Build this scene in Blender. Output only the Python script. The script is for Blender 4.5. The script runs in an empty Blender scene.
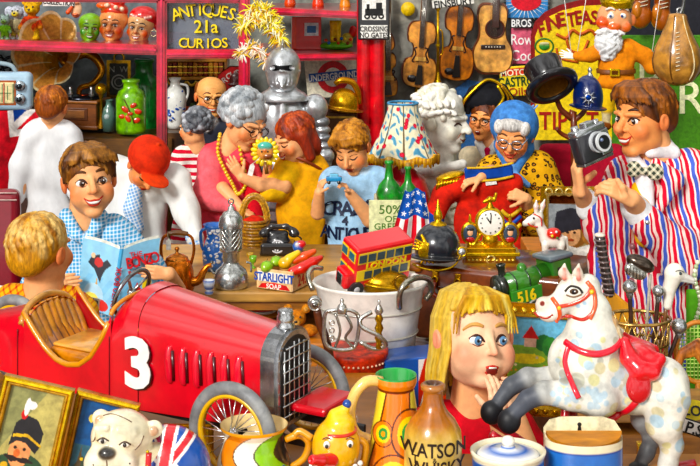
import bpy, bmesh, math, random
import numpy as np
from mathutils import Vector, Matrix, Euler
random.seed(4); RNG = np.random.RandomState(7)
C = bpy.context.scene.collection
# ---- the camera: level, 2.35 m up, long lens, shifted down (all sizes in metres)
FPX = 1400.0; HZ = -80.0; CAMH = 2.35
def P(px, py, d): return Vector(((px-350)*d/FPX, d, CAMH-(py-HZ)*d/FPX))
def depth_of(py, z): return FPX*(CAMH-z)/(py-HZ)       # depth at which a surface at height z is seen on row py
def hx(c):
    if not isinstance(c, str): return tuple(c[:3])
    c = c.lstrip('#'); c = c if len(c) == 6 else ''.join(q*2 for q in c); r = [int(c[i:i+2], 16)/255 for i in (0, 2, 4)]
    return tuple(v/12.92 if v <= .04045 else ((v+.055)/1.055)**2.4 for v in r)
def R3(rx=0, ry=0, rz=0):
    return np.array(Matrix.Rotation(math.radians(ry), 3, 'Y') @ Matrix.Rotation(math.radians(rz), 3, 'Z') @ Matrix.Rotation(math.radians(rx), 3, 'X'))
# ---------------------------------------------------------------- materials
MATS = {}
def nodes(m):
    m.use_nodes = True; nt = m.node_tree; nt.nodes.clear()
    o = nt.nodes.new('ShaderNodeOutputMaterial'); b = nt.nodes.new('ShaderNodeBsdfPrincipled')
    nt.links.new(b.outputs[0], o.inputs[0]); return nt, b
def mnode(nt, op, a, b=None):
    n = nt.nodes.new('ShaderNodeMath'); n.operation = op
    for i, v in enumerate((a, b)):
        if v is None: continue
        if isinstance(v, (int, float)): n.inputs[i].default_value = v
        else: nt.links.new(v, n.inputs[i])
    return n.outputs[0]
def mixn(nt, blend, fac, a, b):
    n = nt.nodes.new('ShaderNodeMix'); n.data_type = 'RGBA'; n.blend_type = blend
    for i, v in ((0, fac), (6, a), (7, b)):
        if isinstance(v, (int, float)): n.inputs[i].default_value = v
        elif isinstance(v, tuple): n.inputs[i].default_value = (*v[:3], 1)
        else: nt.links.new(v, n.inputs[i])
    return n.outputs[2]
def ramp(nt, fac, stops, interp='LINEAR'):
    n = nt.nodes.new('ShaderNodeValToRGB'); n.color_ramp.interpolation = interp
    e = n.color_ramp.elements
    while len(e) < len(stops): e.new(.5)
    for i, (p, c) in enumerate(stops):
        e[i].position = p; e[i].color = (*hx(c), 1) if not isinstance(c, (int, float)) else (c, c, c, 1)
    nt.links.new(fac, n.inputs[0]); return n.outputs[0]
def objcoord(nt, scale=(1, 1, 1), rot=(0, 0, 0)):
    t = nt.nodes.new('ShaderNodeTexCoord'); mp = nt.nodes.new('ShaderNodeMapping')
    mp.inputs['Scale'].default_value = scale; mp.inputs['Rotation'].default_value = tuple(math.radians(a) for a in rot)
    nt.links.new(t.outputs['Object'], mp.inputs[0]); return mp.outputs[0]
def noise(nt, vec, scale, detail=2, rough=.5, dist=0):
    n = nt.nodes.new('ShaderNodeTexNoise'); n.inputs['Scale'].default_value = scale; n.inputs['Detail'].default_value = detail
    n.inputs['Roughness'].default_value = rough; n.inputs['Distortion'].default_value = dist
    nt.links.new(vec, n.inputs['Vector']); return n.outputs['Fac']
def mottle(nt, col, scale, amt, stretch=(1, 1, 1)):
    """hand-painted unevenness of the colour: broad tone shifts and fine dabs"""
    v = objcoord(nt, stretch)
    f = noise(nt, v, scale*.7, 4, .6, .25)
    a = ramp(nt, f, [(.32, max(0, 1-amt*1.35)), (.62, 1.0)])
    c = mixn(nt, 'MULTIPLY', 1.0, col, a)
    f2 = noise(nt, v, scale*1.3, 2, .5, .4)
    l = ramp(nt, f2, [(.5, 0.0), (.75, min(1, amt*1.1))])
    return mixn(nt, 'SOFT_LIGHT', l, c, (1.0, .97, .85))
def mat(kind='paint', scale=60, amt=.3, stretch=(1, 1, 1), rough=None, metal=None, pattern=None, key=None):
    k = (kind, scale, amt, stretch, rough, metal, key)
    if k in MATS: return MATS[k]
    m = bpy.data.materials.new(kind + '_' + (key or 'finish')); nt, b = nodes(m)
    at = nt.nodes.new('ShaderNodeAttribute'); at.attribute_name = 'Col'; col = at.outputs['Color']
    if pattern: col = pattern(nt, col)
    hs = nt.nodes.new('ShaderNodeHueSaturation'); hs.inputs['Saturation'].default_value = 1.1; nt.links.new(col, hs.inputs['Color']); col = hs.outputs[0]
    col = mottle(nt, col, scale, amt, stretch)
    nt.links.new(col, b.inputs['Base Color'])
    pr = dict(paint=(.5, 0, 0), gloss=(.28, 0, .6), metal=(.24, .9, 0), brass=(.27, .8, 0), cloth=(.85, 0, 0), skin=(.5, 0, 0), hair=(.55, 0, 0), wood=(.45, 0, .15))[kind]
    b.inputs['Roughness'].default_value = pr[0] if rough is None else rough
    b.inputs['Metallic'].default_value = pr[1] if metal is None else metal
    b.inputs['Coat Weight'].default_value = pr[2]; b.inputs['Coat Roughness'].default_value = .08
    if kind in ('cloth',): b.inputs['Specular IOR Level'].default_value = .2
    if kind in ('skin', 'hair', 'paint'): b.inputs['Specular IOR Level'].default_value = .35
    MATS[k] = m; return m
def MP(): return mat('paint')
def MG(): return mat('gloss', 30, .14)
def MM(): return mat('metal', 70, .35)
def MB_(): return mat('brass', 70, .3)
def MC(): return mat('cloth', 34, .26)
def MCW(): return mat('cloth', 18, .16, (1, 1, .5), key='pale')
def MS(): return mat('skin', 40, .12)
def MH(d=6): return mat('hair', 150, .42, (1, 1, .25))
def MW(): return mat('wood', 40, .4, (.25, 1, 1))
def glassmat(col='#dfeee8', rough=.02, alpha=.2, key='g'):
    k = ('glass', key)
    if k in MATS: return MATS[k]
    m = bpy.data.materials.new('glass_' + key); nt, b = nodes(m)
    b.inputs['Base Color'].default_value = (*hx(col), 1); b.inputs['Roughness'].default_value = rough; b.inputs['Alpha'].default_value = alpha
    MATS[k] = m; return m
def pat_stripes(s, period, cols, ang=(0, 0, 0), dist=1.5, dscale=1.0, width=None):
    """woven stripes: period in picture units, s metres per unit"""
    def f(nt, col):
        v = objcoord(nt, (1, 1, 1), ang)
        w = nt.nodes.new('ShaderNodeTexWave'); w.wave_type = 'BANDS'; w.bands_direction = 'X'; w.wave_profile = 'SAW'
        w.inputs['Scale'].default_value = .314/(period*s); w.inputs['Distortion'].default_value = dist
        w.inputs['Detail'].default_value = 1.5; w.inputs['Detail Scale'].default_value = dscale
        nt.links.new(v, w.inputs['Vector'])
        n = len(cols); st = []
        for i, c in enumerate(cols): st.append((i/n if width is None else width[i], c))
        return ramp(nt, w.outputs['Fac'], st, 'CONSTANT')
    return f
def pat_check(s, period, base, line, wd=.35, ang=(0, 20, 0)):
    def f(nt, col):
        v = objcoord(nt, (1, 1, 1), ang); sp = nt.nodes.new('ShaderNodeSeparateXYZ'); nt.links.new(v, sp.inputs[0])
        out = None
        for ax in (0, 2):
            q = mnode(nt, 'FRACT', mnode(nt, 'MULTIPLY', sp.outputs[ax], 1/(period*s)))
            g = mnode(nt, 'LESS_THAN', q, wd)
            out = g if out is None else mnode(nt, 'ADD', out, g)
        out = mnode(nt, 'MULTIPLY', out, .6)
        return mixn(nt, 'MIX', out, hx(base), hx(line))
    return f
def pat_leopard(s, size):
    def f(nt, col):
        v = objcoord(nt); nz = nt.nodes.new('ShaderNodeTexNoise'); nz.inputs['Scale'].default_value = 1.2/(size*s)
        nt.links.new(v, nz.inputs['Vector'])
        vm = mixn(nt, 'ADD', 1.0, v, mixn(nt, 'MULTIPLY', 1.0, nz.outputs['Color'], (size*s*.6,)*3))
        vo = nt.nodes.new('ShaderNodeTexVoronoi'); vo.inputs['Scale'].default_value = 1/(size*s); nt.links.new(vm, vo.inputs['Vector'])
        return ramp(nt, vo.outputs['Distance'], [(0, '#a86a18'), (.22, '#2a1606'), (.42, '#dca437'), (1, '#f2c860')], 'CONSTANT')
    return f
# ---------------------------------------------------------------- objects
class Thing:
    """a thing seen at (px,py) standing at depth d; shapes are given in picture-sized units, s metres each: x right, y away, z up"""
    def __init__(self, name, px, py, d, label, cat, group=None, kind=None, parts=True, rot=None):
        self.o = np.array([px, 0., -py]); self.s = d/FPX; self.d = d; self.props = (label, cat, group, kind); self.name = name
        self.loc = P(px, py, d); self.root = None; self.parts = parts
        if parts:
            self.root = bpy.data.objects.new(name, None); self.root.empty_display_size = .02; C.objects.link(self.root); self.root.location = self.loc
            self.tag(self.root)
    def tag(self, o):
        l, c, g, k = self.props
        if l: o['label'] = l
        if c: o['category'] = c
        if g: o['group'] = g
        if k: o['kind'] = k
MESHN = [0]
class MB:
    def __init__(self, th, col='#808080'):
        self.t = th; self.V = []; self.Cc = []; self.F = []; self.n = 0; self.col = hx(col); self.M = np.eye(3); self.c = np.zeros(3)
    def rot(self, c=None, rx=0, ry=0, rz=0):      # turn everything added from now on about c=(px,py,dep)
        if c is None: self.M = np.eye(3); self.c = np.zeros(3)
        else: self.M = R3(rx, ry, rz); self.c = np.array([c[0], c[2] if len(c) > 2 else 0, -c[1]])
        return self
    def add(self, v, f, col=None, smooth=False, vc=None):
        v = np.asarray(v, float); v = (v-self.c) @ self.M.T + self.c
        self.V.append(v)
        if vc is None: vc = np.tile(np.array(hx(col) if col is not None else self.col), (len(v), 1))
        self.Cc.append(vc)
        if isinstance(f, np.ndarray): self.F.append((f+self.n, smooth))
        else:
            by = {}
            for q in f: by.setdefault(len(q), []).append(q)
            for q in by.values(): self.F.append((np.array(q)+self.n, smooth))
        self.n += len(v); return self
    def bm(self, bm, col=None, smooth=False):
        bm.verts.ensure_lookup_table(); bm.verts.index_update()
        v = np.array([tuple(x.co) for x in bm.verts]); f = [[q.index for q in fc.verts] for fc in bm.faces]; bm.free()
        return self.add(v, f, col, smooth)
    def box(self, x, y, w, h, dp, dep=0, col=None, bev=0, seg=2, smooth=False):
        """centre x,y (picture), front face to back face centred on dep"""
        bm = bmesh.new(); bmesh.ops.create_cube(bm, size=1)
        for v in bm.verts: v.co = Vector((v.co.x*w+x, v.co.y*dp+dep, v.co.z*h-y))
        if bev: bmesh.ops.bevel(bm, geom=bm.edges[:], offset=bev, segments=seg, affect='EDGES', profile=.5, clamp_overlap=True)
        return self.bm(bm, col, smooth)
    def prism(self, pts, d0, d1, col=None, bev=0):
        bm = bmesh.new(); vs = [bm.verts.new((a, d0, -b)) for a, b in pts]; f = bm.faces.new(vs)
        f.normal_update()
        if f.normal.y > 0: f.normal_flip()
        r = bmesh.ops.extrude_face_region(bm, geom=[f]); nv = [g for g in r['geom'] if isinstance(g, bmesh.types.BMVert)]
        for v in nv: v.co.y = d1
        bmesh.ops.recalc_face_normals(bm, faces=bm.faces[:])
        if bev: bmesh.ops.bevel(bm, geom=[e for e in bm.edges if abs(e.verts[0].co.y-e.verts[1].co.y) < 1e-6], offset=bev, segments=2, affect='EDGES', clamp_overlap=True)
        bmesh.ops.triangulate(bm, faces=[f for f in bm.faces if len(f.verts) > 4])
        return self.bm(bm, col, False)
    def lathe(self, x, prof, dep=0, col=None, cols=None, seg=28, sy=1.0, flute=0, nfl=8, arc=None):
        """prof [(radius, py)]; a vertical turned shape"""
        n = len(prof); V = []; vc = []
        aa = np.linspace(0, 2*math.pi, seg, endpoint=False)
        for i, (r, y) in enumerate(prof):
            rr = r*(1+flute*np.cos(nfl*aa))
            V.append(np.stack([x+rr*np.cos(aa), dep+rr*np.sin(aa)*sy, np.full(seg, -float(y))], 1))
            vc += [hx(cols[i] if cols else (col if col is not None else self.col))]*seg
        V = np.concatenate(V); i = np.arange(n-1)[:, None]*seg; j = np.arange(seg)[None]; k = (j+1) % seg
        f = np.stack([i+j, i+k, i+seg+k, i+seg+j], -1).reshape(-1, 4)
        if prof[0][1] < prof[-1][1]: f = f[:, ::-1]
        return self.add(V, f, smooth=True, vc=np.array(vc, float))
    def tube(self, pts, r, col=None, seg=8, closed=False, sub=4, flat=1.0):
        p = np.array([(a[0], a[2] if len(a) > 2 else 0, -a[1]) for a in pts], float)
        rr = np.array(r if isinstance(r, (list, tuple)) else [r]*len(p), float)
        if len(p) > 2 and sub > 1 or closed: p, rr = catmull(p, rr, sub, closed)
        n = len(p); t = np.roll(p, -1, 0)-np.roll(p, 1, 0)
        if not closed: t[0] = p[1]-p[0]; t[-1] = p[-1]-p[-2]
        t /= np.linalg.norm(t, axis=1)[:, None]+1e-9
        up = np.array([0, 1., 0]) if abs(t[0, 1]) < .9 else np.array([1., 0, 0])
        V = []; aa = np.linspace(0, 2*math.pi, seg, endpoint=False)
        for i in range(n):
            b = np.cross(t[i], up); b /= np.linalg.norm(b)+1e-9; u = np.cross(b, t[i]); up = u
            V.append(p[i]+rr[i]*(np.cos(aa)[:, None]*b + np.sin(aa)[:, None]*u*flat))
        V = np.concatenate(V); m = n if closed else n-1
        i = np.arange(m)[:, None]; j = np.arange(seg)[None]; k = (j+1) % seg; i2 = (i+1) % n
        f = np.stack([i*seg+j, i*seg+k, i2*seg+k, i2*seg+j], -1).reshape(-1, 4)
        F = [f]
        if not closed:
            V = np.concatenate([V, p[:1], p[-1:]]); a, b = n*seg, n*seg+1; j = np.arange(seg); k = (j+1) % seg
            tri = np.concatenate([np.stack([k, j, np.full(seg, a)], 1), np.stack([(n-1)*seg+j, (n-1)*seg+k, np.full(seg, b)], 1)])
            base = self.n; self.add(V, f, col, True); self.F.append((tri+base, True)); return self
        return self.add(V, f, col, True)
    def ball(self, x, y, r, dep=0, col=None, seg=14, rot=None):
        r = (r, r, r) if isinstance(r, (int, float)) else r
        m = seg//2+1; th = np.linspace(0, math.pi, m); ph = np.linspace(0, 2*math.pi, seg, endpoint=False)
        V = np.stack([np.sin(th)[:, None]*np.cos(ph)*r[0], np.sin(th)[:, None]*np.sin(ph)*r[1], np.cos(th)[:, None]*np.ones(seg)*r[2]], -1).reshape(-1, 3)
        if rot is not None: V = V @ R3(*rot).T
        V = V + np.array([x, dep, -y])
        i = np.arange(m-1)[:, None]*seg; j = np.arange(seg)[None]; k = (j+1) % seg
        f = np.stack([i+j, i+seg+j, i+seg+k, i+k], -1).reshape(-1, 4)
        return self.add(V, f, col, True)
    def ring(self, x, y, R, r, dep=0, col=None, n=36, axis='y', seg=8, R2=None, a0=0, a1=360):
        R2 = R if R2 is None else R2; cl = (a1-a0) >= 360
        A = [math.radians(a0+(a1-a0)*i/(n if cl else n-1)) for i in range(n)]
        if axis == 'y': pts = [(x+R*math.cos(a), y-R2*math.sin(a), dep) for a in A]
        elif axis == 'z': pts = [(x+R*math.cos(a), y, dep+R2*math.sin(a)) for a in A]
        else: pts = [(x, y-R2*math.sin(a), dep+R*math.cos(a)) for a in A]
        return self.tube(pts, r, col, seg, cl, 1)
    def grid(self, fn, nu, nv, cf=None, col=None, thick=0):
        """fn(u,v) -> (px,py,dep); cf(u,v) -> colour"""
        u = np.linspace(0, 1, nu); v = np.linspace(0, 1, nv)
        pts = [fn(a, b) for b in v for a in u]
        V = np.array([(p[0], p[2], -p[1]) for p in pts], float)
        vc = np.array([hx(cf(a, b)) for b in v for a in u]) if cf else None
        i = np.arange(nv-1)[:, None]*nu; j = np.arange(nu-1)[None]
        f = np.stack([i+j, i+j+nu, i+j+nu+1, i+j+1], -1).reshape(-1, 4)
        return self.add(V, f, col, True, vc)
    def text(self, s, x, y, size, dep=0, col=None, ext=.4, rz=0, bold=.0, sx=1.0, shear=0, align='CENTER', arc=None):
        c = bpy.data.curves.new('t', 'FONT'); c.body = s; c.size = size*1.38; c.extrude = ext; c.align_x = align; c.offset = bold; c.shear = shear; c.resolution_u = 3
        ob = bpy.data.objects.new('t', c); C.objects.link(ob); dg = bpy.context.evaluated_depsgraph_get(); dg.update()
        me = bpy.data.meshes.new_from_object(ob.evaluated_get(dg)); bpy.data.objects.remove(ob); bpy.data.curves.remove(c)
        a = math.radians(rz); V = []
        for v in me.vertices:
            X = v.co.x*sx; Y = v.co.y-size*.5
            if arc:
                pass
            V.append((x+X*math.cos(a)-Y*math.sin(a), dep-v.co.z, -y+X*math.sin(a)+Y*math.cos(a)))
        f = [list(q.vertices) for q in me.polygons]; bpy.data.meshes.remove(me)
        if V: self.add(V, f, col, False)
        return self
    def build(self, name, m, parent=None):
        if self.n == 0: return None
        th = self.t; co = (np.concatenate(self.V)-th.o)*th.s; vc = np.concatenate(self.Cc)
        me = bpy.data.meshes.new(name); me.vertices.add(len(co)); me.vertices.foreach_set('co', co.astype('f').ravel())
        li = []; lt = []; sm = []
        for f, s in self.F: li.append(f.ravel()); lt.append(np.full(len(f), f.shape[1])); sm.append(np.full(len(f), s))
        li = np.concatenate(li); lt = np.concatenate(lt); sm = np.concatenate(sm)
        me.loops.add(len(li)); me.loops.foreach_set('vertex_index', li.astype('i')); me.polygons.add(len(lt))
        me.polygons.foreach_set('loop_start', (np.cumsum(lt)-lt).astype('i')); me.polygons.foreach_set('loop_total', lt.astype('i'))
        me.polygons.foreach_set('use_smooth', sm.astype(bool)); me.update(calc_edges=True); me.validate()
        at = me.color_attributes.new('Col', 'FLOAT_COLOR', 'POINT')
        at.data.foreach_set('color', np.concatenate([vc, np.ones((len(vc), 1))], 1).astype('f').ravel())
        me.materials.append(m)
        o = bpy.data.objects.new(name, me); C.objects.link(o)
        if parent is not None: o.parent = parent
        elif th.root is not None: o.parent = th.root
        else:
            o.location = th.loc; th.tag(o)
        return o
def catmull(p, r, sub, closed):
    n = len(p); out = []; ro = []
    g = (lambda i: p[i % n]) if closed else (lambda i: p[max(0, min(n-1, i))])
    h = (lambda i: r[i % n]) if closed else (lambda i: r[max(0, min(n-1, i))])
    for i in range(n if closed else n-1):
        for k in range(sub):
            t = k/sub; a, b, c, d = g(i-1), g(i), g(i+1), g(i+2)
            out.append(.5*((2*b)+(-a+c)*t+(2*a-5*b+4*c-d)*t*t+(-a+3*b-3*c+d)*t**3)); ro.append(h(i)*(1-t)+h(i+1)*t)
    if not closed: out.append(p[-1]); ro.append(r[-1])
    return np.array(out), np.array(ro)
# ---------------------------------------------------------------- smooth-blended solids
def prim_d(p, X, Y, Z):
    k = p[0]
    if k == 'e':
        _, c, r, R = p; x, y, z = X-c[0], Y-c[1], Z-c[2]
        a = x*R[0, 0]+y*R[1, 0]+z*R[2, 0]; b = x*R[0, 1]+y*R[1, 1]+z*R[2, 1]; c2 = x*R[0, 2]+y*R[1, 2]+z*R[2, 2]
        k0 = np.sqrt((a/r[0])**2+(b/r[1])**2+(c2/r[2])**2); k1 = np.sqrt((a/r[0]**2)**2+(b/r[1]**2)**2+(c2/r[2]**2)**2)+1e-6
        return k0*(k0-1)/k1
    if k == 'c':
        _, a, b, ra, rb = p; ba = b-a; L = float(ba@ba)+1e-9; x, y, z = X-a[0], Y-a[1], Z-a[2]
        h = np.clip((x*ba[0]+y*ba[1]+z*ba[2])/L, 0, 1)
        return np.sqrt((x-h*ba[0])**2+(y-h*ba[1])**2+(z-h*ba[2])**2)-(ra+(rb-ra)*h)
    if k == 'b':
        _, c, r, R, rr = p; x, y, z = X-c[0], Y-c[1], Z-c[2]
        a = np.abs(x*R[0, 0]+y*R[1, 0]+z*R[2, 0])-r[0]+rr; b = np.abs(x*R[0, 1]+y*R[1, 1]+z*R[2, 1])-r[1]+rr; c2 = np.abs(x*R[0, 2]+y*R[1, 2]+z*R[2, 2])-r[2]+rr
        return np.sqrt(np.maximum(a, 0)**2+np.maximum(b, 0)**2+np.maximum(c2, 0)**2)+np.minimum(np.maximum(a, np.maximum(b, c2)), 0)-rr
def prim_bb(p):
    if p[0] == 'c': return np.minimum(p[1]-p[3], p[2]-p[4]), np.maximum(p[1]+p[3], p[2]+p[4])
    m = max(p[2]); 
    if p[0] == 'b': m = float(np.linalg.norm(p[2]))
    else:
        e = np.sqrt(((p[3]*np.array(p[2])[None])**2).sum(1)); return p[1]-e, p[1]+e
    return p[1]-m, p[1]+m
class Blob:
    """smoothly blended solid; frame: x right, y away, z up in picture units (z = -py)"""
    def __init__(self, k=2.0, col='#cccccc'):
        self.L = []; self.k = k; self.col = hx(col); self.paints = []; self.R = np.eye(3); self.sc = 1.0; self.c = np.zeros(3); self.wob = None
    def frame(self, x=0, y=0, dep=0, sc=1.0, R=None):
        self.c = np.array([x, dep, -y], float); self.sc = sc; self.R = np.eye(3) if R is None else R; return self
    def noframe(self): return self.frame()
    def w(self, p): return self.c+self.sc*(self.R @ np.array(p, float))
    def _p(self, p): # points given (x, py, dep) when no local frame is set, (x,y,z) inside a frame
        return self.w(p) if self.infr else np.array([p[0], p[2] if len(p) > 2 else 0, -p[1]], float)
    @property
    def infr(self): return self.sc != 1.0 or self.c.any()
    def ell(self, c, r, col=None, rot=(0, 0, 0), k=None, op='+'):
        r = (r, r, r) if isinstance(r, (int, float)) else r
        q = ('e', self._p(c), np.array(r, float)*self.sc, self.R @ R3(*rot))
        self._add(q, col, k, op); return self
    def rbox(self, c, r, rr=1, col=None, rot=(0, 0, 0), k=None, op='+'):
        self._add(('b', self._p(c), np.array(r, float)*self.sc, self.R @ R3(*rot), rr*self.sc), col, k, op); return self
    def cap(self, a, b, ra, rb=None, col=None, k=None, op='+'):
        rb = ra if rb is None else rb
        self._add(('c', self._p(a), self._p(b), ra*self.sc, rb*self.sc), col, k, op); return self
    def chain(self, pts, r, col=None, k=None, op='+'):
        r = r if isinstance(r, (list, tuple)) else [r]*len(pts)
        for i in range(len(pts)-1): self.cap(pts[i], pts[i+1], r[i], r[i+1], col, k, op)
        return self
    def _add(self, q, col, k, op):
        col = self.col if col is None else hx(col)
        k = (self.k if k is None else k)*(1 if not self.infr or k is None else self.sc)
        if op == 'p': self.paints.append((q, col))
        else: self.L.append((q, col, k, op))
    def field(self, X, Y, Z, local=None):
        D = np.full(np.broadcast(X, Y, Z).shape, 30., 'f')
        for q, col, k, op in self.L:
            if local is not None:
                lo, hi = prim_bb(q); m = k+local[1]*3; sl = []
                for ax in range(3):
                    i0 = int(max(0, math.floor((lo[ax]-m-local[0][ax])/local[1]))); i1 = int(min(D.shape[ax], math.ceil((hi[ax]+m-local[0][ax])/local[1])+1)); sl.append(slice(i0, max(i0, i1)))
                if any(s.stop <= s.start for s in sl): continue
                x, y, z = X[sl[0]], Y[:, sl[1]], Z[:, :, sl[2]]; d = prim_d(q, x, y, z); A = D[sl[0], sl[1], sl[2]]
            else: d = prim_d(q, X, Y, Z); A = D
            if op == '+':
                if k > 0:
                    h = np.maximum(k-np.abs(A-d), 0)/k; n = np.minimum(A, d)-h*h*k*.25
                else: n = np.minimum(A, d)
            else:
                if k > 0:
                    h = np.maximum(k-np.abs(A+d), 0)/k; n = np.maximum(A, -d)+h*h*k*.25
                else: n = np.maximum(A, -d)
            if local is not None: D[sl[0], sl[1], sl[2]] = n
            else: D = n
        if self.wob:
            a, f = self.wob[:2]; st = self.wob[2] if len(self.wob) > 2 else (1, 1, 1)
            x, y, z = X*f*st[0], Y*f*st[1], Z*f*st[2]
            D = D + a*(np.sin(x*1.0+1.7*np.sin(z*.8+y*.5))*np.sin(z*1.1+1.3*np.sin(y*.9+x*.6)+.5))
        return D
    def colors(self, V):
        X, Y, Z = V.T; best = np.full(len(V), 1e9); col = np.zeros((len(V), 3))
        Ds = []; Cs = []
        for q, c, k, op in self.L:
            if op != '+': continue
            Ds.append(prim_d(q, X, Y, Z)); Cs.append(c)
        D = np.array(Ds); W = np.exp(-(D-D.min(0))/self.tau); W /= W.sum(0); col = W.T @ np.array(Cs)
        for q, c in self.paints:
            m = np.clip(.5-prim_d(q, X, Y, Z)/(self.tau), 0, 1)[:, None]; col = col*(1-m)+np.array(c)*m
        return col
    tau = .5
    def mesh(self, mb, vox=1.0):
        lo = np.min([prim_bb(q[0])[0] for q in self.L if q[3] == '+'], 0)-3*vox-self.k*.3; hi = np.max([prim_bb(q[0])[1] for q in self.L if q[3] == '+'], 0)+3*vox+self.k*.3
        if self.wob: lo -= self.wob[0]; hi += self.wob[0]
        ax = [np.arange(lo[i], hi[i]+vox, vox).astype('f') for i in range(3)]
        Fd = self.field(ax[0][:, None, None], ax[1][None, :, None], ax[2][None, None, :], (lo, vox))
        V, Q = surface_nets(Fd, lo, vox); V = relax(V, Q)
        mb.add(V, Q, smooth=True, vc=self.colors(V)); return self
    def surf(self, p, d):
        """first hit from world point p going along d (both x,y,z)"""
        p = np.array(p, float); d = np.array(d, float); d /= np.linalg.norm(d)
        t = np.linspace(0, 1, 240)*self.reach; Q = p+t[:, None]*d
        f = self.field(Q[:, 0], Q[:, 1], Q[:, 2]); i = np.argmax(f < 0)
        if not (f < 0).any(): return None
        return Q[max(i, 1)]
    reach = 60
def relax(V, Q):
    n = len(V); s = np.zeros((n, 3)); c = np.zeros(n)
    for a, b in ((0, 1), (1, 2), (2, 3), (3, 0)):
        for i, j in ((a, b), (b, a)):
            for x in range(3): s[:, x] += np.bincount(Q[:, i], V[Q[:, j], x], n)
            c += np.bincount(Q[:, i], minlength=n)
    return V*.5+.5*s/np.maximum(c, 1)[:, None]
def surface_nets(Fd, lo, vox):
    S = Fd < 0; a = S[:-1, :-1, :-1]; cnt = np.zeros(a.shape, 'i1')
    off = [(i, j, k) for i in (0, 1) for j in (0, 1) for k in (0, 1)]
    n = Fd.shape
    for i, j, k in off: cnt += S[i:n[0]-1+i, j:n[1]-1+j, k:n[2]-1+k]
    mix = (cnt > 0) & (cnt < 8); I = np.argwhere(mix); idx = np.full(a.shape, -1, 'i4'); idx[mix] = np.arange(len(I))
    acc = np.zeros((len(I), 3)); num = np.zeros(len(I)); val = {o: Fd[I[:, 0]+o[0], I[:, 1]+o[1], I[:, 2]+o[2]] for o in off}
    for o in off:
        for ax in range(3):
            if o[ax]: continue
            o2 = list(o); o2[ax] = 1; o2 = tuple(o2); f1, f2 = val[o], val[o2]; m = (f1 < 0) != (f2 < 0)
            t = np.where(m, f1/np.where(m, f1-f2, 1), 0); p = np.array(o, float)[None].repeat(len(I), 0); p[:, ax] = t
            acc += p*m[:, None]; num += m
    V = (I+acc/num[:, None])*vox+lo; Q = []
    for ax in range(3):
        s1 = [slice(1, n[i]-1) for i in range(3)]; s1[ax] = slice(0, n[ax]-1); s2 = list(s1); s2[ax] = slice(1, n[ax])
        A, B = S[tuple(s1)], S[tuple(s2)]; e = np.argwhere(A != B); e = e+np.array([0 if i == ax else 1 for i in range(3)]); fl = A[A != B]
        u, v = [(1, 2), (2, 0), (0, 1)][ax]; q = []
        for du, dv in ((-1, -1), (0, -1), (0, 0), (-1, 0)):
            c = e.copy(); c[:, u] += du; c[:, v] += dv; q.append(idx[c[:, 0], c[:, 1], c[:, 2]])
        q = np.stack(q, 1); q[~fl] = q[~fl][:, ::-1]; Q.append(q)
    return V, np.concatenate(Q)
def wrap(mb, blobs, off=.8, start=None, lim=80):
    """lay flat lettering (chunks added since start) over the front of the blobs, keeping its thickness"""
    for i in range(start, len(mb.V)):
        V = mb.V[i]; base = V[:, 1].max(); t = np.linspace(-lim, lim, 400)
        X = V[:, 0][:, None]; Z = V[:, 2][:, None]; Y = t[None]+0*X
        f = np.min([b.field(X, Y, Z) for b in blobs], 0); h = np.argmax(f < 0, 1); ok = (f < 0).any(1)
        V[:, 1] = np.where(ok, t[h]-off+(V[:, 1]-base), V[:, 1])
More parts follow.
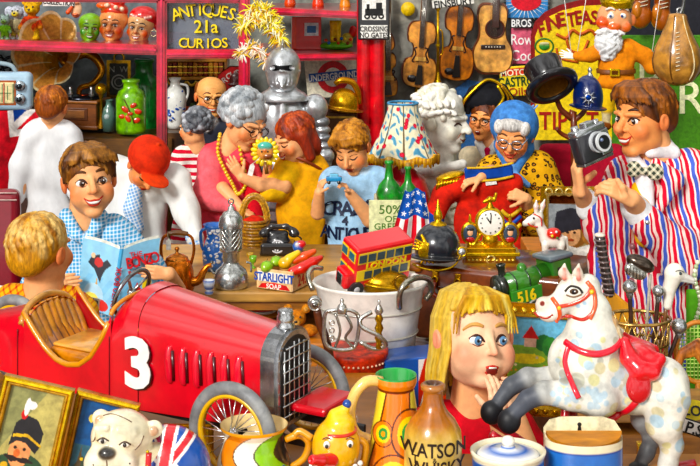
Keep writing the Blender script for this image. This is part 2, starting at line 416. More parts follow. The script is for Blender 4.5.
# ---------------------------------------------------------------- people
SK = '#f2b384'; SKD = '#d97a4e'
class Head:
    """a modelled head; h = half its height. yaw + turns to picture right, pitch + looks down, roll + leans right"""
    def __init__(self, b, mb, x, y, dep, h, yaw=0, pitch=0, roll=0, skin=SK, blush='#ea8d62', fat=1.0, nose=1.0, ears=1, jaw=1.0, face=True, old=0,
                 eye='#4a3020', brow='#5a3418', smile=.5, mouth='smile', eyes='open', chin=1, lip='#c04438', teeth=True, child=0):
        self.b = b; self.mb = mb; self.h = h; self.pos = (x, y, dep)
        self.R = R = np.array(Matrix.Rotation(math.radians(roll), 3, 'Y') @ Matrix.Rotation(math.radians(yaw), 3, 'Z') @ Matrix.Rotation(math.radians(pitch), 3, 'X'))
        b.frame(x, y, dep, h, R); K = .16; b.tau = max(.5, .045*h)
        b.ell((0, .16, .30), (.70*fat, .82, .70), skin, k=K)
        b.ell((0, -.16, -.22), (.56*fat, .60, .66), skin, k=K)
        b.ell((0, -.50, -.80*chin), (.24*jaw, .20, .17), skin, k=K)
        b.ell((0, -.05, -.55), (.46*fat*jaw, .5, .34), skin, k=K)
        for s in (-1, 1):
            b.ell((.35*s*fat, -.50, -.24), (.22, .17, .2), blush, k=.18)
            if ears: 
                b.ell((.70*s*fat, .08, -.05), (.08, .17, .24*ears), blush, rot=(8, 8*s, 0), k=.05)
                b.ell((.79*s*fat, .04, .0), (.05, .08, .13*ears), skin, k=.04, op='-')
            if not child: b.cap((.12*s, -.73, .2), (.45*s, -.58, .2), .07, .05, skin, k=.1)
            else: b.ell((.33*s*fat, -.42, -.42), (.22, .2, .2), skin, k=.2)
            b.ell((.28*s, -.86, .03), (.16, .17, .09), skin, k=.12, op='-')
        b.cap((0, -.66, .15), (0, -.80-.12*nose, -.16), .07, .095*nose, skin, k=.08)
        b.ell((0, -.82-.1*nose, -.2), (.10*nose, .10, .085*nose), blush, k=.05)
        for s in (-1, 1): b.ell((.09*s*nose, -.76, -.21), (.065*nose, .08, .06*nose), skin, k=.05)
        b.ell((0, -.66, -.48), (.22, .12, .12), skin, k=.12)
        self.child = child
        if face: self.feat(eye, brow, smile, mouth, eyes, lip, old, teeth, skin)
        b.noframe()
    def w(self, x, y, z):
        q = self.b; p = np.array(self.pos); return np.array([p[0], p[2], -p[1]])+self.h*(self.R @ np.array([x, y, z], float))
    def on(self, x, z, out=0.0, frm=(0, -2.0, 0)):
        s = self.w(x, -1.8, z); d = self.R @ np.array([0, 1., 0]); self.b.reach = 2.4*self.h
        h = self.b.surf(s, d)
        if h is None: h = self.w(x, -.5, z)
        return h-d*out*self.h
    def stroke(self, pts, r, col, out=0.0, seg=6):
        q = [self.on(x, z, out) for x, z in pts]
        self.mb.tube([(a[0], -a[2], a[1]) for a in q], [v*self.h for v in (r if isinstance(r, (list, tuple)) else [r]*len(q))], col, seg, sub=3)
    def dot(self, x, z, r, col, out=0.0, sq=.5):
        p = self.on(x, z, out); r = (r, r) if isinstance(r, (int, float)) else r
        V = self.mb; n = V.n; V.ball(0, 0, (r[0]*self.h, sq*min(r)*self.h, r[1]*self.h), 0, col, 12)
        V.V[-1] = V.V[-1] @ self.R.T + p
    def feat(self, eye, brow, smile, mouth, eyes, lip, old, teeth, skin):
        dk = '#6a2c14'
        fr = (self.b.R, self.b.sc, self.b.c.copy()); self.b.noframe()
        for s in (-1, 1):
            if eyes == 'open':
                self.dot(.28*s, .02, (.15, .085+.012*self.child), '#fbf6ee', -.01, .6); self.dot(.28*s+.02, .02, (.07+.014*self.child, .078+.014*self.child), eye, .035, .5); self.dot(.28*s+.01, .02, .035, '#100808', .07, .5); self.dot(.28*s+.04, .045, .018, '#ffffff', .1, .5)
                self.stroke([(.13*s, .0), (.2*s, .095), (.3*s, .12), (.42*s, .05)], [.018, .03, .032, .02], '#38180c', .015)
                self.stroke([(.15*s, -.04), (.28*s, -.085), (.4*s, -.02)], .013, dk, .0)
            elif eyes == 'down':
                self.stroke([(.13*s, .02), (.22*s, -.04), (.32*s, -.05), (.43*s, .01)], [.015, .03, .03, .02], '#38180c', .015)
                self.stroke([(.14*s, .09), (.27*s, .13), (.42*s, .08)], .014, dk, .0)
            else:
                self.stroke([(.13*s, -.01), (.22*s, .05), (.32*s, .05), (.43*s, -.02)], [.018, .03, .03, .02], '#38180c', .015)
            self.stroke([(.13*s, .29), (.25*s, .33), (.38*s, .31), (.5*s, .21)], [.03, .045, .04, .02], brow, .0)
            pass
            if mouth != 'none' and not self.child: self.stroke([(.17*s, -.24), (.27*s, -.38), (.3*s, -.5)], [.008, .014+.01*old, .008], '#b55a34', .0)
            if old:
                self.stroke([(.16*s, -.1), (.28*s, -.15), (.4*s, -.1)], .013, '#a85a38', 0)
                self.stroke([(.45*s, .03), (.55*s, .08)], .011, '#a85a38', 0); self.stroke([(.45*s, -.02), (.55*s, -.04)], .011, '#a85a38', 0)
                self.stroke([(.42*s, -.4), (.43*s, -.55), (.38*s, -.68)], .012, '#b56840', 0)
        if old:
            for z in (.42, .52): self.stroke([(-.3, z), (0, z+.03), (.3, z)], .011, '#b56840', 0)
        u = .1*smile
        if mouth == 'smile':
            if teeth: self.stroke([(-.2, -.46+u*.5), (-.1, -.5), (0, -.51), (.1, -.5), (.2, -.46+u*.5)], [.02, .045, .05, .045, .02], '#fdfaf2', .0)
            self.stroke([(-.26, -.44+u), (-.13, -.455), (0, -.45), (.13, -.455), (.26, -.44+u)], [.015, .028, .03, .028, .015], lip, .012)
            self.stroke([(-.24, -.46+u), (-.12, -.565), (0, -.59), (.12, -.565), (.24, -.46+u)], [.015, .03, .036, .03, .015], lip, .012)
        elif mouth == 'open':
            self.dot(0, -.53, (.13, .1), '#7a1810', .0, .4); self.stroke([(-.13, -.49), (0, -.46), (.13, -.49)], .03, lip, .01); self.stroke([(-.12, -.56), (0, -.63), (.12, -.56)], .035, lip, .01)
            self.stroke([(-.08, -.485), (.08, -.485)], .022, '#fdfaf2', .03)
        elif mouth == 'closed':
            self.stroke([(-.2, -.48+u), (-.08, -.5), (0, -.51), (.08, -.5), (.2, -.48+u)], [.012, .02, .022, .02, .012], '#8a2a1c', .01)
            self.stroke([(-.13, -.45), (0, -.45), (.13, -.45)], .025, lip, .0); self.stroke([(-.11, -.55), (0, -.57), (.11, -.55)], .03, lip, .0)
        self.b.R, self.b.sc, self.b.c = fr
    def glasses(self, th, col='#6a4a20', r=.21, name='glasses', dz=.02, w=.018):
        g = MB(th); n = 24
        for s in (-1, 1):
            pts = []
            for i in range(n):
                a = 2*math.pi*i/n; p = self.w(.27*s+r*math.cos(a), -.84, dz+r*.85*math.sin(a)); pts.append((p[0], -p[2], p[1]))
            g.tube(pts, w*self.h, col, 6, True, 1)
            a, b = self.w((.27+r)*s, -.84, dz+.03), self.w(.74*s, .05, dz+.08); g.tube([(a[0], -a[2], a[1]), (b[0], -b[2], b[1])], w*self.h, col, 6)
        a, b = self.w(-.07, -.86, dz+.05), self.w(.07, -.86, dz+.05); g.tube([(a[0], -a[2], a[1]), (b[0], -b[2], b[1])], w*self.h, col, 6)
        return g.build(name, mat('metal', 70, .2))
def hair(th, H, col, style='short', hi=None, lo=None, vox=.8, name='hair', n=60, m=None, seed=1):
    """hair following the skull of head H"""
    rs = random.Random(seed); b = Blob(k=.1*H.h, col=col); b.frame(*H.pos[:2], H.pos[2], H.h, H.R); b.c = np.array([H.pos[0], H.pos[2], -H.pos[1]])
    hi = hi or col; lo = lo or col; b.tau = .8
    b.ell((0, .19, .33), (.745, .85, .745), col, k=.1)
    if style in ('short', 'boy'):
        b.ell((0, .62, -.05), (.58, .38, .46), col, k=.2)
        b.ell((0, -1.0, -.22), (.74, .78, .74), op='-', k=.06)
        b.ell((0, .1, -1.15), (.8, .9, .62), op='-', k=.1)
        for s in (-1, 1): b.ell((.78*s, .02, -.12), (.14, .2, .26), op='-', k=.05)
    elif style == 'girl':
        for s in (-1, 1): b.cap((.62*s, .1, .2), (.68*s, .15, -.75), .25, .22, col, k=.15)
        b.ell((0, .6, -.4), (.7, .42, .7), col, k=.2); b.ell((0, -1.0, -.3), (.62, .8, .78), op='-', k=.06)
    for i in range(n):
        t = rs.uniform(-1, 1); ph = rs.uniform(-.2, 1)
        a = math.radians(rs.uniform(-100, 280)); rr = rs.uniform(.1, 1.0)
        if style in ('short', 'boy', 'girl'):
            # locks falling from the crown
            el0 = rs.uniform(20, 80); el1 = el0-rs.uniform(25, 55); az = math.radians(rs.uniform(0, 360))
            pp = []
            for el in (el0, (el0+el1)/2, el1):
                e = math.radians(el); pp.append((.745*math.cos(e)*math.cos(az), .19+.85*math.cos(e)*math.sin(az), .33+.745*math.sin(e)))
                az += rs.uniform(.02, .2)
            if pp[-1][1] < -.35 and pp[-1][2] < .42: continue
            b.chain(pp, [.035, .055, .02], rs.choice([col, hi, hi, lo]), k=.02)
    if style == 'boy':
        for i in range(24):
            x1 = -.60+i*.054; sw = .16 if x1 > -.25 else -.10; r2 = rs.uniform(0, .16)
            b.chain([(-.22+(x1+.22)*.35, -.26, 1.0), (x1*.75-.02, -.60+abs(x1)*.2, .86), (x1+sw*.5, -.72+abs(x1)*.42, .66), (x1+sw, -.75+abs(x1)*.45, .50+r2-.16*abs(x1))], [.06, .075, .06, .015], rs.choice([col, hi, hi, lo]), k=.025)
        for s in (-1, 1): b.chain([(.66*s, -.25, .45), (.70*s, -.15, .05)], [.09, .04], lo, k=.06)
    if style == 'curly':
        b.L = b.L[:1]; 
        for i in range(n*2):
            el = math.radians(rs.uniform(-30, 90)); az = math.radians(rs.uniform(-50, 230)); 
            p = (.78*math.cos(el)*math.cos(az), .26+.84*math.cos(el)*math.sin(az), .30+.76*math.sin(el))
            if p[1] < -.25 and p[2] < .4: continue
            b.ell(p, (rs.uniform(.1, .19),)*3, rs.choice([col, hi, lo, col]), k=.02)
        b.ell((0, -1.0, -.3), (.66, .72, .85), op='-', k=.05)
    b.noframe(); g = MB(th); b.mesh(g, vox); return g.build(name, m or MH())
def hand(b, wrist, u, n, L, curl=(30, 35, 40, 45), thumb=1, spread=.0, col=SK, tcurl=25, tdir=None, w=None):
    """palm with four fingers and a thumb: wrist point, u finger direction, n the way the palm faces, all (px, py-up?, dep) in x,y,z frame"""
    W = np.array([wrist[0], wrist[2], -wrist[1]], float); u = np.array(u, float); u /= np.linalg.norm(u); n = np.array(n, float); n -= u*(n@u); n /= np.linalg.norm(n)
    t = np.cross(u, n)*thumb; r = .062*L
    inf = b.infr; assert not inf
    pp = lambda q: (q[0], -q[2], q[1])
    offs = (.17, .055, -.06, -.165); kn = []
    for i, o in enumerate(offs):
        K = W+u*(.50-.03*abs(i-1.2))*L+t*o*L; kn.append(K); b.cap(pp(W+t*o*.55*L), pp(K), .085*L, .075*L, col, k=.06*L)
    ln = (.40, .45, .42, .33)
    for i in range(4):
        a = 0; p = kn[i]; c = curl[i]; sp = spread*(1.5-i)*.12; d0 = u+t*sp
        for j, f in enumerate((.45, .32, .26)):
            a += math.radians(c*(.9 if j == 0 else 1.05)); d = d0*math.cos(a)+n*math.sin(a); q = p+d*ln[i]*L*f
            b.cap(pp(p), pp(q), r*(1.02-.08*j)*(1 if i < 3 else .88), r*(.94-.1*j)*(1 if i < 3 else .88), col, k=.018*L); p = q
    p = W+u*.13*L+t*.15*L; d = u*.62+t*.72+n*.15 if tdir is None else np.array(tdir, float); d /= np.linalg.norm(d)
    b.cap(pp(W+u*.05*L+t*.05*L), pp(p+d*.12*L), .10*L, .085*L, col, k=.06*L); p = p+d*.12*L
    ax = n*math.sin(math.radians(tcurl))
    for j, f in enumerate((.2, .17)):
        d2 = d*math.cos(math.radians(tcurl*(j+.5)))+(n*.6+u*.6)*math.sin(math.radians(tcurl*(j+.5))); d2 /= np.linalg.norm(d2); q = p+d2*f*L
        b.cap(pp(p), pp(q), r*1.12, r*(1.0-.12*j), col, k=.03*L); p = q
# ---------------------------------------------------------------- 2-D pictures on flat things
def inside(poly, x, y):
    c = False; n = len(poly); j = n-1
    for i in range(n):
        xi, yi = poly[i]; xj, yj = poly[j]
        if (yi > y) != (yj > y) and x < (xj-xi)*(y-yi)/(yj-yi)+xi: c = not c
        j = i
    return c
def shapes_col(shapes, bg):
    """list of ('e',cx,cy,rx,ry,col) / ('p',poly,col) painted in order on unit square (y down)"""
    def f(u, v):
        c = bg(u, v) if callable(bg) else bg
        for s in shapes:
            if s[0] == 'e':
                if ((u-s[1])/s[3])**2+((v-s[2])/s[4])**2 < 1: c = s[5]
            elif inside(s[1], u, v): c = s[2]
        return c
    return f
def jack(u, v, red='#d8202c', blue='#26489c', white='#f6f3ee'):
    x, y = (u-.5)*2, (v-.5)*2
    if abs(x) < .13 or abs(y) < .2: return red
    if abs(x) < .22 or abs(y) < .33: return white
    a, b = abs(x-y), abs(x+y); m = min(a, b)
    if m < .09: return red
    if m < .26: return white
    return blue
def framebox(mb, x0, y0, x1, y1, w, dp, dep=0, col='#d9a02c', col2=None):
    """mitred moulding round a rectangle, inner step lighter"""
    for (a, b, c, d) in (((x0, y0), (x1, y0), (x1-w, y0+w), (x0+w, y0+w)), ((x1, y0), (x1, y1), (x1-w, y1-w), (x1-w, y0+w)), ((x1, y1), (x0, y1), (x0+w, y1-w), (x1-w, y1-w)), ((x0, y1), (x0, y0), (x0+w, y0+w), (x0+w, y1-w))):
        mb.prism([a, b, c, d], dep-dp, dep, col, bev=w*.18)
        if col2:
            m = lambda p, q, t: (p[0]*(1-t)+q[0]*t, p[1]*(1-t)+q[1]*t)
            mb.prism([m(a, d, .62), m(b, c, .62), m(a, d, .62) if False else m(b, c, .86), m(a, d, .86)], dep-dp*1.25, dep, col2)
# ================================================================ the setting
def structure(name, build, m, d, px=350, py=200):
    t = Thing(name, px, py, d, None, None, None, 'structure', parts=False); g = MB(t); build(g); return g.build(name, m)
def worldbox(name, x0, x1, y0, y1, z0, z1, col, m, kind='structure', label=None, cat=None, bev=0):
    t = Thing(name, 350, HZ, FPX, label, cat, None, kind, parts=False); t.s = 1.0; t.loc = Vector((0, 0, 0)); t.o = np.zeros(3)
    g = MB(t); g.box((x0+x1)/2, -(z0+z1)/2, x1-x0, z1-z0, y1-y0, (y0+y1)/2, col, bev); return g.build(name, m)
wallm = mat('paint', 9, .55, key='wall')
worldbox('floor', -4.5, 4.5, 1.5, 9.3, -.06, 0, '#6a4526', MW())
worldbox('wall_back', -4.5, 4.5, 9.2, 9.3, 0, 3.6, '#8f8d84', wallm)
worldbox('wall_left', -4.6, -4.5, 2.0, 9.3, 0, 3.6, '#7a2a2a', wallm)
worldbox('wall_right', 4.5, 4.6, 2.0, 9.3, 0, 3.6, '#5d6b4a', wallm)
worldbox('wall_instruments', .22, 4.5, 8.92, 8.99, 0, 3.6, '#8f8d84', wallm)
rp = mat('gloss', 14, .45, key='red_paint')
RED = '#cf1030'
def beam(name, pts, w, d, dp=12):
    def f(g):
        (x0, y0), (x1, y1) = pts
        if abs(x1-x0) > abs(y1-y0):
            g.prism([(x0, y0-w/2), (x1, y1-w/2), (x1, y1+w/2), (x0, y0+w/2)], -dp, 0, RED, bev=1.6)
            g.prism([(x0, y0-w*.12), (x1, y1-w*.12), (x1, y1+w*.12), (x0, y0+w*.12)], -dp-1.2, -dp+1, '#e8385a', bev=.5)
        else:
            g.prism([(x0-w/2, y0), (x0+w/2, y0), (x1+w/2, y1), (x1-w/2, y1)], -dp, 0, RED, bev=1.6)
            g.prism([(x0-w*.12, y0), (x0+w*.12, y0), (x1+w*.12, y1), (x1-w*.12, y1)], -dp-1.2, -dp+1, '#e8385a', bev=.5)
    return structure(name, f, rp, d, pts[0][0], pts[0][1])
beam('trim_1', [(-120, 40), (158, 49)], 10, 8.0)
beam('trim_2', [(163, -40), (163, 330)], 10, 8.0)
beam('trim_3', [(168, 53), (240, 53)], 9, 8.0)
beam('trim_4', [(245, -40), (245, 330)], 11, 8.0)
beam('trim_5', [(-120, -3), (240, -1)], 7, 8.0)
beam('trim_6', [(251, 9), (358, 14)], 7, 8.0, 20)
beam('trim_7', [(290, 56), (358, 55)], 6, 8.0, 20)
def pillar(g):
    for x, r in ((364, 7.2), (377, 7.8)): g.lathe(x, [(r, -60), (r, 400)], 0, '#e01420', seg=24)
    g.box(370.5, 170, 27, 460, 6, 3, '#a00c1c')
structure('trim_8', pillar, rp, 7.8, 370, 100)
# dim backboards of the window display and the pale board in it
structure('wall_window_back', lambda g: g.box(75, 100, 172, 330, 4, 0, '#6f7a7e', 0), wallm, 9.05, 75, 100)
structure('wall_window_recess', lambda g: g.box(305, 120, 110, 330, 4, 0, '#82857e', 0), wallm, 9.05, 305, 120)
# glass pane carrying the shop's gold lettering
structure('window_1', lambda g: g.box(204, 26, 73, 47, 1, 0, '#556', 0), glassmat('#6d7688', .05, .55, 'pane'), 8.0, 204, 26)
t = Thing('window_lettering', 204, 26, 7.98, 'gold shop lettering reading ANTIQUES 21a CURIOS on the window pane', 'lettering', parts=False); g = MB(t)
def arctext(g, s, cx, cy, size, wid, rise, col, dep=0, ext=.5, bold=.012, sx=1):
    n = len(s)
    for i, ch in enumerate(s):
        u = (i+.5)/n*2-1; g.text(ch, cx+u*wid/2, cy+rise*u*u, size, dep, col, ext, rz=-math.degrees(math.atan2(4*rise*u, wid)), bold=bold*size, sx=sx)
for o, c, dd in ((1.0, '#3a2c08', 0), (0, '#ffe23c', -.8)):
    arctext(g, 'ANTIQUES', 204+o, 9+o, 12.5, 64, 6, c, dd, sx=.85); g.text('21a', 206+o, 26+o, 13, dd, c, .4, bold=.2, sx=.95); arctext(g, 'CURIOS', 204+o, 43+o, 10, 50, -1, c, dd, sx=1)
g.build('window_lettering', MP())
# ================================================================ things in the window display
worldbox('trim_9', -2.75, -1.03, 8.1, 9.0, 0, 1.085, '#6d4a24', MW())            # low display counter in the window
structure('trim_10', lambda g: g.box(10, 45, 320, 2, 150, 75, '#9c1030'), rp, 8.0, 10, 45)   # upper shelf board
structure('trim_11', lambda g: g.box(304, 57, 106, 2, 150, 75, '#9c1030'), rp, 8.0, 304, 57)
structure('trim_12', lambda g: g.box(304, 13, 106, 2, 150, 75, '#9c1030'), rp, 8.0, 304, 13)
def animal_doll(name, x, y, d, h, c, belly, jacket, label, cat='toy', earr=.3, eardx=.62, earz=.9, muzz=None):
    """soft toy standing upright: y is the row of its feet, h its height"""
    t = Thing(name, x, y, d, label, cat); b = Blob(h*.05, c); b.tau = .8; u = h/10
    b.ell((x, y-7.6*u, 0), (1.9*u, 1.7*u, 1.75*u), c); b.ell((x-.2*u, y-7.1*u, -1.6*u), (.95*u, .8*u, .7*u), muzz or belly)
    for s in (-1, 1):
        b.ell((x+s*eardx*2.7*u, y-(7.6+earz*1.4)*u, 0), (earr*3*u, .4*u, earr*3.4*u), c, k=.3)
    b.ell((x, y-3.9*u, 0), (1.7*u, 1.5*u, 2.2*u), jacket)
    for s in (-1, 1):
        b.cap((x+s*1.5*u, y-5*u, -.3*u), (x+s*2.4*u, y-3.2*u, -1.4*u), .65*u, .55*u, jacket); b.ell((x+s*2.4*u, y-3*u, -1.5*u), .55*u, c)
        b.cap((x+s*.9*u, y-2.6*u, 0), (x+s*1.0*u, y-.6*u, 0), .8*u, .7*u, belly); b.ell((x+s*1.05*u, y-.45*u, -.4*u), (.8*u, 1.0*u, .45*u), c)
    g = MB(t); b.mesh(g, max(.45, h/60)); g.build('body', mat('cloth', 80, .5))
    g = MB(t)
    for s in (-1, 1): g.ball(x-.2*u+s*.75*u, y-8.0*u, .26*u, -1.65*u, '#101010', 8)
    g.ball(x-.25*u, y-7.35*u, (.38*u, .3*u, .28*u), -2.25*u, '#201010', 8); g.build('face', MG())
    return t
animal_doll('toy_rabbit', 5, 40, 8.3, 26, '#8fa6a0', '#7aa838', '#6fae2c', 'small grey toy animal in green at the left end of the toy shelf', earr=.22, earz=1.3, eardx=.4)
animal_doll('toy_elephant', 17, 40, 8.35, 37, '#c6cddb', '#e6cf4a', '#a79c78', 'grey floppy eared toy animal in yellow trousers on toy shelf', earr=.42, eardx=.8, earz=.1)
t = animal_doll('teddy_bear', 32, 40, 8.25, 42, '#e2ab2e', '#e8c24e', '#df4420', 'yellow teddy bear in an orange red jacket on the toy shelf', earr=.27, eardx=.62, earz=1.05)
# sign at the top of the display
t = Thing('sign', 57, 3, 8.2, 'white sign board with black capital letters above the horn', 'sign'); g = MB(t); g.box(59, 2, 32, 8, 1.5, 0, '#f2f0ea').build('board', MP())
g = MB(t); g.text('COLLECTION', 59, 2.2, 5, -1, '#101010', .3, rz=-4, sx=.75, bold=.15).build('lettering', MP())
# masks hanging in the window
def mask(name, x, y, d, h, label, skin, blush, yaw=0, roll=0, hat=None, nose=1.2, brow='#3a1c10', hatfn=None, lip='#b01c18', mouth='smile', fat=1.15, teeth=True):
    t = Thing(name, x, y, d, label, 'mask'); b = Blob(1.5, skin); g = MB(t)
    Hd = Head(b, g, x, y, 0, h, yaw=yaw, roll=roll, skin=skin, blush=blush, nose=nose, fat=fat, ears=0, brow=brow, eyes='open', lip=lip, mouth=mouth, old=1, teeth=teeth)
    b.ell((x, y, h*1.15), (h*1.2, h*.75, h*1.2), op='-', k=.5)
    b.mesh(g, .6); g.build('face', MG())
    if hatfn: g = MB(t); hatfn(g, Hd); g.build('headscarf', MG())
    return t, Hd
mask('mask', 90, 28, 8.3, 15, 'green grinning face mask on the window shelf', '#7fbf2a', '#2f9a30', yaw=12, roll=6, brow='#0c4a18', lip='#0c5a20')
def hat1(g, Hd):
    b = Blob(2, '#d83418'); b.frame(113, 20, 0, 17, Hd.R); b.ell((0, .25, .55), (.82, .8, .55)); b.ell((-.5, -.3, .85), (.45, .4, .22), '#f0642a'); b.ell((.25, 0, 1.15), (.5, .45, .3), '#e02c20'); b.ell((0, -1, -.1), (.8, .8, .75), op='-', k=.05)
    for p in ((.3, -.62, .8), (-.2, -.6, .9), (.6, -.3, .7)): b.ell(p, .13, '#ffe0c0', k=.05)
    b.noframe(); b.mesh(g, .7)
mask('mask', 113, 25, 8.3, 18, 'red cheeked mask with a lumpy red cap, between green mask and pirate', '#eda06a', '#e0401c', yaw=-6, hatfn=hat1, nose=1.7, roll=2)
def hat2(g, Hd):
    b = Blob(2, '#d01c20'); b.frame(142, 25, 0, 17, Hd.R); b.ell((0, .22, .5), (.86, .8, .62)); b.cap((.7, .3, .3), (.95, .35, -.5), .2, .1); b.ell((0, -1, -.1), (.8, .8, .72), op='-', k=.05)
    for i in range(12):
        a = i*2.4; b.ell((.78*math.cos(a)*(.4+.05*i), -.55+.02*i, .45+.6*abs(math.sin(a*1.3))), .07, '#ffd8c8', k=.02)
    b.noframe(); b.mesh(g, .7)
t, H_ = mask('mask', 140, 28, 8.3, 17, 'smiling pirate mask with spotted red headscarf and earring', '#f0c088', '#e8502c', yaw=-8, roll=6, hatfn=hat2, brow='#2a1410')
g = MB(t); g.ring(154, 33, 3.2, .6, -3, '#f4e8c0', 20).build('earring', MB_())
t = Thing('mask', 75, 9, 8.5, 'hook nosed pink mask hanging under the white sign', 'mask'); b = Blob(1.5, '#eec09a'); b.ell((76, 9, 0), (6, 3, 9)); b.cap((73, 6, -3), (69, 12, -5), 1.5, 2.4, '#e8603c'); b.ell((76, 15, -2), (3.4, 3, 2.4), '#e88860'); b.ell((75, 3, -3), (5, 2, 1.2), '#c88060'); g = MB(t); b.mesh(g, .6)
g.ball(74, 6, 1, -4, '#202020', 8); g.tube([(73, 14, -5), (76, 15, -5), (79, 14, -4)], .5, '#9a2018'); g.tube([(76, 3, 0), (76, -6, 0)], .3, '#888').build('face', MG())
# ship's wheel
t = Thing('ship_wheel', 11, 66, 8.6, 'dark small wheel with knobbed handles behind the radio', 'wheel'); g = MB(t); g.ring(11, 66, 9, 1.6, 0, '#2c3238').build('rim', MM()); g = MB(t)
for i in range(6):
    a = i*math.pi/3+.3; g.tube([(11, 66, 0), (11+13*math.cos(a), 66-13*math.sin(a), 0)], [1, 1.2], '#3a4046'); g.ball(11+14*math.cos(a), 66-14*math.sin(a), 2.1, 0, '#4a5258', 10)
g.ball(11, 66, 3, -1, '#58606a'); g.build('spokes', MM())
# portable radio
t = Thing('radio', 4, 110, 7.6, 'pale blue portable radio with a cream tuning dial above the flag', 'radio'); g = MB(t); g.box(0, 91, 66, 39, 14, 0, '#a9c6da', 6, 4, True).build('case', MG())
g = MB(t); g.box(-2, 92, 36, 21, 2, -7.3, '#e8d9a4', 1).box(-2, 92, 40, 25, 1.2, -6.8, '#a45228', 1);  # plain cream dial face in a brown surround
for i in range(6): g.box(-12+i*5.4, 92, .5, 14+4*(i % 2), .5, -8.6, '#2c7a4a')
g.box(6, 92, .9, 20, .6, -8.8, '#d02818'); g.box(-2, 92, 30, .6, .5, -8.6, '#2c7a4a').build('tuning_dial', MP())
for y in (85, 98):
    g = MB(t); g.rot((22, y, -8), rx=90); g.lathe(22, [(5.3, y+2), (5.3, y-1.5), (4.2, y-2.5), (0, y-2.6)], -8, '#c0ccd4').lathe(22, [(2.6, y-2), (2.4, y-6), (0, y-6.1)], -8, '#3a4248'); g.build('knob', MM())
g = MB(t); g.tube([(-26, 74, 0), (-24, 66, 0), (-8, 63, 0), (6, 64, 0), (13, 67, 0), (17, 75, 0)], 2.2, '#93a9b4', flat=1.4).build('handle', MG())
# draped union flag
def flagpos(u, v): return (-34+72*u+6*v, 110+88*v-6*u*v*2, 6*math.sin(u*9+v*2)-4*v)
t = Thing('union_flag', 0, 110, 7.55, 'red white and blue British flag hung below the radio', 'flag', parts=False); g = MB(t); g.grid(flagpos, 120, 120, lambda u, v: jack(.2+u*.62, .15+v*.75)).build('union_flag', mat('cloth', 20, .45))
worldbox('trim_13', -2.3, -1.72, 7.62, 8.05, 0, 1.335, '#4a2c20', MW())
# gramophone
t = Thing('gramophone', 80, 128, 8.4, 'wooden box gramophone with large brass petal horn', 'gramophone'); b = None
g = MB(t); g.rot((82, 110), rz=-14); g.box(80, 112, 48, 24, 30, 0, '#7a4626', 1.2).box(80, 100, 52, 3, 34, 0, '#9c6236', 1).box(80, 125, 53, 4, 35, 0, '#8a5430', 1.2).box(80, 112, 30, 12, 1, -15.5, '#5a3018', .4).box(80, 112, 24, 8, 1, -16, '#8a5832', .4).build('cabinet', MW())
g = MB(t); g.lathe(84, [(19, 98), (19, 95.5), (0, 95)], 0, '#30323a').lathe(84, [(5, 95), (5, 94), (0, 94)], 0, '#8a3020').build('turntable', MM())
g = MB(t); g.tube([(78, 95, 4), (80, 88, 4), (92, 84, 2), (101, 72, 4), (96, 60, 6), (84, 54, 8), (70, 58, 4), (62, 64, 0)], [2.6, 2.8, 3.2, 3.8, 4.6, 5, 6, 8], '#c8862c', 14).build('tone_arm', MB_())
def horn(u, v):   # v along the horn, u round; petals at the rim; axis points left-down toward viewer
    a = u*2*math.pi; r = 7+30*v**2.1; r *= 1+.13*v**3*abs(math.cos(4*a))-0.05*v
    if v > .96: r *= .985
    cx, cy, cd = 64-12*v, 62-13*v, 4-30*v
    return (cx+r*.80*math.cos(a)+r*.1*math.sin(a), cy-r*1.02*math.sin(a), cd+r*.35*math.cos(a))
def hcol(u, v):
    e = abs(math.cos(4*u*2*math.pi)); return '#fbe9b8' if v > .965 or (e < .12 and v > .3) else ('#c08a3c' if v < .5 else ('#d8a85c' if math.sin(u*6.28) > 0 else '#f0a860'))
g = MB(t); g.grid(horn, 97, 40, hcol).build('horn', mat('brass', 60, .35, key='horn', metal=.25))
for x in (72, 93): g = MB(t); g.lathe(x, [(2, 96), (3, 92), (1.5, 89), (2.2, 86), (0, 85)], -8, '#b8b8b8').build('needle_cup', MM())
# framed slate with a clock ring, orb, jars
t = Thing('picture_frame', 119, 96, 8.7, 'gold framed dark slate with white ring behind the green bottles', 'picture'); g = MB(t); g.box(119, 79, 19, 32, 1, 0, '#454b44').build('panel', MP()); g = MB(t); framebox(g, 107, 60, 131, 98, 3, 3, 0, '#c89a3a'); g.ring(119, 58, 5, 1.2, 0, '#d8a848', 20).build('frame', MB_())
g = MB(t); g.ring(119, 82, 7, .7, -1, '#d8dcd4').ring(119, 82, 4, .5, -1, '#c8ccc4').text('N', 112, 69, 6, -1, '#d8dcd4').text('W', 124, 69, 6, -1, '#d8dcd4').build('drawing', MP())
for nm, x, y, r, c, l in (('brass_ball', 101, 89, 6, '#e0a848', 'small round brass ball beside the gramophone'), ('glass_jar', 109, 126, 6.5, '#587a70', 'small grey green glass jar left of the flowered bottle')):
    t = Thing(nm, x, y+r, 8.3, l, 'ornament' if nm == 'brass_ball' else 'jar', parts=False); g = MB(t)
    if nm == 'brass_ball': g.ball(x, y, r, 0, c, 20); g.lathe(x, [(4, 128), (3, 124), (1.5, 118), (1.5, 98), (3, 94)], 0, '#a87830')
    else: g.lathe(x, [(0, 132), (6, 131), (7, 116), (5.5, 108), (3, 105), (3, 101), (4, 100)], 0, c); g.ball(x-1, 116, 3.4, -4.5, '#b8c8c8')
    g.build(nm, MG() if nm != 'brass_ball' else MB_())
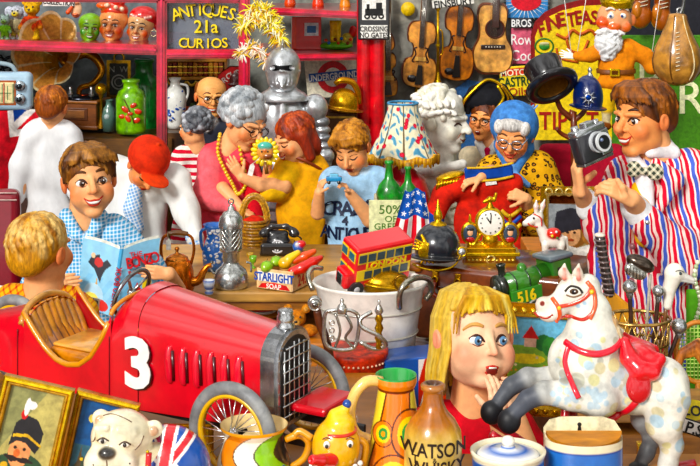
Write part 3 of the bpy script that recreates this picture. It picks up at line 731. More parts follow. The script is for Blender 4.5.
def bottle(name, label, x, y0, y1, r, d, col, neck=.36, lip=None, cat='bottle', shoulder=.3):
    H_ = y1-y0; n = r*neck
    prof = [(0, y1), (r*.9, y1), (r, y1-H_*.04), (r*.98, y0+H_*(shoulder+.12)), (r*.82, y0+H_*(shoulder+.02)), (n*1.15, y0+H_*shoulder*.72), (n, y0+H_*shoulder*.55), (n, y0+H_*.07), (n*1.25, y0+H_*.06), (n*1.25, y0+.4), (n*.7, y0), (n*.6, y0+H_*.06)]
    return prof
t = Thing('green_bottle', 145, 132, 8.55, 'tall plain green glass bottle behind the flowered one', 'bottle'); g = MB(t)
g.lathe(144, [(0, 132), (16, 132), (17, 128), (17, 88), (14, 79), (9, 74), (8.5, 63), (10, 62), (10, 59), (7, 58.5), (6, 64)], 0, '#1f9438', sy=.8).build('body', mat('gloss', 30, .5, key='greenglass'))
t = Thing('green_bottle', 130, 132, 8.2, 'green glass bottle painted with red berries and leaves', 'bottle'); g = MB(t)
g.lathe(131, [(0, 133), (14, 133), (15, 129), (15, 98), (12.5, 91), (8, 88), (7.5, 83), (9, 82), (9, 79.5), (6, 79), (5, 84)], 0, '#7cc22c', sy=.8).build('body', mat('gloss', 30, .5, key='greenglass'))
g = MB(t)
for x, y, r, q in ((127, 108, 3.5, 40), (135, 104, 3, -30), (139, 110, 3.6, 10), (130, 117, 3.2, 60), (138, 119, 3.4, -20), (124, 115, 3, 0), (132, 112, 2.4, 0)): g.ball(x, y, (r*1.3, .8, r*.8), -12.6+abs(x-131)*.25, '#d83818', 10, (0, q, 0))
g.tube([(126, 98, -12), (131, 108, -12.6), (136, 122, -12)], .5, '#5a2410').build('painted_berries', MG())
# bookcase behind the bald man, jug
t = Thing('bookcase', 197, 330, 8.75, 'brown bookcase with a carved shelf edge behind the bald man', 'bookcase'); g = MB(t)
g.box(197, 190, 62, 270, 2, 12, '#3a2412').box(197, 58.5, 62, 5, 26, 0, '#b8782a', 1).box(197, 77, 62, 3, 26, 0, '#c8862c', .6).box(167, 190, 3, 270, 24, 0, '#8a5420').box(227, 190, 3, 270, 24, 0, '#8a5420').box(197, 130, 62, 3, 26, 0, '#9c6426', .6)
g.build('case', MW()); g = MB(t)
for i in range(6): g.tube([(169+i*9.6, 80, -13.5), (174+i*9.6, 84, -13.5), (178.6+i*9.6, 80, -13.5)], 1.2, '#e0b048')
g.build('carving', MW())
for i in range(11):
    x = 170.5+i*5.1; c = ['#a04c1c', '#c87c28', '#8a3c1c', '#b86420', '#d8943a', '#9c3218'][i*5 % 6]
    t = Thing('book', x, 75.5, 8.72, 'old leather bound book in the row on the bookcase top shelf', 'book', 'books on the bookcase shelf'); g = MB(t); g.box(x, 68.5, 4.4, 13.6, 9, -2, c, .7).build('cover', MP()); g = MB(t); g.box(x, 66, 4.6, 1, .8, -6.4, '#f0cc60').build('gilt_band', MB_()); g = MB(t); g.box(x, 72, 4.6, 1, .8, -6.4, '#f0cc60').build('gilt_band', MB_())
for i, (x, h, c) in enumerate(((188, 22, '#b8441c'), (193, 26, '#4a5a30'), (224, 24, '#c87c28'))):
    t = Thing('book', x, 128, 8.7, ('red brown', 'dark green', 'tan')[i]+' book standing on the lower bookcase shelf', 'book', None, parts=False); g = MB(t); g.box(x, 128.5-h/2, 4.5, h, 9, 0, c, .6).build('book', MP())
def chin(g, x, y0, y1, fn, n=26, seed=3, col='#2b56ae'):
    rs = random.Random(seed)
    for i in range(n):
        y = rs.uniform(y0, y1); a = rs.uniform(-1.3, 1.3); r = fn(y); g.ball(x+r*math.sin(a), y, (rs.uniform(1, 2.6), .5, rs.uniform(.8, 2)), -r*math.cos(a)+.1, col if rs.random() > .3 else '#6a94d8', 8, (0, rs.uniform(-60, 60), math.degrees(a)))
t = Thing('china_jug', 175, 128, 8.3, 'tall white china jug with blue flowers and one handle', 'jug'); g = MB(t)
g.lathe(175, [(0, 128), (7, 128), (8, 124), (11, 108), (11.5, 98), (9, 90), (5, 86), (4.4, 82), (6.2, 78), (5.4, 78), (3.6, 83)], 0, '#eef0ea'); chin(g, 175, 90, 122, lambda y: 10.8); g.build('body', MG()); g = MB(t); g.tube([(180, 84, 0), (187, 86, 0), (188, 94, 0), (185, 102, 0)], 1.3, '#eef0ea').build('handle', MG())
worldbox('trim_14', -1.12, -.6, 8.12, 8.7, 0, 1.115, '#5a3a1c', MW())
t = Thing('red_sign', 234, 90, 8.6, 'round topped red board with white capitals and a bowler hat on it', 'sign'); g = MB(t); g.prism([(213, 130), (213, 90), (218, 74), (230, 66), (250, 66), (250, 130)], 0, 2, '#d82424', 1).build('board', MP()); g = MB(t)
for i, ch in enumerate('CIRCUS'): g.text(ch, 216+i*4.2, 88-i*4+max(0, i-3)*2.2, 6, -.5, '#f6e8e0', rz=55-i*11, bold=.1)
g.build('lettering', MP()); g = MB(t); b = Blob(1, '#5a2422'); b.ell((237, 80, -3), (7.5, 3, 8)); b.ell((237, 84, -3), (10, 4, 1.6)); b.mesh(g, .6); g.build('painted_hat', MG())
# red book & toy scene on the shelf, dolls above
t = Thing('red_book', 308, 49.5, 8.4, 'thick red album with a blue and white label on the shelf', 'book'); g = MB(t); g.rot((308, 34), rz=8); g.box(308, 33, 26, 33, 8, 0, '#dc2418', .8).box(294, 33, 5, 33, 8.6, 0, '#f04a30', 1.5).build('cover', MG()); g = MB(t); g.rot((308, 34), rz=8); g.box(311, 29, 14, 13, 1, -4.3, '#dfe9ec', .2).box(311, 29, 9, 7, 1, -4.8, '#4a7ab0', .2).build('label_plate', MP())
def figurine(name, x, y, d, h, robe, hair_, label, cat='doll', arms=True):
    t = Thing(name, x, y, d, label, cat); t.root.location.z += .018; u = h/10; b = Blob(u*.5, robe); b.tau = .6
    b.cap((x, y-.6*u, 0), (x, y-5*u, 0), 2.2*u, 1.2*u, robe)
    for s in (-1, 1): b.chain([(x+s*1*u, y-6*u, 0), (x+s*2.2*u, y-4.4*u, -.4*u), (x+s*.9*u, y-3.4*u, -1.6*u)], [.7*u, .6*u, .4*u], robe)
    b.ell((x, y-5.5*u, -1*u), (.6*u, .4*u, 1.2*u), '#f0d040'); b.ell((x, y-7.9*u, 0), (1.3*u, 1.3*u, 1.5*u), SK, k=.3); b.ell((x, y-8.4*u, .4*u), (1.5*u, 1.4*u, 1.4*u), hair_, k=.2)
    g = MB(t); b.mesh(g, max(.4, h/50)); g.build('body', MG()); g = MB(t)
    for s in (-1, 1): g.ball(x+s*.5*u, y-7.8*u, .2*u, -1.35*u, '#201010', 8)
    g.build('face', MP())
figurine('puppet', 290, 8, 8.5, 27, '#e0502c', '#7ab0b8', 'orange robed puppet leftmost on the top shelf, cut by picture edge')
figurine('puppet', 318, 9, 8.5, 28, '#e0442c', '#6a8a98', 'orange robed puppet in the middle of the top shelf')
figurine('puppet', 345, 10, 8.5, 26, '#e8882c', '#e8d038', 'yellow puppet beside the railway crossing sign')
t = Thing('toy_castle', 336, 54, 8.4, 'toy castle scene with yellow towers on a green base', 'toy'); t.root.location.z += .038; g = MB(t); b = Blob(1.5, '#5aa83a'); b.ell((336, 52, 0), (17, 8, 4), '#6ab83c'); b.ell((347, 46, 0), (6, 5, 7), '#b8a84a'); b.ell((353, 38, 0), (4, 4, 6), '#c82c2c'); b.mesh(g, .7); g.build('base', MP())
for x, c in ((333, '#e0b030'), (338, '#f0c83c')):
    g = MB(t); g.lathe(x, [(3, 52), (3, 32), (3.6, 31), (3.6, 27), (2.4, 27), (2.4, 31)], 0, c, seg=14).build('tower', MP())
g = MB(t)
for i in range(9): g.ball(326+i*3.1, 46+3*math.sin(i*2), 1.8, -6, ['#d84828', '#3a6ab0', '#e8d048', '#8a4a28'][i % 4], 8)
g.build('little_people', MP())
# underground sign
t = Thing('station_sign', 335, 80, 8.3, 'square white sign with red ring and blue UNDERGROUND bar', 'sign'); g = MB(t); g.prism([(304, 60), (356, 57), (357, 94), (308, 100)], 0, 2, '#efe9d2', .6).build('board', MP())
g = MB(t); g.prism([(308+32+22*math.cos(a)*.72*1.0-7, 77-16*math.sin(a)) for a in np.linspace(0, 6.28, 40)[:-1]], -.8, 0, '#dd2c34'); g.prism([(333+9*math.cos(a), 77-9.5*math.sin(a)) for a in np.linspace(0, 6.28, 30)[:-1]], -1.4, -.7, '#f4f0e4').build('red_ring', MP())
g = MB(t); g.rot((333, 76), ry=-6); g.box(333, 75.5, 48, 8.5, .9, -1.6, '#2a5cae', .2).text('UNDERGROUND', 333, 75.8, 6.6, -2.3, '#f6f6f2', .2, sx=.72, bold=.18).build('name_bar', MP())
# brass fireman helmet
t = Thing('brass_helmet', 345, 112, 7.7, 'polished brass fireman helmet with a tall comb beside the pillar', 'helmet'); g = MB(t); b = Blob(2.5, '#e0a41c'); b.ell((344, 104, 0), (15, 14, 16)); b.ell((344, 120, 0), (22, 22, 12), op='-', k=.6); b.ell((344, 109, 0), (20, 18, 2.2), '#b8801c', rot=(0, 8, 0)); b.mesh(g, .7); g.build('dome', MB_())
g = MB(t); g.tube([(335, 84, -2), (341, 80, -2), (352, 82, -1), (358, 92, 0), (360, 104, 0)], [2.4, 3.4, 3.4, 3, 1.5], '#d0901c', 10, flat=1.4).build('comb', MB_())
t = Thing('leather_case', 345, 190, 7.72, 'dark brown leather case under the brass helmet', 'case', parts=False); g = MB(t); g.box(340, 150, 34, 78, 20, 2, '#5a3a1e', 2).box(340, 116, 30, 2, 21, 2, '#c8a04a').build('leather_case', MP())
worldbox('trim_15', -.22, .05, 7.5, 7.95, 0, .87, '#5a3a1c', MW())
# ---- crossing sign
t = Thing('crossing_sign', 374, 20, 7.72, 'black railway sign reading CROSSING NO GATES over the red pillar', 'sign'); g = MB(t); g.box(374, 12, 32, 56, 3, 0, '#18181c', 2).build('board', MG())
g = MB(t); g.box(374, 8, 24, 24, .6, -1.8, '#f2f0ea', .6).box(374, 31.5, 27, 13, .6, -1.8, '#f2f0ea', 1.2).build('white_panels', MP()); g = MB(t); g.text('CROSSING', 374, 28.6, 5.2, -2.4, '#101010', .2, sx=.82, bold=.1).text('NO GATES', 374, 34.8, 5.2, -2.4, '#101010', .2, sx=.82, bold=.1)
g.box(374, 12, 18, 7, .5, -2.3, '#141414', 1).box(379, 6, 6, 7, .5, -2.3, '#141414', .5).box(368, 7, 3, 6, .5, -2.3, '#141414'); 
for x in (367, 374, 381): g.ring(x, 16, 2.2, .8, -2.4, '#141414', 16)
g.build('engine_symbol', MP())
# ---- instruments on the wall
def violin(x, y0, y1, d, label, col='#a8521c', rz=0, wid=17, body_only=False, name='violin'):
    t = Thing(name, x, y1, d, label, 'violin'); H_ = y1-y0; cx = x
    def out(k=1.0):
        pts = []
        pr = [(0, .00), (.55, .02), (.78, .10), (.82, .2), (.76, .31), (.52, .35), (.44, .44), (.52, .54), (.82, .58), (.95, .66), (1.0, .77), (.92, .9), (.65, .98), (0, 1.0)]
        P_ = np.array([(a*wid*k, y0+b*H_+(1-k)*(.5-b)*H_*.12) for a, b in pr]); P_, _ = catmull(np.c_[P_, np.zeros(len(P_))], np.zeros(len(P_)), 4, False)
        R_ = [(cx+a, b) for a, b, _ in P_]; L_ = [(cx-a, b) for a, b, _ in P_[1:-1]][::-1]; return R_+L_
    g = MB(t); g.rot((x, y1), rz=0, ry=rz); g.prism(out(), -6, 3, '#6a2810', 1.2); g.prism(out(.93), -7.2, -6, col, 1.0); g.build('body', mat('gloss', 22, .55, key='violinwood'))
    g = MB(t); g.rot((x, y1), ry=rz)
    for s in (-1, 1): g.tube([(x+s*4, y0+H_*.4, -7.6), (x+s*6.5, y0+H_*.42, -7.6), (x+s*5, y0+H_*.5, -7.6), (x+s*8, y0+H_*.6, -7.6), (x+s*6, y0+H_*.62, -7.6)], .7, '#2a0c06')
    g.build('sound_holes', MP())
    g = MB(t); g.rot((x, y1), ry=rz); g.box(x, (y0-60+y0+H_*.4)/2, 5.2, 60+H_*.4, 3, -9, '#2c1a14', .8); g.box(x, y0-30, 6, 60, 4, -4.6, '#7a4420').build('neck', MG())
    g = MB(t); g.rot((x, y1), ry=rz); g.prism([(x-2.2, y0+H_*.66), (x+2.2, y0+H_*.66), (x+4, y0+H_*.95), (x-4, y0+H_*.95)], -11, -8, '#17120f', .6); g.box(x, y0+H_*.57, 11, 4, 1.4, -8.6, '#d8a860', .4).build('tailpiece', MG())
    g = MB(t); g.rot((x, y1), ry=rz)
    for i in range(4): g.tube([(x-1.8+i*1.2, y0-40, -11), (x-1.8+i*1.2, y0+H_*.68, -11.3)], .22, '#e8e4dc', 5)
    g.build('strings', MM()); g = MB(t); g.rot((x, y1), ry=rz); g.ball(x-7, y1-9, (5, 1.4, 3.6), -8, '#141012').build('chin_rest', MG())
    return t
violin(418, 20, 87, 8.86, 'brown violin hanging left of the slim brass trumpet', '#e8a05c', 4, 18)
violin(455, 5, 80, 8.86, 'darker brown violin between the trumpet and the guitar', '#dc8444', 4, 18)
violin(384, 6, 53, 8.86, 'violin half hidden behind the crossing sign', '#c87a3c', -16, 14)
violin(388, 52, 96, 8.86, 'small orange violin low beside the red pillar', '#d88a38', 0, 10)
t = Thing('guitar', 492, 72, 8.86, 'acoustic guitar with round sound hole hanging on the wall', 'guitar')
def gout(k):
    pr = [(0, 0), (.5, 0), (.72, .08), (.74, .2), (.66, .36), (.72, .5), (.95, .64), (1, .78), (.85, .93), (.5, 1), (0, 1)]
    P_ = np.array([(a*20.5*k, 38+(b-.5)*71*k) for a, b in pr]); P_, _ = catmull(np.c_[P_, np.zeros(len(P_))], np.zeros(len(P_)), 4, False); return [(492+a, b) for a, b, _ in P_]+[(492-a, b) for a, b, _ in P_[1:-1]][::-1]
g = MB(t); g.prism(gout(1), -8, 3, '#7a3c18', 1.2); g.prism(gout(.94), -9, -8, '#efb068', .6).build('body', mat('gloss', 22, .5, key='violinwood'))
g = MB(t); g.prism([(494+8.5*math.cos(a), 28-8.5*math.sin(a)) for a in np.linspace(0, 6.28, 30)[:-1]], -9.6, -9, '#2a1410').build('sound_hole', MP())
g = MB(t); g.ring(494, 28, 9.2, .8, -9.6, '#5a2410').build('rosette', MP())
g = MB(t); g.rot((492, 70), ry=2); g.box(493, -4, 7, 62, 3, -10.5, '#3a2018', .6).build('neck', MG()); g = MB(t); g.box(492, 46, 24, 4.4, 2.4, -9.8, '#24120c', .8)
for i in range(6): g.ball(485+i*2.8, 46, .7, -11.3, '#f0e8d8', 8)
g.build('bridge', MG()); g = MB(t)
for i in range(6): g.tube([(490+i*1.1, -30, -12.2), (489.5+i*1.2, 46, -11.6)], .2, '#e8e4dc', 5)
g.build('strings', MM())
def trumpet(x, y0, y1, label, d=8.72):
    t = Thing('trumpet', x, y1, d, label, 'trumpet'); g = MB(t); g.tube([(x, y0, 0), (x, y1-14, 0)], 1.4, '#d8a41c', 10).lathe(x, [(2.6, y0), (2.6, y0+3), (1.4, y0+5)], 0, '#f0c84c').lathe(x, [(2.3, y0+(y1-y0)*.45), (2.3, y0+(y1-y0)*.48)], 0, '#f0c84c'); g.build('tube', MB_()); g = MB(t); g.lathe(x, [(1.4, y1-18), (2, y1-12), (3.4, y1-7), (7, y1-1.5), (8.5, y1), (7.6, y1), (3, y1-5)], 0, '#e8b428', seg=24).build('bell', MB_())
    g = MB(t); g.tube([(x+2, y0+24, 0), (x+4.5, y0+27, 0), (x+4.5, y0+46, 0), (x+2, y0+49, 0)], .8, '#e8b428').build('loop', MB_())
trumpet(438, 6, 90, 'slim brass trumpet hanging between the two large violins'); trumpet(418, 60, 98, 'brass trumpet bell showing under the left violin', 8.88)
t = Thing('sign', 453, 2, 8.7, 'tilted white sign reading FINSBURY above the violins', 'sign'); g = MB(t); g.rot((453, 2), ry=-7); g.box(453, 2, 42, 8, 2, 0, '#f2f0e8', .5).build('board', MP()); g = MB(t); g.rot((453, 2), ry=-7); g.text('FINSBURY', 453, 2.4, 7.5, -1.3, '#101010', .3, sx=.85, bold=.2).build('lettering', MP())
t = Thing('banjo', 409, 6, 8.88, 'round yellow and red tambourine high on the wall', 'tambourine', parts=False); t.name = 'tambourine'; g = MB(t); g.rot((408, 9), rx=90); g.lathe(408, [(0, 12), (7, 12), (7, 8), (0, 8)], 0, '#f0c838').build('tambourine', MP())
t = Thing('blue_poster', 463, 100, 8.9, 'plain sky blue poster behind the marble bust', 'poster', parts=False); g = MB(t); g.prism([(448, 150), (450, 92), (468, 80), (492, 84), (496, 150)], 0, 2, '#5484c8', .4).build('blue_poster', MP())
# ---- tin signs
def plate(name, label, x0, y0, x1, y1, d, col, texts, edge=None, cat='sign', rz=0, extra=None):
    t = Thing(name, (x0+x1)/2, y1, d, label, cat); cx, cy = (x0+x1)/2, (y0+y1)/2; g = MB(t); g.rot((cx, cy), ry=rz); g.box(cx, cy, x1-x0, y1-y0, 2, 0, col, .8)
    if edge: framebox(g, x0, y0, x1, y1, 1.2, 1.8, -.5, edge)
    if extra: extra(g)
    g.build('plate', MP()); g = MB(t); g.rot((cx, cy), ry=rz)
    for s, x, y, sz, c, bo, sx in texts: g.text(s, x, y, sz, -1.6, c, .3, bold=bo, sx=sx)
    g.build('lettering', MP()); return t
def burst(g):
    for i in range(26):
        a = i*2*math.pi/26; g.prism([(526+10*math.cos(a-.05), 1-9*math.sin(a-.05)), (526+24*math.cos(a), 1-20*math.sin(a)), (526+10*math.cos(a+.05), 1-9*math.sin(a+.05))], -1.5, -1, '#e8f0f8')
    g.prism([(526+15*math.cos(a), 1-9.5*math.sin(a)) for a in np.linspace(0, 6.28, 30)[:-1]], -2.2, -1, '#d82030')
plate('tin_sign', 'blue tin sign with a red oval reading JASSO', 506, -20, 548, 18, 8.86, '#4c88c4', [('JASSO', 527, 3, 8.5, '#ffffff', .2, .8)], extra=burst).__class__
plate('tin_sign', 'narrow black tin sign reading BROS under the blue one', 511, 18, 532, 27, 8.84, '#2a2c34', [('BROS', 521, 22.8, 7.5, '#f4f4f4', .2, .8)])
plate('tin_sign', 'pink tin sign reading ROWN Cocoa in white', 511, 28, 532, 64, 8.88, '#dd6f86', [('Row', 521.5, 39, 11, '#fff4f2', .1, .8), ('Coc', 521.5, 55, 11, '#fff4f2', .1, .85)])
def castrol(g): g.box(518, 71.5, 31, 7, 1, -1.2, '#d83a24', .3)
plate('tin_sign', 'yellow tin sign reading MOTOR CASTROL below the pink sign', 500, 66, 535, 96, 8.82, '#f0d21e', [('MOTOR', 516, 72, 6.5, '#fff4d0', .1, .95), ('CASTROL', 518, 81, 9.5, '#14401c', .25, .72), ('Oils', 517, 91, 8, '#b03818', .1, 1.1)], extra=castrol, rz=-4)
# FINE TEAS board
t = Thing('tea_sign', 572, 132, 8.8, 'large arched yellow tea advertising board with red border', 'sign'); g = MB(t)
arch = [(531+5*0, 140), (531, 35), (535, 22), (545, 12), (560, 5), (580, 0), (600, -1), (625, 3), (625, 140)]
arch2 = [(535, 140), (535, 37), (539, 26), (548, 17), (562, 10.5), (581, 6), (600, 5), (622, 8), (622, 140)]
g.prism(arch, 0, 3, '#8a1818', .6); g.prism(arch2, -1, .2, '#f4d018', .3).build('board', MP()); g = MB(t)
for s, x, y, r in (('F', 541, 29, 16), ('I', 547, 24.5, 12), ('N', 553, 22, 11), ('E', 561, 19, 10), ('T', 571, 19, 10), ('E', 578, 17, 7), ('A', 586, 17, 4), ('S', 594, 17, 0), ): g.text(s, x, y, 14, -1.6, '#a01c14', .4, rz=r, bold=.5, sx=.8)
for s, x in (('T', 545), ('I', 554), ('P', 562), ('T', 592)): g.text(s, x, 120, 18, -1.6, '#a81c14', .4, bold=.4, sx=.8)
g.build('lettering', MP()); g = MB(t); g.ring(544, 46, 9, .8, -1.6, '#3a7a30', 30, R2=7.5); b = Blob(.5, '#3a8a38'); b.ell((544, 46, -2), (5.5, 1, 4)); b.ell((544, 43, -2.6), (5, 1, 1.2), '#e8e0b0'); b.mesh(g, .5)
g.tube([(556, 34, -2), (566, 38, -2), (572, 30, -2), (580, 34, -2), (590, 30, -2), (596, 36, -2)], 1.6, '#c85818'); g.tube([(566, 38, -2), (570, 50, -2), (582, 52, -2), (588, 40, -2)], 1.4, '#c85818'); g.tube([(556, 48, -2), (560, 58, -2), (578, 62, -2)], 1.1, '#c85818'); g.build('picture', MP())
# green shop board at right
t = Thing('green_sign', 664, 190, 8.0, 'big dark green fascia board with pale capitals behind the photographer', 'sign'); g = MB(t); g.box(690, 180, 156, 290, 3, 0, '#4a8428', 1); g.build('board', MP())
g = MB(t); g.text('B', 648, 66, 30, -2, '#eef0c0', .5, bold=.2).text('R', 690, 96, 34, -2, '#eef0c0', .5, bold=.2).text('I', 700, 60, 26, -2, '#eef0c0', .5); g.build('lettering', MP())
g = MB(t); g.prism([(632, 78), (634, 62), (642, 52), (654, 56), (660, 70), (650, 82), (638, 86)], -1.9, -1.4, '#7aa040').build('painted_leaf', MP())
structure('wall_dark_panel', lambda g: g.box(665, 20, 110, 70, 2, 0, '#1c1c26'), MP(), 8.6, 665, 20)  # flat near-black panel standing in front of the wall
# ================================================================ people
def person(x, y, d, label): return Thing('person', x, y, d, label, 'person')
def legs(t, x, y, w, d, col='#2c3038', vox=2.5):
    """trousers and shoes down to the floor, hidden by the counter in the picture"""
    fy = HZ+FPX*CAMH/d; b = Blob(3, col)
    for s in (-1, 1): b.chain([(x+s*w*.25, y, 4), (x+s*w*.27, (y+fy)/2, 2), (x+s*w*.27, fy-4, 6)], [w*.26, w*.2, w*.14]); b.ell((x+s*w*.28, fy-3.4, -w*.1), (w*.13, w*.3, 3.6), '#181414')
    g = MB(t); b.mesh(g, vox); g.build('trousers', MC())
def cloth(t, name, b, m, vox=.9, extra=None):
    g = MB(t); b.mesh(g, vox)
    if extra: extra(g)
    return g.build(name, m)
def skin(t, b, g, vox=.6): b.mesh(g, vox); return g.build('body', MS())
# -- boy seen from behind in a pale shirt
t = person(50, 377, 7.2, 'auburn haired person in a white shirt standing with back turned'); b = Blob(1.5, SK); g = MB(t)
H1 = Head(b, g, 52, 107, 0, 21, yaw=172, face=False, roll=4); b.cap((52, 112, 2), (50, 132, 3), 8, 9); b.chain([(24, 178, 0), (18, 200, -4)], [6, 5]); hand(b, (17, 203, -4), (-.1, 0, -1), (1, 0, 0), 16, thumb=1)
skin(t, b, g); hair(t, H1, '#9a4c1c', 'short', '#cf7a34', '#5a240c', n=110, vox=.6)
b = Blob(9, '#e6e8ea'); b.wob = (1.0, .16, (1, 1, .5)); b.ell((49, 165, 6), (27, 15, 46)); b.ell((49, 225, 6), (26, 15, 34)); b.chain([(34, 130, 4), (64, 130, 4)], 9); b.chain([(29, 138, 3), (21, 165, 0), (16, 198, -3)], [11, 10, 8]); b.chain([(70, 138, 3), (80, 165, -3), (78, 190, -12)], [11, 10, 8]); b.chain([(42, 124, 3), (60, 125, 1)], 5, k=2, col='#f4f6f8')
cloth(t, 'shirt', b, MCW()); legs(t, 48, 240, 50, 7.2)
# -- bald man
t = person(211, 360, 7.7, 'balding smiling person with round glasses behind the grey haired shoppers'); b = Blob(1.5, SK); g = MB(t)
H1 = Head(b, g, 211, 97, 0, 19.5, yaw=14, pitch=4, roll=3, skin='#f0b074', fat=1.12, jaw=1.5, old=1); b.cap((210, 105, 3), (208, 122, 5), 9, 10); skin(t, b, g)
H1.glasses(t, '#4a3020'); hb = Blob(.8, '#8a4a1c'); g = MB(t); hb.c = np.array([211, 0, -97.]); hb.frame(211, 97, 0, 19.5, H1.R)
for s in (-1, 1): hb.ell((.66*s, .3, .32), (.16, .42, .38), '#8a4a1c')
hb.ell((0, .72, .2), (.62, .3, .5)); hb.noframe(); hb.mesh(g, .6); g.build('hair', MH())
b = Blob(6, '#2a2c38'); b.ell((208, 160, 6), (26, 13, 45)); b.chain([(190, 130, 5), (228, 130, 5)], 9); b.chain([(203, 119, -2), (208, 128, -9), (215, 119, -2)], 3, '#f0f0f0', k=1); cloth(t, 'jacket', b, MC()); legs(t, 208, 200, 46, 7.7)
# -- woman in a striped top, back turned
t = person(190, 365, 6.95, 'person with curly dark grey hair in a red and white striped top'); b = Blob(1.5, SK); g = MB(t)
H1 = Head(b, g, 194, 128, 0, 18, yaw=-118, pitch=8, eyes='open'); b.cap((195, 135, 2), (197, 150, 3), 8, 9); skin(t, b, g); hair(t, H1, '#5c6068', 'curly', '#c8ccd4', '#20242c', n=120, vox=.55)
b = Blob(7, '#f2e8e0'); b.ell((194, 190, 5), (19, 13, 44)); b.ell((192, 240, 5), (22, 15, 40)); b.chain([(183, 154, 4), (207, 152, 4)], 8); b.chain([(180, 158, 0), (175, 180, -8), (184, 205, -22)], [9, 8, 6]); b.chain([(209, 158, 2), (214, 190, 0)], [9, 8])
cloth(t, 'striped_top', b, mat('cloth', 45, .25, key='redstripe', pattern=pat_stripes(t.s, 7.2, ['#f6f0e8', '#d8283c'], (0, 90, 0), 1.6, 1.2)))
legs(t, 192, 262, 44, 6.95, '#203050')
# -- man in a red cap leaning over the counter
t = person(148, 415, 6.45, 'person in a red baseball cap and white coat leaning over the counter'); b = Blob(1.5, SKD); g = MB(t)
H1 = Head(b, g, 147, 165, -12, 23.5, yaw=36, pitch=36, roll=14, skin='#e89c68', eyes='down', mouth='closed'); b.cap((147, 172, 0), (140, 196, 8), 11, 13); skin(t, b, g, .7)
hair(t, H1, '#9a4a1c', 'short', '#c06a2c', '#5a2810', n=40, vox=.8)
b = Blob(1, '#dd3010'); b.frame(*H1.pos[:2], H1.pos[2], 24, H1.R); b.ell((0, .2, .46), (.9, .96, .78)); b.ell((0, .1, -.55), (1.2, 1.3, .75), op='-', k=.1); b.noframe()
b.frame(*H1.pos[:2], H1.pos[2], 24, H1.R); b.ell((0, -.95, .42), (.62, .55, .10), '#e8431c', rot=(-14, 0, 0), k=.12); b.ell((0, .2, 1.25), .08, '#e8431c', k=.03); b.noframe(); cloth(t, 'cap', b, mat('cloth', 30, .3), .7)
b = Blob(12, '#e9ebe9'); b.wob = (1.2, .13, (1, 1, .6)); b.ell((132, 214, 12), (34, 22, 50)); b.ell((140, 275, 12), (34, 22, 46)); b.chain([(112, 172, 10), (150, 182, 4), (172, 180, 6)], [15, 15, 14]); b.chain([(174, 182, 4), (186, 208, -6), (198, 232, -24)], [14, 12, 9]); b.chain([(108, 178, 8), (100, 215, 2), (112, 240, -20)], [14, 13, 9])
cloth(t, 'coat', b, MCW(), 1.1); b = Blob(3, '#6e9ede'); b.chain([(138, 186, -14), (135, 205, -15), (138, 225, -14)], [7, 9, 8]); m_ = mat('cloth', 40, .2, key='bluecheck1', pattern=pat_check(t.s, 3.2, '#7fb0e6', '#eaf2fa', .4)); cloth(t, 'shirt', b, m_); b = Blob(3, '#6e9ede'); b.chain([(196, 231, -25), (200, 238, -28)], [8, 7]); cloth(t, 'shirt_cuff', b, m_)
b = Blob(1, SK); hand(b, (201, 240, -28), (.25, -.2, -1), (-1, -.3, -.3), 22, curl=(40, 45, 45, 50), thumb=-1); g = MB(t); b.mesh(g, .5); g.build('hand', MS()); legs(t, 138, 300, 60, 6.45)
# -- granny in pink
t = person(230, 405, 6.6, 'elderly person in a long pink coat with grey curls and glasses'); b = Blob(1.5, SK); g = MB(t)
H1 = Head(b, g, 245, 121, -4, 27, yaw=52, pitch=18, roll=10, old=1, nose=1.05, smile=.3, mouth='closed', blush='#ee9468', eyes='down', brow='#8a8078'); b.cap((238, 128, 2), (228, 152, 4), 10, 13)
b.chain([(224, 186, -14), (243, 203, -26)], [7, 5]); hand(b, (245, 205, -27), (.95, -.05, -.5), (0, .3, -1), 21, curl=(30, 40, 45, 50), thumb=1); skin(t, b, g)
H1.glasses(t, '#3a3a40'); hair(t, H1, '#b4bac0', 'curly', '#f0f2f4', '#606870', n=150, vox=.55)
p = H1.w(.82, -.05, -.3); g = MB(t); g.ball(p[0], -p[2], 1.8, p[1], '#f4c030').build('earring', MB_())
b = Blob(9, '#ee6470'); b.wob = (1.0, .15, (1, 1, .45)); b.chain([(214, 158, 6), (240, 156, 4)], 13); b.ell((224, 190, 6), (25, 17, 50)); b.ell((222, 262, 8), (34, 22, 66)); b.chain([(211, 162, 2), (206, 192, -8), (218, 198, -14), (234, 203, -24)], [13, 12, 9, 7], '#f27a82'); b.chain([(248, 160, 2), (256, 190, 0), (258, 215, -8)], [9, 9, 7])
cloth(t, 'coat', b, MC(), 1.0); b = Blob(3, '#d8202c'); b.chain([(244, 165, -12), (254, 190, -13), (258, 235, -14)], [7, 9, 9]); cloth(t, 'scarf', b, MC()); legs(t, 222, 320, 40, 6.6)
nk = [(220, 134, 0), (219, 150, -12), (226, 166, -17), (234, 180, -19), (240, 190, -20), (248, 178, -20), (244, 160, -18), (240, 142, -10)]
g = MB(t); P_, _ = catmull(np.array(nk, float), np.zeros(len(nk)), 5, False)
for p in P_[::1]: g.ball(p[0], p[1], 2.0, p[2]-1, '#e8c428', 8)
g.build('bead_necklace', MG())
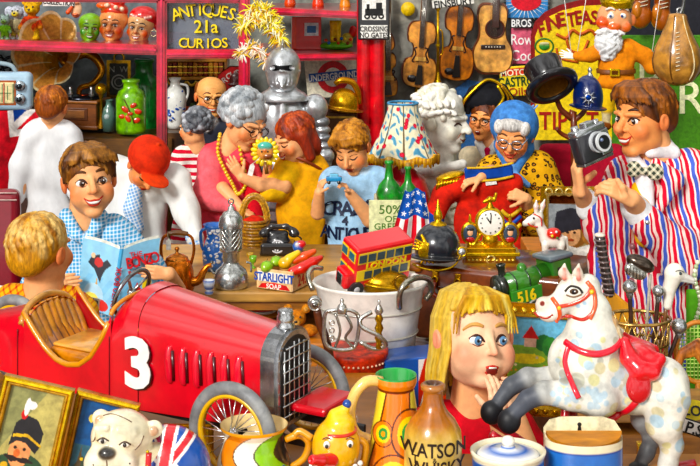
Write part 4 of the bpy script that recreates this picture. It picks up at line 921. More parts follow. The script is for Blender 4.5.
# -- girl in yellow
t = person(300, 405, 6.6, 'auburn haired person in an orange yellow top holding up the sunflower doll'); b = Blob(1.5, SK); g = MB(t)
H1 = Head(b, g, 294, 139, 0, 24.5, yaw=-58, pitch=14, roll=-4, smile=.9, eyes='down', brow='#6a2818', lip='#b83030'); b.cap((299, 145, 3), (302, 166, 5), 9, 11)
b.chain([(284, 184, -12), (262, 181, -20), (244, 173, -24)], [8.5, 7, 5]); hand(b, (243, 172, -24), (-.55, -.2, .85), (0, 1, 0), 24, curl=(6, 8, 8, 10), thumb=-1, spread=.5)
b.chain([(276, 190, 4), (268, 178, -2), (268, 168, -8)], [7, 6, 4.5]); hand(b, (268, 170, -10), (-.1, 0, 1), (-.6, -1, 0), 17, curl=(60, 60, 60, 60), thumb=1)
skin(t, b, g, .55); hair(t, H1, '#96301c', 'girl', '#cf6038', '#4c120c', n=120, vox=.6)
p = H1.w(-.78, -.1, -.28); g = MB(t); g.ball(p[0], -p[2], 1.8, p[1], '#f4f0f0').build('earring', MG())
b = Blob(8, '#f8ae1a'); b.wob = (1.1, .15, (1, 1, .5)); b.chain([(288, 168, 4), (314, 166, 6)], 12); b.ell((302, 212, 6), (26, 17, 52)); b.ell((300, 270, 6), (28, 18, 40)); b.chain([(286, 170, -2), (276, 186, -8), (271, 188, -12)], [13, 12, 11.5], '#fbc02c'); b.chain([(318, 172, 4), (328, 195, 6)], [12, 11])
cloth(t, 'yellow_top', b, MC(), 1.0); g = MB(t); g.tube([(292, 155, -8), (304, 158, -12.5), (318, 166, -9), (328, 176, 0), (332, 190, 8)], 1.7, '#8a3818', flat=.5).build('bag_strap', MP()); legs(t, 300, 290, 44, 6.6, '#3a5a90')
# -- boy in printed T-shirt
t = person(352, 425, 6.3, 'brown haired person in a pale blue shirt printed CRAZY 4 ANTIQUES'); b = Blob(1.5, SK); g = MB(t)
H1 = Head(b, g, 352, 147, -6, 25, yaw=-24, pitch=28, roll=-6, eyes='down', mouth='closed', skin='#f0ae7c', child=1); b.cap((354, 152, 2), (358, 172, 4), 9.5, 12)
b.chain([(380, 208, -4), (370, 215, -18), (350, 188, -30)], [8, 8.5, 5]); hand(b, (350, 188, -30), (-.45, -.3, 1), (-1, -.2, 0), 21, curl=(40, 42, 45, 50), thumb=1)
b.chain([(318, 210, -14), (320, 187, -28)], [7, 5]); hand(b, (320, 187, -28), (.2, -.3, 1), (.6, .4, -.1), 20, curl=(35, 40, 40, 45), thumb=-1)
skin(t, b, g, .55); hair(t, H1, '#a8682c', 'boy', '#dc9a50', '#6a3814', n=110, vox=.6)
b = Blob(9, '#a9cfee'); b.wob = (1.0, .14, (1, 1, .5)); b.chain([(334, 180, 2), (374, 180, 4)], 13); b.ell((352, 222, 4), (27, 16, 50)); b.ell((352, 275, 4), (28, 18, 40)); b.chain([(376, 182, 2), (384, 202, -2)], [14, 13]); b.chain([(331, 184, 0), (322, 206, -8)], [12, 10]); b.chain([(348, 170, -5), (364, 170, -5)], 3.5, '#c4e0f6', k=1)
cloth(t, 'printed_shirt', b, MC(), 1.0)
g = MB(t); arctext(g, 'CRAZY', 347, 206, 14, 44, -2, '#142040', 0, .4, .03); g.text('4', 345, 218, 9, 0, '#142040', .4, bold=.3); arctext(g, 'ANTIQUES', 350, 231, 13, 56, -1, '#142040', 0, .4, .03, .8); wrap(g, [b], .5, 0); g.build('lettering', MP()); legs(t, 352, 300, 46, 6.3, '#2c4a7c')
# -- Napoleon hat man
t = person(487, 366, 7.6, 'person in glasses wearing a black and gold bicorne hat'); b = Blob(1.5, SK); g = MB(t)
H1 = Head(b, g, 485, 120, 0, 21, yaw=-28, roll=6, skin='#eea26c', mouth='open', old=0, eyes='open', eye='#201410'); b.cap((488, 128, 3), (490, 148, 5), 9, 11); skin(t, b, g); H1.glasses(t, '#5a2c14'); hair(t, H1, '#6a3014', 'short', '#8a4a20', '#3a1808', vox=.7)
b = Blob(2, '#15161c'); b.ell((488, 100, 2), (22, 13, 13)); b.chain([(468, 112, 2), (466, 102, 0), (474, 92, 0), (488, 84, 0), (502, 90, 2), (512, 104, 4), (515, 116, 6)], [3, 5, 6, 5, 6, 6, 4]); b.ell((488, 118, -2), (18, 16, 9), op='-', k=1); cloth(t, 'bicorne_hat', b, mat('cloth', 40, .3), .7)
g = MB(t); g.tube([(463, 113, -4), (462, 103, -8), (470, 92, -9), (486, 79, -8), (500, 84, -8), (511, 98, -6), (518, 116, -2)], 1.6, '#e8b82c').tube([(496, 84, -11), (502, 96, -13), (494, 108, -13)], 1.5, '#f0c83c').tube([(500, 84, -11), (507, 97, -12), (502, 106, -12)], 1.2, '#c8902c').build('gold_trim', MB_())
b = Blob(6, '#e2d4b4'); b.chain([(470, 158, 6), (508, 158, 6)], 11); b.ell((489, 200, 8), (28, 14, 50)); cloth(t, 'jacket', b, MC()); b = Blob(1.5, '#f4f4f0'); b.chain([(478, 142, -4), (486, 156, -10), (496, 142, -5)], [4, 4.5, 4]); cloth(t, 'shirt', b, MC()); b = Blob(1, '#e04868'); b.chain([(486, 148, -13), (486, 152, -14), (484, 166, -13)], [3, 2, 3.6]); cloth(t, 'tie', b, MC(), .6); legs(t, 488, 240, 44, 7.6)
# -- woman in headscarf and leopard coat
t = person(520, 405, 6.6, 'elderly person in a blue headscarf and leopard print coat'); b = Blob(1.5, SK); g = MB(t)
H1 = Head(b, g, 512, 134, -8, 25, yaw=-14, pitch=20, roll=4, old=1, skin='#eaa472', eyes='down', fat=1.12, smile=.6, teeth=False); b.cap((514, 142, 2), (516, 165, 4), 11, 14)
b.chain([(524, 206, -26), (520, 190, -46)], [8, 6]); hand(b, (520, 188, -50), (-.85, -.1, .3), (0, .9, -.5), 26, curl=(48, 52, 55, 58), thumb=1)
hand(b, (476, 168, -48), (-.8, -.1, -.2), (0, .6, -1), 26, curl=(22, 25, 28, 30), thumb=1, spread=.5)
b.cap((477, 168, -46), (490, 170, -16), 6, 8); skin(t, b, g, .55); H1.glasses(t, '#c8d0e0', w=.028)
hb = Blob(1, '#c8c4c0'); g = MB(t); hb.frame(512, 134, -8, 25, H1.R); hb.ell((0, 0, .62), (.62, .72, .36), k=.05)
for s in (-1, 1): hb.ell((.5*s, -.3, .5), (.22, .35, .3), '#e8e4e0')
hb.noframe(); hb.mesh(g, .6); g.build('hair', MH())
b = Blob(2, '#5a8cd0'); b.tau = 1.5; b.frame(512, 134, -8, 25, H1.R); b.ell((0, .35, .3), (.98, .95, .98), k=.1); b.cap((.5, .2, -.6), (.15, -.5, -1.25), .35, .25, k=.2); b.cap((-.5, .2, -.6), (-.1, -.5, -1.2), .3, .22, k=.2); b.ell((0, -.85, -.12), (.66, .85, .84), op='-', k=.06); b.cap((0, -.65, -1.2), (.75, -.9, -1.65), .16, .12, '#78a6e0', k=.05); b.cap((0, -.65, -1.2), (-.4, -.9, -1.55), .18, .1, '#78a6e0', k=.05); b.noframe()
for i in range(9): b.cap((500+i*3, 112+abs(i-4), -14), (506+i*4, 106, 4), 1, 1, '#8ab4ea', k=2)
cloth(t, 'headscarf', b, mat('cloth', 40, .35), .7)
b = Blob(10, '#e0a83c'); b.chain([(494, 172, 4), (536, 168, 6)], 16); b.ell((522, 215, 6), (36, 22, 58)); b.ell((524, 275, 8), (36, 24, 50)); b.chain([(540, 172, 4), (554, 205, -2), (536, 216, -20), (524, 204, -34)], [17, 16, 13, 9]); b.chain([(492, 172, 2), (484, 172, -6)], [12, 9])
cloth(t, 'leopard_coat', b, mat('cloth', 40, .15, key='leopard', pattern=pat_leopard(t.s, 5.4)), 1.0); legs(t, 524, 310, 50, 6.55)
# -- photographer
t = person(655, 640, 4.6, 'person in a red and blue striped blazer taking a photograph'); b = Blob(1.5, SK); g = MB(t)
H1 = Head(b, g, 643, 119, 0, 37, yaw=-56, pitch=-2, roll=-4, skin='#eea06c', nose=1.05, smile=.8, eye='#33201a', brow='#3a1c10', jaw=1.15); b.cap((652, 130, 6), (658, 172, 8), 17, 20)
b.chain([(583, 200, -20), (574, 184, -40)], [10, 8]); hand(b, (573, 184, -44), (-.16, .0, 1), (1, .1, 0), 48, curl=(26, 28, 30, 32), thumb=1, tdir=(.6, -.6, .5))
b.chain([(628, 200, -48), (618, 186, -66)], [11, 9]); hand(b, (618, 186, -70), (-.8, -.05, .55), (-.7, .9, -.5), 46, curl=(34, 38, 42, 46), thumb=1, tdir=(-.1, -.2, 1))
skin(t, b, g, .7); hair(t, H1, '#6b3818', 'boy', '#a86430', '#331808', n=170, vox=.8)
stripe = mat('cloth', 30, .2, key='blazer', pattern=pat_stripes(t.s, 15, ['#f6d8d0', '#d8283c', '#f2e4e0', '#5a6cc4', '#f0dcd8', '#c8283c'], (0, 6, 0), 1.6, 2.2, [0, .18, .42, .52, .76, .86]))
b = Blob(16, '#d06070'); b.wob = (1.5, .1, (1, 1, .4)); b.chain([(632, 178, 6), (690, 176, 10)], 24); b.ell((660, 255, 12), (50, 32, 92)); b.ell((655, 340, 12), (52, 34, 80)); b.chain([(700, 184, 8), (712, 235, -4), (676, 250, -30), (634, 210, -46)], [26, 27, 23, 16]); b.chain([(618, 184, -4), (600, 222, -12), (585, 200, -22)], [16, 17, 12]); b.chain([(612, 222, -8), (606, 260, -4), (610, 330, 0)], [14, 16, 18])
cloth(t, 'striped_blazer', b, stripe, 1.4)
g = MB(t)
for p in ((627, 238), (625, 255), (626, 272)): g.ball(p[0], p[1]+2, 3.2, -27, '#8a5a60', 12)
g.build('buttons', MG())
b = Blob(3, '#f2eef0'); b.chain([(632, 160, -8), (640, 172, -18), (640, 200, -24)], [8, 9, 9]); b.chain([(648, 150, -12), (672, 152, -2), (668, 144, 10)], [6, 7, 6]); cloth(t, 'shirt', b, MC())
for q in (((630, 204, -48), (624, 197, -50), 14), ((585, 205, -20), (583, 196, -24), 12)): b = Blob(1, '#f6f6f8'); b.cap(q[0], q[1], q[2], q[2]*.95); cloth(t, 'cuff', b, MC())
g = MB(t); g.ball(634, 209, 2.6, -62, '#d8dce0').build('cufflink', MM())
b = Blob(3, '#eeb022'); b.chain([(634, 184, -18), (636, 200, -26), (640, 232, -24)], [7, 9, 10]); cloth(t, 'waistcoat', b, MC())
b = Blob(1.5, '#585040'); b.ell((638, 166, -29), (4, 4, 4)); b.ell((628, 164, -29), (8, 3.5, 8), rot=(0, 10, 0)); b.ell((649, 167, -27), (9, 3.5, 8.5), rot=(0, 10, 0)); b.ell((620, 164, -29), (3, 6, 2.5), op='-'); cloth(t, 'bow_tie', b, mat('cloth', 40, .2, key='dots', pattern=pat_check(t.s, 5.5, '#3c4438', '#ece4c8', .42, (0, 45, 0))), .7)
b = Blob(2, '#e07888'); b.chain([(652, 160, -18), (668, 176, -22), (652, 205, -28)], [5, 11, 4]); cloth(t, 'lapel', b, stripe, 1.0)
b = Blob(2, '#30323a')
for s in (-1, 1): b.chain([(655+s*24, 400, 12), (655+s*24, 620, 12)], [26, 16]); b.ell((655+s*24, 630, -8), (13, 30, 9))
cloth(t, 'trousers', b, MC(), 3)
# -- blond boy from behind
t = person(38, 690, 4.3, 'blond person in orange checked shirt seen from behind, nearest the car seat'); b = Blob(2, SK); g = MB(t)
H1 = Head(b, g, 42, 252, 0, 38, yaw=152, roll=-4, face=False, skin='#f0a878', blush='#e88a60'); b.cap((44, 262, 2), (42, 300, 6), 18, 21); skin(t, b, g, .8); hair(t, H1, '#d89a44', 'short', '#f8d48c', '#96591c', n=260, vox=.8)
b = Blob(10, '#e89a30'); b.chain([(10, 302, 6), (66, 304, 6)], 17); b.ell((36, 360, 10), (44, 26, 56)); b.ell((36, 430, 10), (42, 26, 50)); b.chain([(20, 300, -6), (42, 296, 14), (58, 300, -6)], [7, 8, 7], k=3)
b.chain([(-8, 315, 6), (-12, 360, 0)], [18, 16]); b.chain([(80, 315, 6), (88, 355, 0)], [18, 16])
cloth(t, 'checked_shirt', b, mat('cloth', 35, .2, key='plaid', pattern=pat_check(t.s, 5.6, '#f2b440', '#c83a1c', .32, (0, 35, 0))), 1.2); b = Blob(3, '#3a3f58')
for s in (-1, 1): b.chain([(36+s*22, 450, 10), (36+s*22, 670, 10)], [24, 15]); b.ell((36+s*22, 680, 20), (12, 28, 9))
cloth(t, 'trousers', b, MC(), 3)
# -- reading boy
t = person(88, 570, 5.12, 'brown haired smiling person in blue checked shirt reading a comic annual'); b = Blob(2, SK); g = MB(t)
H1 = Head(b, g, 90, 180, -4, 36, yaw=17, pitch=-3, roll=-5, skin='#f4b484', smile=.7, eye='#4a3020', child=1); b.cap((84, 196, 4), (83, 226, 7), 14, 17)
b.chain([(46, 296, -16), (60, 272, -48)], [8, 7]); hand(b, (60, 270, -50), (1, -.04, .12), (.1, 1, 0), 32, curl=(5, 5, 6, 8), thumb=-1, tdir=(.5, .5, .7))
b.chain([(180, 286, -16), (175, 262, -48)], [8, 7]); hand(b, (176, 261, -50), (-1, -.04, .1), (-.1, 1, 0), 30, curl=(5, 5, 6, 8), thumb=1, tdir=(-.5, .5, .7))
skin(t, b, g, .6); hair(t, H1, '#7a4820', 'boy', '#b07a40', '#3a1c0a', n=170, vox=.7)
b = Blob(10, '#6ab4e4'); b.wob = (1.0, .12, (1, 1, .5)); b.chain([(60, 236, 8), (108, 234, 8)], 18); b.ell((85, 285, 10), (40, 24, 60)); b.ell((86, 350, 10), (38, 24, 56)); b.chain([(48, 242, 4), (36, 290, -4), (58, 300, -14)], [17, 15, 11]); b.chain([(120, 238, 6), (150, 268, 4), (170, 290, -4)], [17, 13, 11])
b.chain([(68, 214, -6), (80, 232, -15), (86, 236, -16)], [7, 6, 4], '#a8d8f4', k=2); b.chain([(102, 214, -6), (94, 234, -15), (88, 238, -16)], [7, 6, 4], '#a8d8f4', k=2)
cloth(t, 'checked_shirt', b, mat('cloth', 35, .2, key='gingham', pattern=pat_check(t.s, 3.6, '#56a8de', '#e4f2fc', .38, (0, 4, 0))), 1.1); b = Blob(3, '#3a4a78')
for s in (-1, 1): b.chain([(86+s*20, 380, 10), (86+s*20, 550, 10)], [22, 14]); b.ell((86+s*20, 562, 0), (11, 25, 8))
cloth(t, 'trousers', b, MC(), 3)
# -- girl leaning on her hands
t = person(480, 790, 3.78, 'blonde child in a red jumper leaning chin on hands, watching the rocking horse'); b = Blob(2, SK); g = MB(t)
H1 = Head(b, g, 475, 339, 0, 49, yaw=20, pitch=-13, roll=6, child=1, skin='#fbcba8', blush='#f4a083', nose=.66, eye='#5f86ac', brow='#cf9e60', mouth='open', jaw=1.0, fat=1.14, chin=.93, smile=.2, lip='#cf4a44'); b.cap((474, 360, 10), (472, 415, 14), 17, 22)
b.chain([(508, 446, -36), (493, 403, -46)], [15, 9]); hand(b, (493, 399, -50), (-.02, -.05, 1), (-.5, 1, .1), 44, curl=(20, 22, 24, 26), thumb=1, tdir=(-.8, -.2, .7), col='#fbcba8')
b.chain([(524, 446, -30), (511, 401, -40)], [14, 9]); hand(b, (510, 397, -42), (-.12, -.1, 1), (-.8, .8, .1), 40, curl=(28, 30, 32, 34), thumb=-1, col='#fbcba8')
skin(t, b, g, .75)
hb = Blob(3, '#e6bc4c'); rs = random.Random(5); hb.tau = .7; hb.frame(475, 339, 0, 49, H1.R); hb.ell((0, .2, .33), (.77, .85, .75), k=.1); hb.ell((0, -.98, -.22), (.70, .82, .92), op='-', k=.06); hb.ell((0, .1, -1.1), (.7, 1.0, .5), op='-', k=.1)
for i in range(230):
    az = math.radians(rs.uniform(60, 265) if i % 3 else rs.uniform(150, 240)); el = math.radians(rs.uniform(50, 88)); L_ = rs.uniform(-1.25, -.6) if math.sin(az) > -.55 else rs.uniform(.2, .5)
    c = rs.choice(['#f2d468', '#e0b040', '#c08a2c', '#f8e690', '#9a6a24']); q = lambda r, z: (r*math.cos(az), .2+r*1.05*math.sin(az), z)
    pts = [q(.3, 1.06), q(.6, .90), q(.77, .4)]
    if L_ < 0: pts += [q(.80, -.2), (.76*math.cos(az)-.12, .3+.76*math.sin(az), L_)]
    else: pts = [q(.3, 1.06), q(.62, .88), q(.76, .62)]
    hb.chain(pts, [.035, .05, .05, .045, .02][:len(pts)], c, k=.018)
for i in range(22):
    x1 = -.64+i*.061; q_ = abs(x1+.1); hb.chain([(-.1+(x1+.1)*.3, -.3, 1.02), (-.1+(x1+.1)*.75, -.62+q_*.1, .86), (x1*1.05, -.74+abs(x1)*.42, .62-.25*q_+rs.uniform(-.03, .05))]+([(x1*1.12, -.5, .15)] if q_ > .45 else []), [.04, .045, .03, .02][:4 if q_ > .45 else 3], rs.choice(['#f2d468', '#e0b040', '#f8e690', '#c08a2c']), k=.02)
hb.noframe(); g = MB(t); hb.mesh(g, .9); g.build('hair', mat('hair', 150, .28, (1, 1, .25), key='blond'))
b = Blob(14, '#d41a28'); b.wob = (1.4, .09, (1, 1, .6)); b.chain([(440, 430, 12), (505, 428, 14)], 24); b.ell((474, 500, 16), (56, 34, 76)); b.chain([(432, 434, 8), (436, 480, -12), (478, 496, -30), (508, 462, -36)], [22, 24, 24, 20]); b.chain([(520, 436, 8), (560, 490, -10), (530, 465, -30)], [20, 22, 18]); b.ell((474, 590, 16), (56, 34, 60))
cloth(t, 'red_jumper', b, mat('cloth', 30, .3), 1.4); b = Blob(3, '#3a4a78')
for s in (-1, 1): b.chain([(474+s*26, 620, 16), (474+s*26, 765, 16)], [26, 16]); b.ell((474+s*26, 778, 0), (13, 28, 10))
cloth(t, 'trousers', b, MC(), 3)
# ================================================================ the long wooden counter and what stands on it
T = Thing('counter', 200, 292, 5.38, 'long pale wooden counter with the kettle, lantern and telephone on it', 'counter'); T.s = 1; T.o = np.zeros(3); T.root.location = (0, 0, 0)
g = MB(T); g.box(-.53, -.90, 1.02, .04, .80, 5.78, '#dda860', .008).build('worktop', mat('wood', 7, .5, (.3, 1, 1), key='top')); g = MB(T); g.box(-.53, -.862, .98, .034, .02, 5.41, '#a86c30').build('apron', MW())
for x in (-1.0, -.07):
    for y in (5.43, 6.12): g = MB(T); g.box(x, -.44, .06, .88, .06, y, '#7a4820', .006).build('leg', MW())
g = MB(T); g.box(-.53, -.73, .92, .02, .62, 5.8, '#8a5a2c').build('shelf', MW()); g = MB(T); g.box(-.53, -.44, .92, .86, .02, 6.12, '#3a2010').build('back_panel', MW())
def on(y, z=.92): return depth_of(y, z)
# copper kettle
d = on(291); t = Thing('kettle', 177, 291, d, 'copper kettle with brown arched handle at the left end of the counter', 'kettle'); g = MB(t)
g.lathe(177, [(0, 291), (16, 291), (17.5, 288), (16.5, 270), (14, 262), (11, 259), (10, 258)], 0, '#de7c3c', seg=32).build('body', mat('brass', 60, .3, key='copper'))
g = MB(t); g.lathe(177, [(11.5, 259.5), (11, 257.5), (7, 255), (2, 253), (1.4, 251), (2.6, 249), (1.6, 247), (0, 246.5)], 0, '#dc8a50').build('lid', mat('brass', 60, .3, key='copper'))
g = MB(t); g.tube([(190, 281, -3), (199, 279, -4), (204, 270, -5), (208, 265, -5), (212, 264, -5)], [5.5, 4.6, 3.4, 2.4, 2.2], '#d07c44', 12).build('spout', mat('brass', 60, .3, key='copper'))
g = MB(t); g.tube([(163, 264, 0), (161, 250, 0), (163, 238, 0), (169, 234, 0)], 1.5, '#b8622c').build('handle_arm', MB_()); g = MB(t); g.tube([(191, 264, 0), (194, 250, 0), (192, 238, 0), (186, 234, 0)], 1.5, '#b8622c').build('handle_arm', MB_()); g = MB(t); g.tube([(167, 234, 0), (177, 232.5, 0), (188, 234, 0)], [2.2, 2.8, 2.2], '#7a4a1c').build('handle', MW())
t = Thing('price_tag', 169, 246, d-.02, 'small white price tag tied to the kettle handle', 'tag', parts=False); g = MB(t); g.prism([(166, 250), (166, 241), (168.5, 238), (171, 241), (171, 250)], 0, .5, '#f2ece0').tube([(168.5, 239, 0), (167, 234, 2)], .3, '#c8b898').build('price_tag', MP())
# blue and white cup
d = on(294); t = Thing('egg_cup', 209, 294, d, 'tiny blue and white striped cup beside the lantern', 'cup'); g = MB(t)
g.lathe(209, [(0, 294), (4, 294), (4.4, 292), (3, 290), (4.6, 288), (5.6, 284), (5.8, 280), (4.6, 280), (4, 286), (0, 288)], 0, cols=['#eef4fa', '#eef4fa', '#3a6ac0', '#f4f8fc', '#3a6ac0', '#f4f8fc', '#3a6ac0', '#f4f8fc', '#dfe8f0', '#dfe8f0'], seg=22).build('body', MG())
# pressure lantern
d = on(287); t = Thing('lantern', 231, 287, d, 'tall chrome pressure lantern with mesh globe standing mid counter', 'lantern'); g = MB(t)
g.lathe(231, [(0, 288), (15, 288), (17.5, 285), (17.5, 277), (15, 270), (9, 265), (7, 262)], 0, '#cfd2d0', seg=30).build('tank', MM()); g = MB(t); g.lathe(231, [(7, 262), (8.5, 261), (8.5, 252), (11.5, 250), (11.5, 248)], 0, '#d8dad6').build('burner', MM())
g = MB(t); g.lathe(231, [(10.6, 249), (10.8, 238), (10.6, 226)], 0, '#a8acaa')
for i in range(14):
    for s in (-1, 1):
        pts = [(231+11*math.cos(i*.449+s*k*.3), 249-k*3.8, 11*math.sin(i*.449+s*k*.3)) for k in range(7)]; g.tube(pts, .42, '#eef0ec', 5, sub=1)
g.build('mesh_globe', MM()); g = MB(t); g.lathe(231, [(12.4, 227), (12.6, 224), (11, 217), (7.5, 212), (3.4, 210), (3.2, 207), (1.6, 206), (1.6, 204)], 0, '#dcdedc', seg=28).ring(231, 201.5, 2.6, .8, 0, '#a8aaa8', 16).build('hood', MM())
g = MB(t); g.tube([(214, 274, 0), (209, 266, 0), (212, 262, -2)], 1.1, '#b8bab8').tube([(246, 262, 0), (251, 264, 0), (251, 272, 0)], 1.1, '#b8bab8').ball(212, 262, 2, -2, '#8a8c8a', 8).build('valve', MM())
# blue and white jug behind
d = on(270); t = Thing('china_jug', 214, 270, d, 'squat white and deep blue patterned jug behind the lantern', 'jug'); g = MB(t)
g.lathe(214, [(0, 270), (9, 270), (11, 264), (12, 252), (9, 242), (6.5, 236), (8.5, 228), (11, 224), (9, 225), (5, 236)], 0, '#3a72c8'); chin(g, 214, 228, 264, lambda y: np.interp(y, [224, 228, 236, 242, 252, 264, 270], [11, 8.5, 6.5, 9, 12, 11, 9]), 60, 5, '#eef2f8'); g.build('body', MG()); g = MB(t); g.tube([(206, 228, -2), (201, 232, -2), (202, 246, -2), (206, 252, -2)], 1.6, '#3a72c8').build('handle', MG())
# wicker basket
d = on(246); t = Thing('wicker_basket', 254, 246, d, 'wicker basket with tall hooped handle lined in red, held by the grey haired shopper', 'basket'); g = MB(t)
for k in range(9): g.ring(254, 246-k*3.2, 9.5+k*.55, 1.9, 0, '#c8923c' if k % 2 else '#a8702a', 26, 'z', 6)
g.build('weave', mat('wood', 120, .6, key='wicker')); g = MB(t); pts = [(254+13*math.cos(a), 222-25*math.sin(a), 4) for a in np.linspace(-.1, math.pi+.1, 22)]; g.tube(pts, 2.6, '#c08a34', 8, sub=1)
for i in range(1, 21): p = pts[i]; g.ring(p[0], p[1], 3.0, .8, 4, '#e8b85c', 10, 'y', 5)
g.build('handle', mat('wood', 120, .5, key='wicker')); b = Blob(3, '#d02818'); b.ell((254, 222, 0), (11, 11, 6)); b.wob = (.8, .4); g = MB(t); b.mesh(g, .8); g.build('lining', MC())
# telephone
d = on(254); t = Thing('telephone', 279, 254, d, 'black rotary dial telephone at the back of the counter', 'telephone'); b = Blob(2, '#16161a'); b.rbox((278, 247, 0), (17, 13, 6), 3); b.ell((278, 242, 2), (12, 9, 9)); b.cap((271, 234, 2), (285, 234, 2), 3.5, 3.5); b.cap((262, 252, -8), (294, 252, -8), 2, 2); g = MB(t); b.mesh(g, .7); g.build('body', MG())
b = Blob(2.5, '#1a1a1e'); b.chain([(264, 232, 2), (272, 227, 2), (286, 227, 2), (294, 231, 2)], [3, 2.6, 2.6, 3]); b.ell((264, 234, 2), (5.5, 5, 4)); b.ell((294, 234, 2), (5.5, 5, 4)); g = MB(t); b.mesh(g, .6); g.build('receiver', MG())
g = MB(t); g.rot((278, 245, -9), rx=-35); g.ring(278, 245, 6.2, 1, -10, '#c8c8cc', 24); g.ball(278, 245, (5.6, .8, 5.6), -10, '#26262c')
for i in range(9): a = i*.6; g.ball(278+4.1*math.cos(a), 245-4.1*math.sin(a), (1.1, .5, 1.1), -11, '#e8e8ea', 8)
g.ball(278, 245, (1.6, .6, 1.6), -11, '#f0ece0', 10).build('dial', MG()); g = MB(t); g.tube([(294, 236, 4), (301, 240, 6), (299, 250, 6), (304, 252, 2)], .8, '#141418').build('cord', MG())
# green glasses
for x, y, c, l, h in ((253, 268, '#7ab83c', 'small green drinking glass behind the soap box', 12), (250, 261, '#d8a838', 'small amber glass beside the basket', 8)):
    d = on(y); t = Thing('drinking_glass', x, y, d, l, 'glass', parts=False); g = MB(t); g.lathe(x, [(0, y), (3, y), (2.8, y-1), (.8, y-2), (.8, y-h*.4), (3, y-h*.5), (3.8, y-h), (3.2, y-h), (2.2, y-h*.55)], 0, c, seg=18).build('drinking_glass', MG())
# soap crate with oddments
d = on(293); t = Thing('soap_crate', 290, 293, d, 'open wooden box printed STARLIGHT SOAP in blue and red', 'box'); g = MB(t); R_ = 24
g.rot((290, 293), rz=R_); W_ = 44
def crate(g): pass
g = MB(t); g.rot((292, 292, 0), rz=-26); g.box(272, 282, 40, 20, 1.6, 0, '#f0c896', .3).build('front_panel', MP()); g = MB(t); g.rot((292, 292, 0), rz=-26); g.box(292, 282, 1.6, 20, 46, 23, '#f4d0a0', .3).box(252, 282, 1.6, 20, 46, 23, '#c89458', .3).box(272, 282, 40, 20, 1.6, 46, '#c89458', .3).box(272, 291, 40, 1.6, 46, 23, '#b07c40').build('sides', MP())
g = MB(t); g.rot((292, 292, 0), rz=-26); g.box(272, 279.5, 37, 9.6, .4, -1, '#f6f0e4').text('STARLIGHT', 272, 279.5, 8.4, -1.4, '#1c4fb4', .2, bold=.3, sx=.76).prism([(254, 291), (258, 286.5), (272, 285), (286, 286.5), (290, 291)], -1.3, -.8, '#dc2c2c').text('SOAP', 272, 288.4, 5, -1.8, '#fff4e8', .2, bold=.1); 
n0 = len(g.V); g.rot((292, 292, 0), rz=64); g.text('24.8', 315, 283, 12, -1, '#d8302c', .2, bold=.2, sx=.9); g.build('lettering', MP())
def small(name, x, y, dep, fn, label, cat, m=None, dd=None, group=None):
    t = Thing(name, x, y, dd or d, label, cat, group, parts=False); b = Blob(1.5); fn(b); g = MB(t); b.mesh(g, .6); return g.build(name, m or MG())
for i, (x, y, dp, r, lb) in enumerate(((266, 270, 14, 6.5, 'left'), (275, 267, 24, 6, 'right'))):
    def f(b, x=x, y=y, r=r, dp=dp): b.ell((x, y, dp), (r, r, r*.92), '#86b83a'); b.ell((x, y-r, dp), (2, 2, 1.6), op='-', k=1.5); b.ell((x-2, y+1, dp-3), (r*.6, r*.6, r*.6), '#a8c84c'); b.cap((x, y-r+1, dp), (x+1, y-r-2, dp), .5, .5, '#5a3a18', k=.2)
    small('apple', x, y, dp, f, 'green apple at the '+('near left corner of the soap box' if i == 0 else 'back of the soap box next to the yellow pear'), 'apple')
small('pear', 287, 266, 0, lambda b: (b.ell((284, 268, 20), (7, 7, 6), '#e8b02c'), b.cap((288, 264, 20), (297, 258, 22), 5, 3, '#f0c848'), b.cap((297, 258, 22), (300, 256, 22), .6, .4, '#5a3a18', k=.3)), 'yellow pear lying in the soap box', 'pear')
small('pepper', 305, 268, 0, lambda b: (b.chain([(292, 273, 6), (302, 270, 8), (313, 265, 12), (320, 262, 16)], [4.5, 5.5, 5.2, 3], '#d8241c'), b.chain([(320, 262, 16), (323, 260, 17)], [1.4, .8], '#5a7a24')), 'long red pepper lying at the front of the soap box', 'pepper')
small('pepper', 305, 262, 0, lambda b: (b.chain([(294, 266, 22), (304, 262, 24), (313, 258, 27)], [4, 4.6, 3], '#e8582c'), b.cap((313, 258, 27), (316, 256, 28), 1.2, .8, '#5a7a24')), 'orange pepper behind the red one in the soap box', 'pepper')
small('rubber_ball', 296, 256, 0, lambda b: (b.ell((297, 255, 36), (6, 6, 6), '#3a6ab8'), b.ell((300, 252, 34), (5, 4, 4), '#d8302c', k=.3), b.ell((296, 252, 32), (2, 2, 2), '#f4f0e8', k=.3)), 'small blue red and white ball at the back of the soap box', 'ball')
# things on the shelf under the counter
d = depth_of(333, .74); t = Thing('blue_bowl', 233, 333, d, 'little pale blue bowl on the shelf under the counter', 'bowl', parts=False); g = MB(t); g.lathe(233, [(0, 321), (5, 321), (6, 318), (11, 308), (9.5, 308), (5, 316), (0, 317)], 0, '#8ac0de'); g.lathe(233, [(7, 333), (7, 321), (0, 321)], 0, '#6a3818'); g.build('blue_bowl', MG())
t = Thing('straw_hat', 262, 322, 5.5, 'brown straw hat with a red and white band under the counter', 'hat'); b = Blob(3, '#c07834'); b.ell((262, 316, 8), (19, 14, 4)); b.ell((262, 310, 8), (12, 10, 8)); g = MB(t); b.mesh(g, .7); g.build('brim', mat('wood', 90, .4, key='straw')); g = MB(t); g.ring(262, 312.5, 12.6, 1.4, 8, '#e8e0d8', 30, 'z', R2=10.5).ring(262, 310.5, 12.4, .9, 8, '#c82c24', 30, 'z', R2=10.4).build('band', MP())
worldbox('wooden_chest', -.30, -.02, 5.12, 5.34, 0, .80, '#c8782c', MW(), None, 'orange brown wooden chest beneath the teddy bear', 'chest', .006)
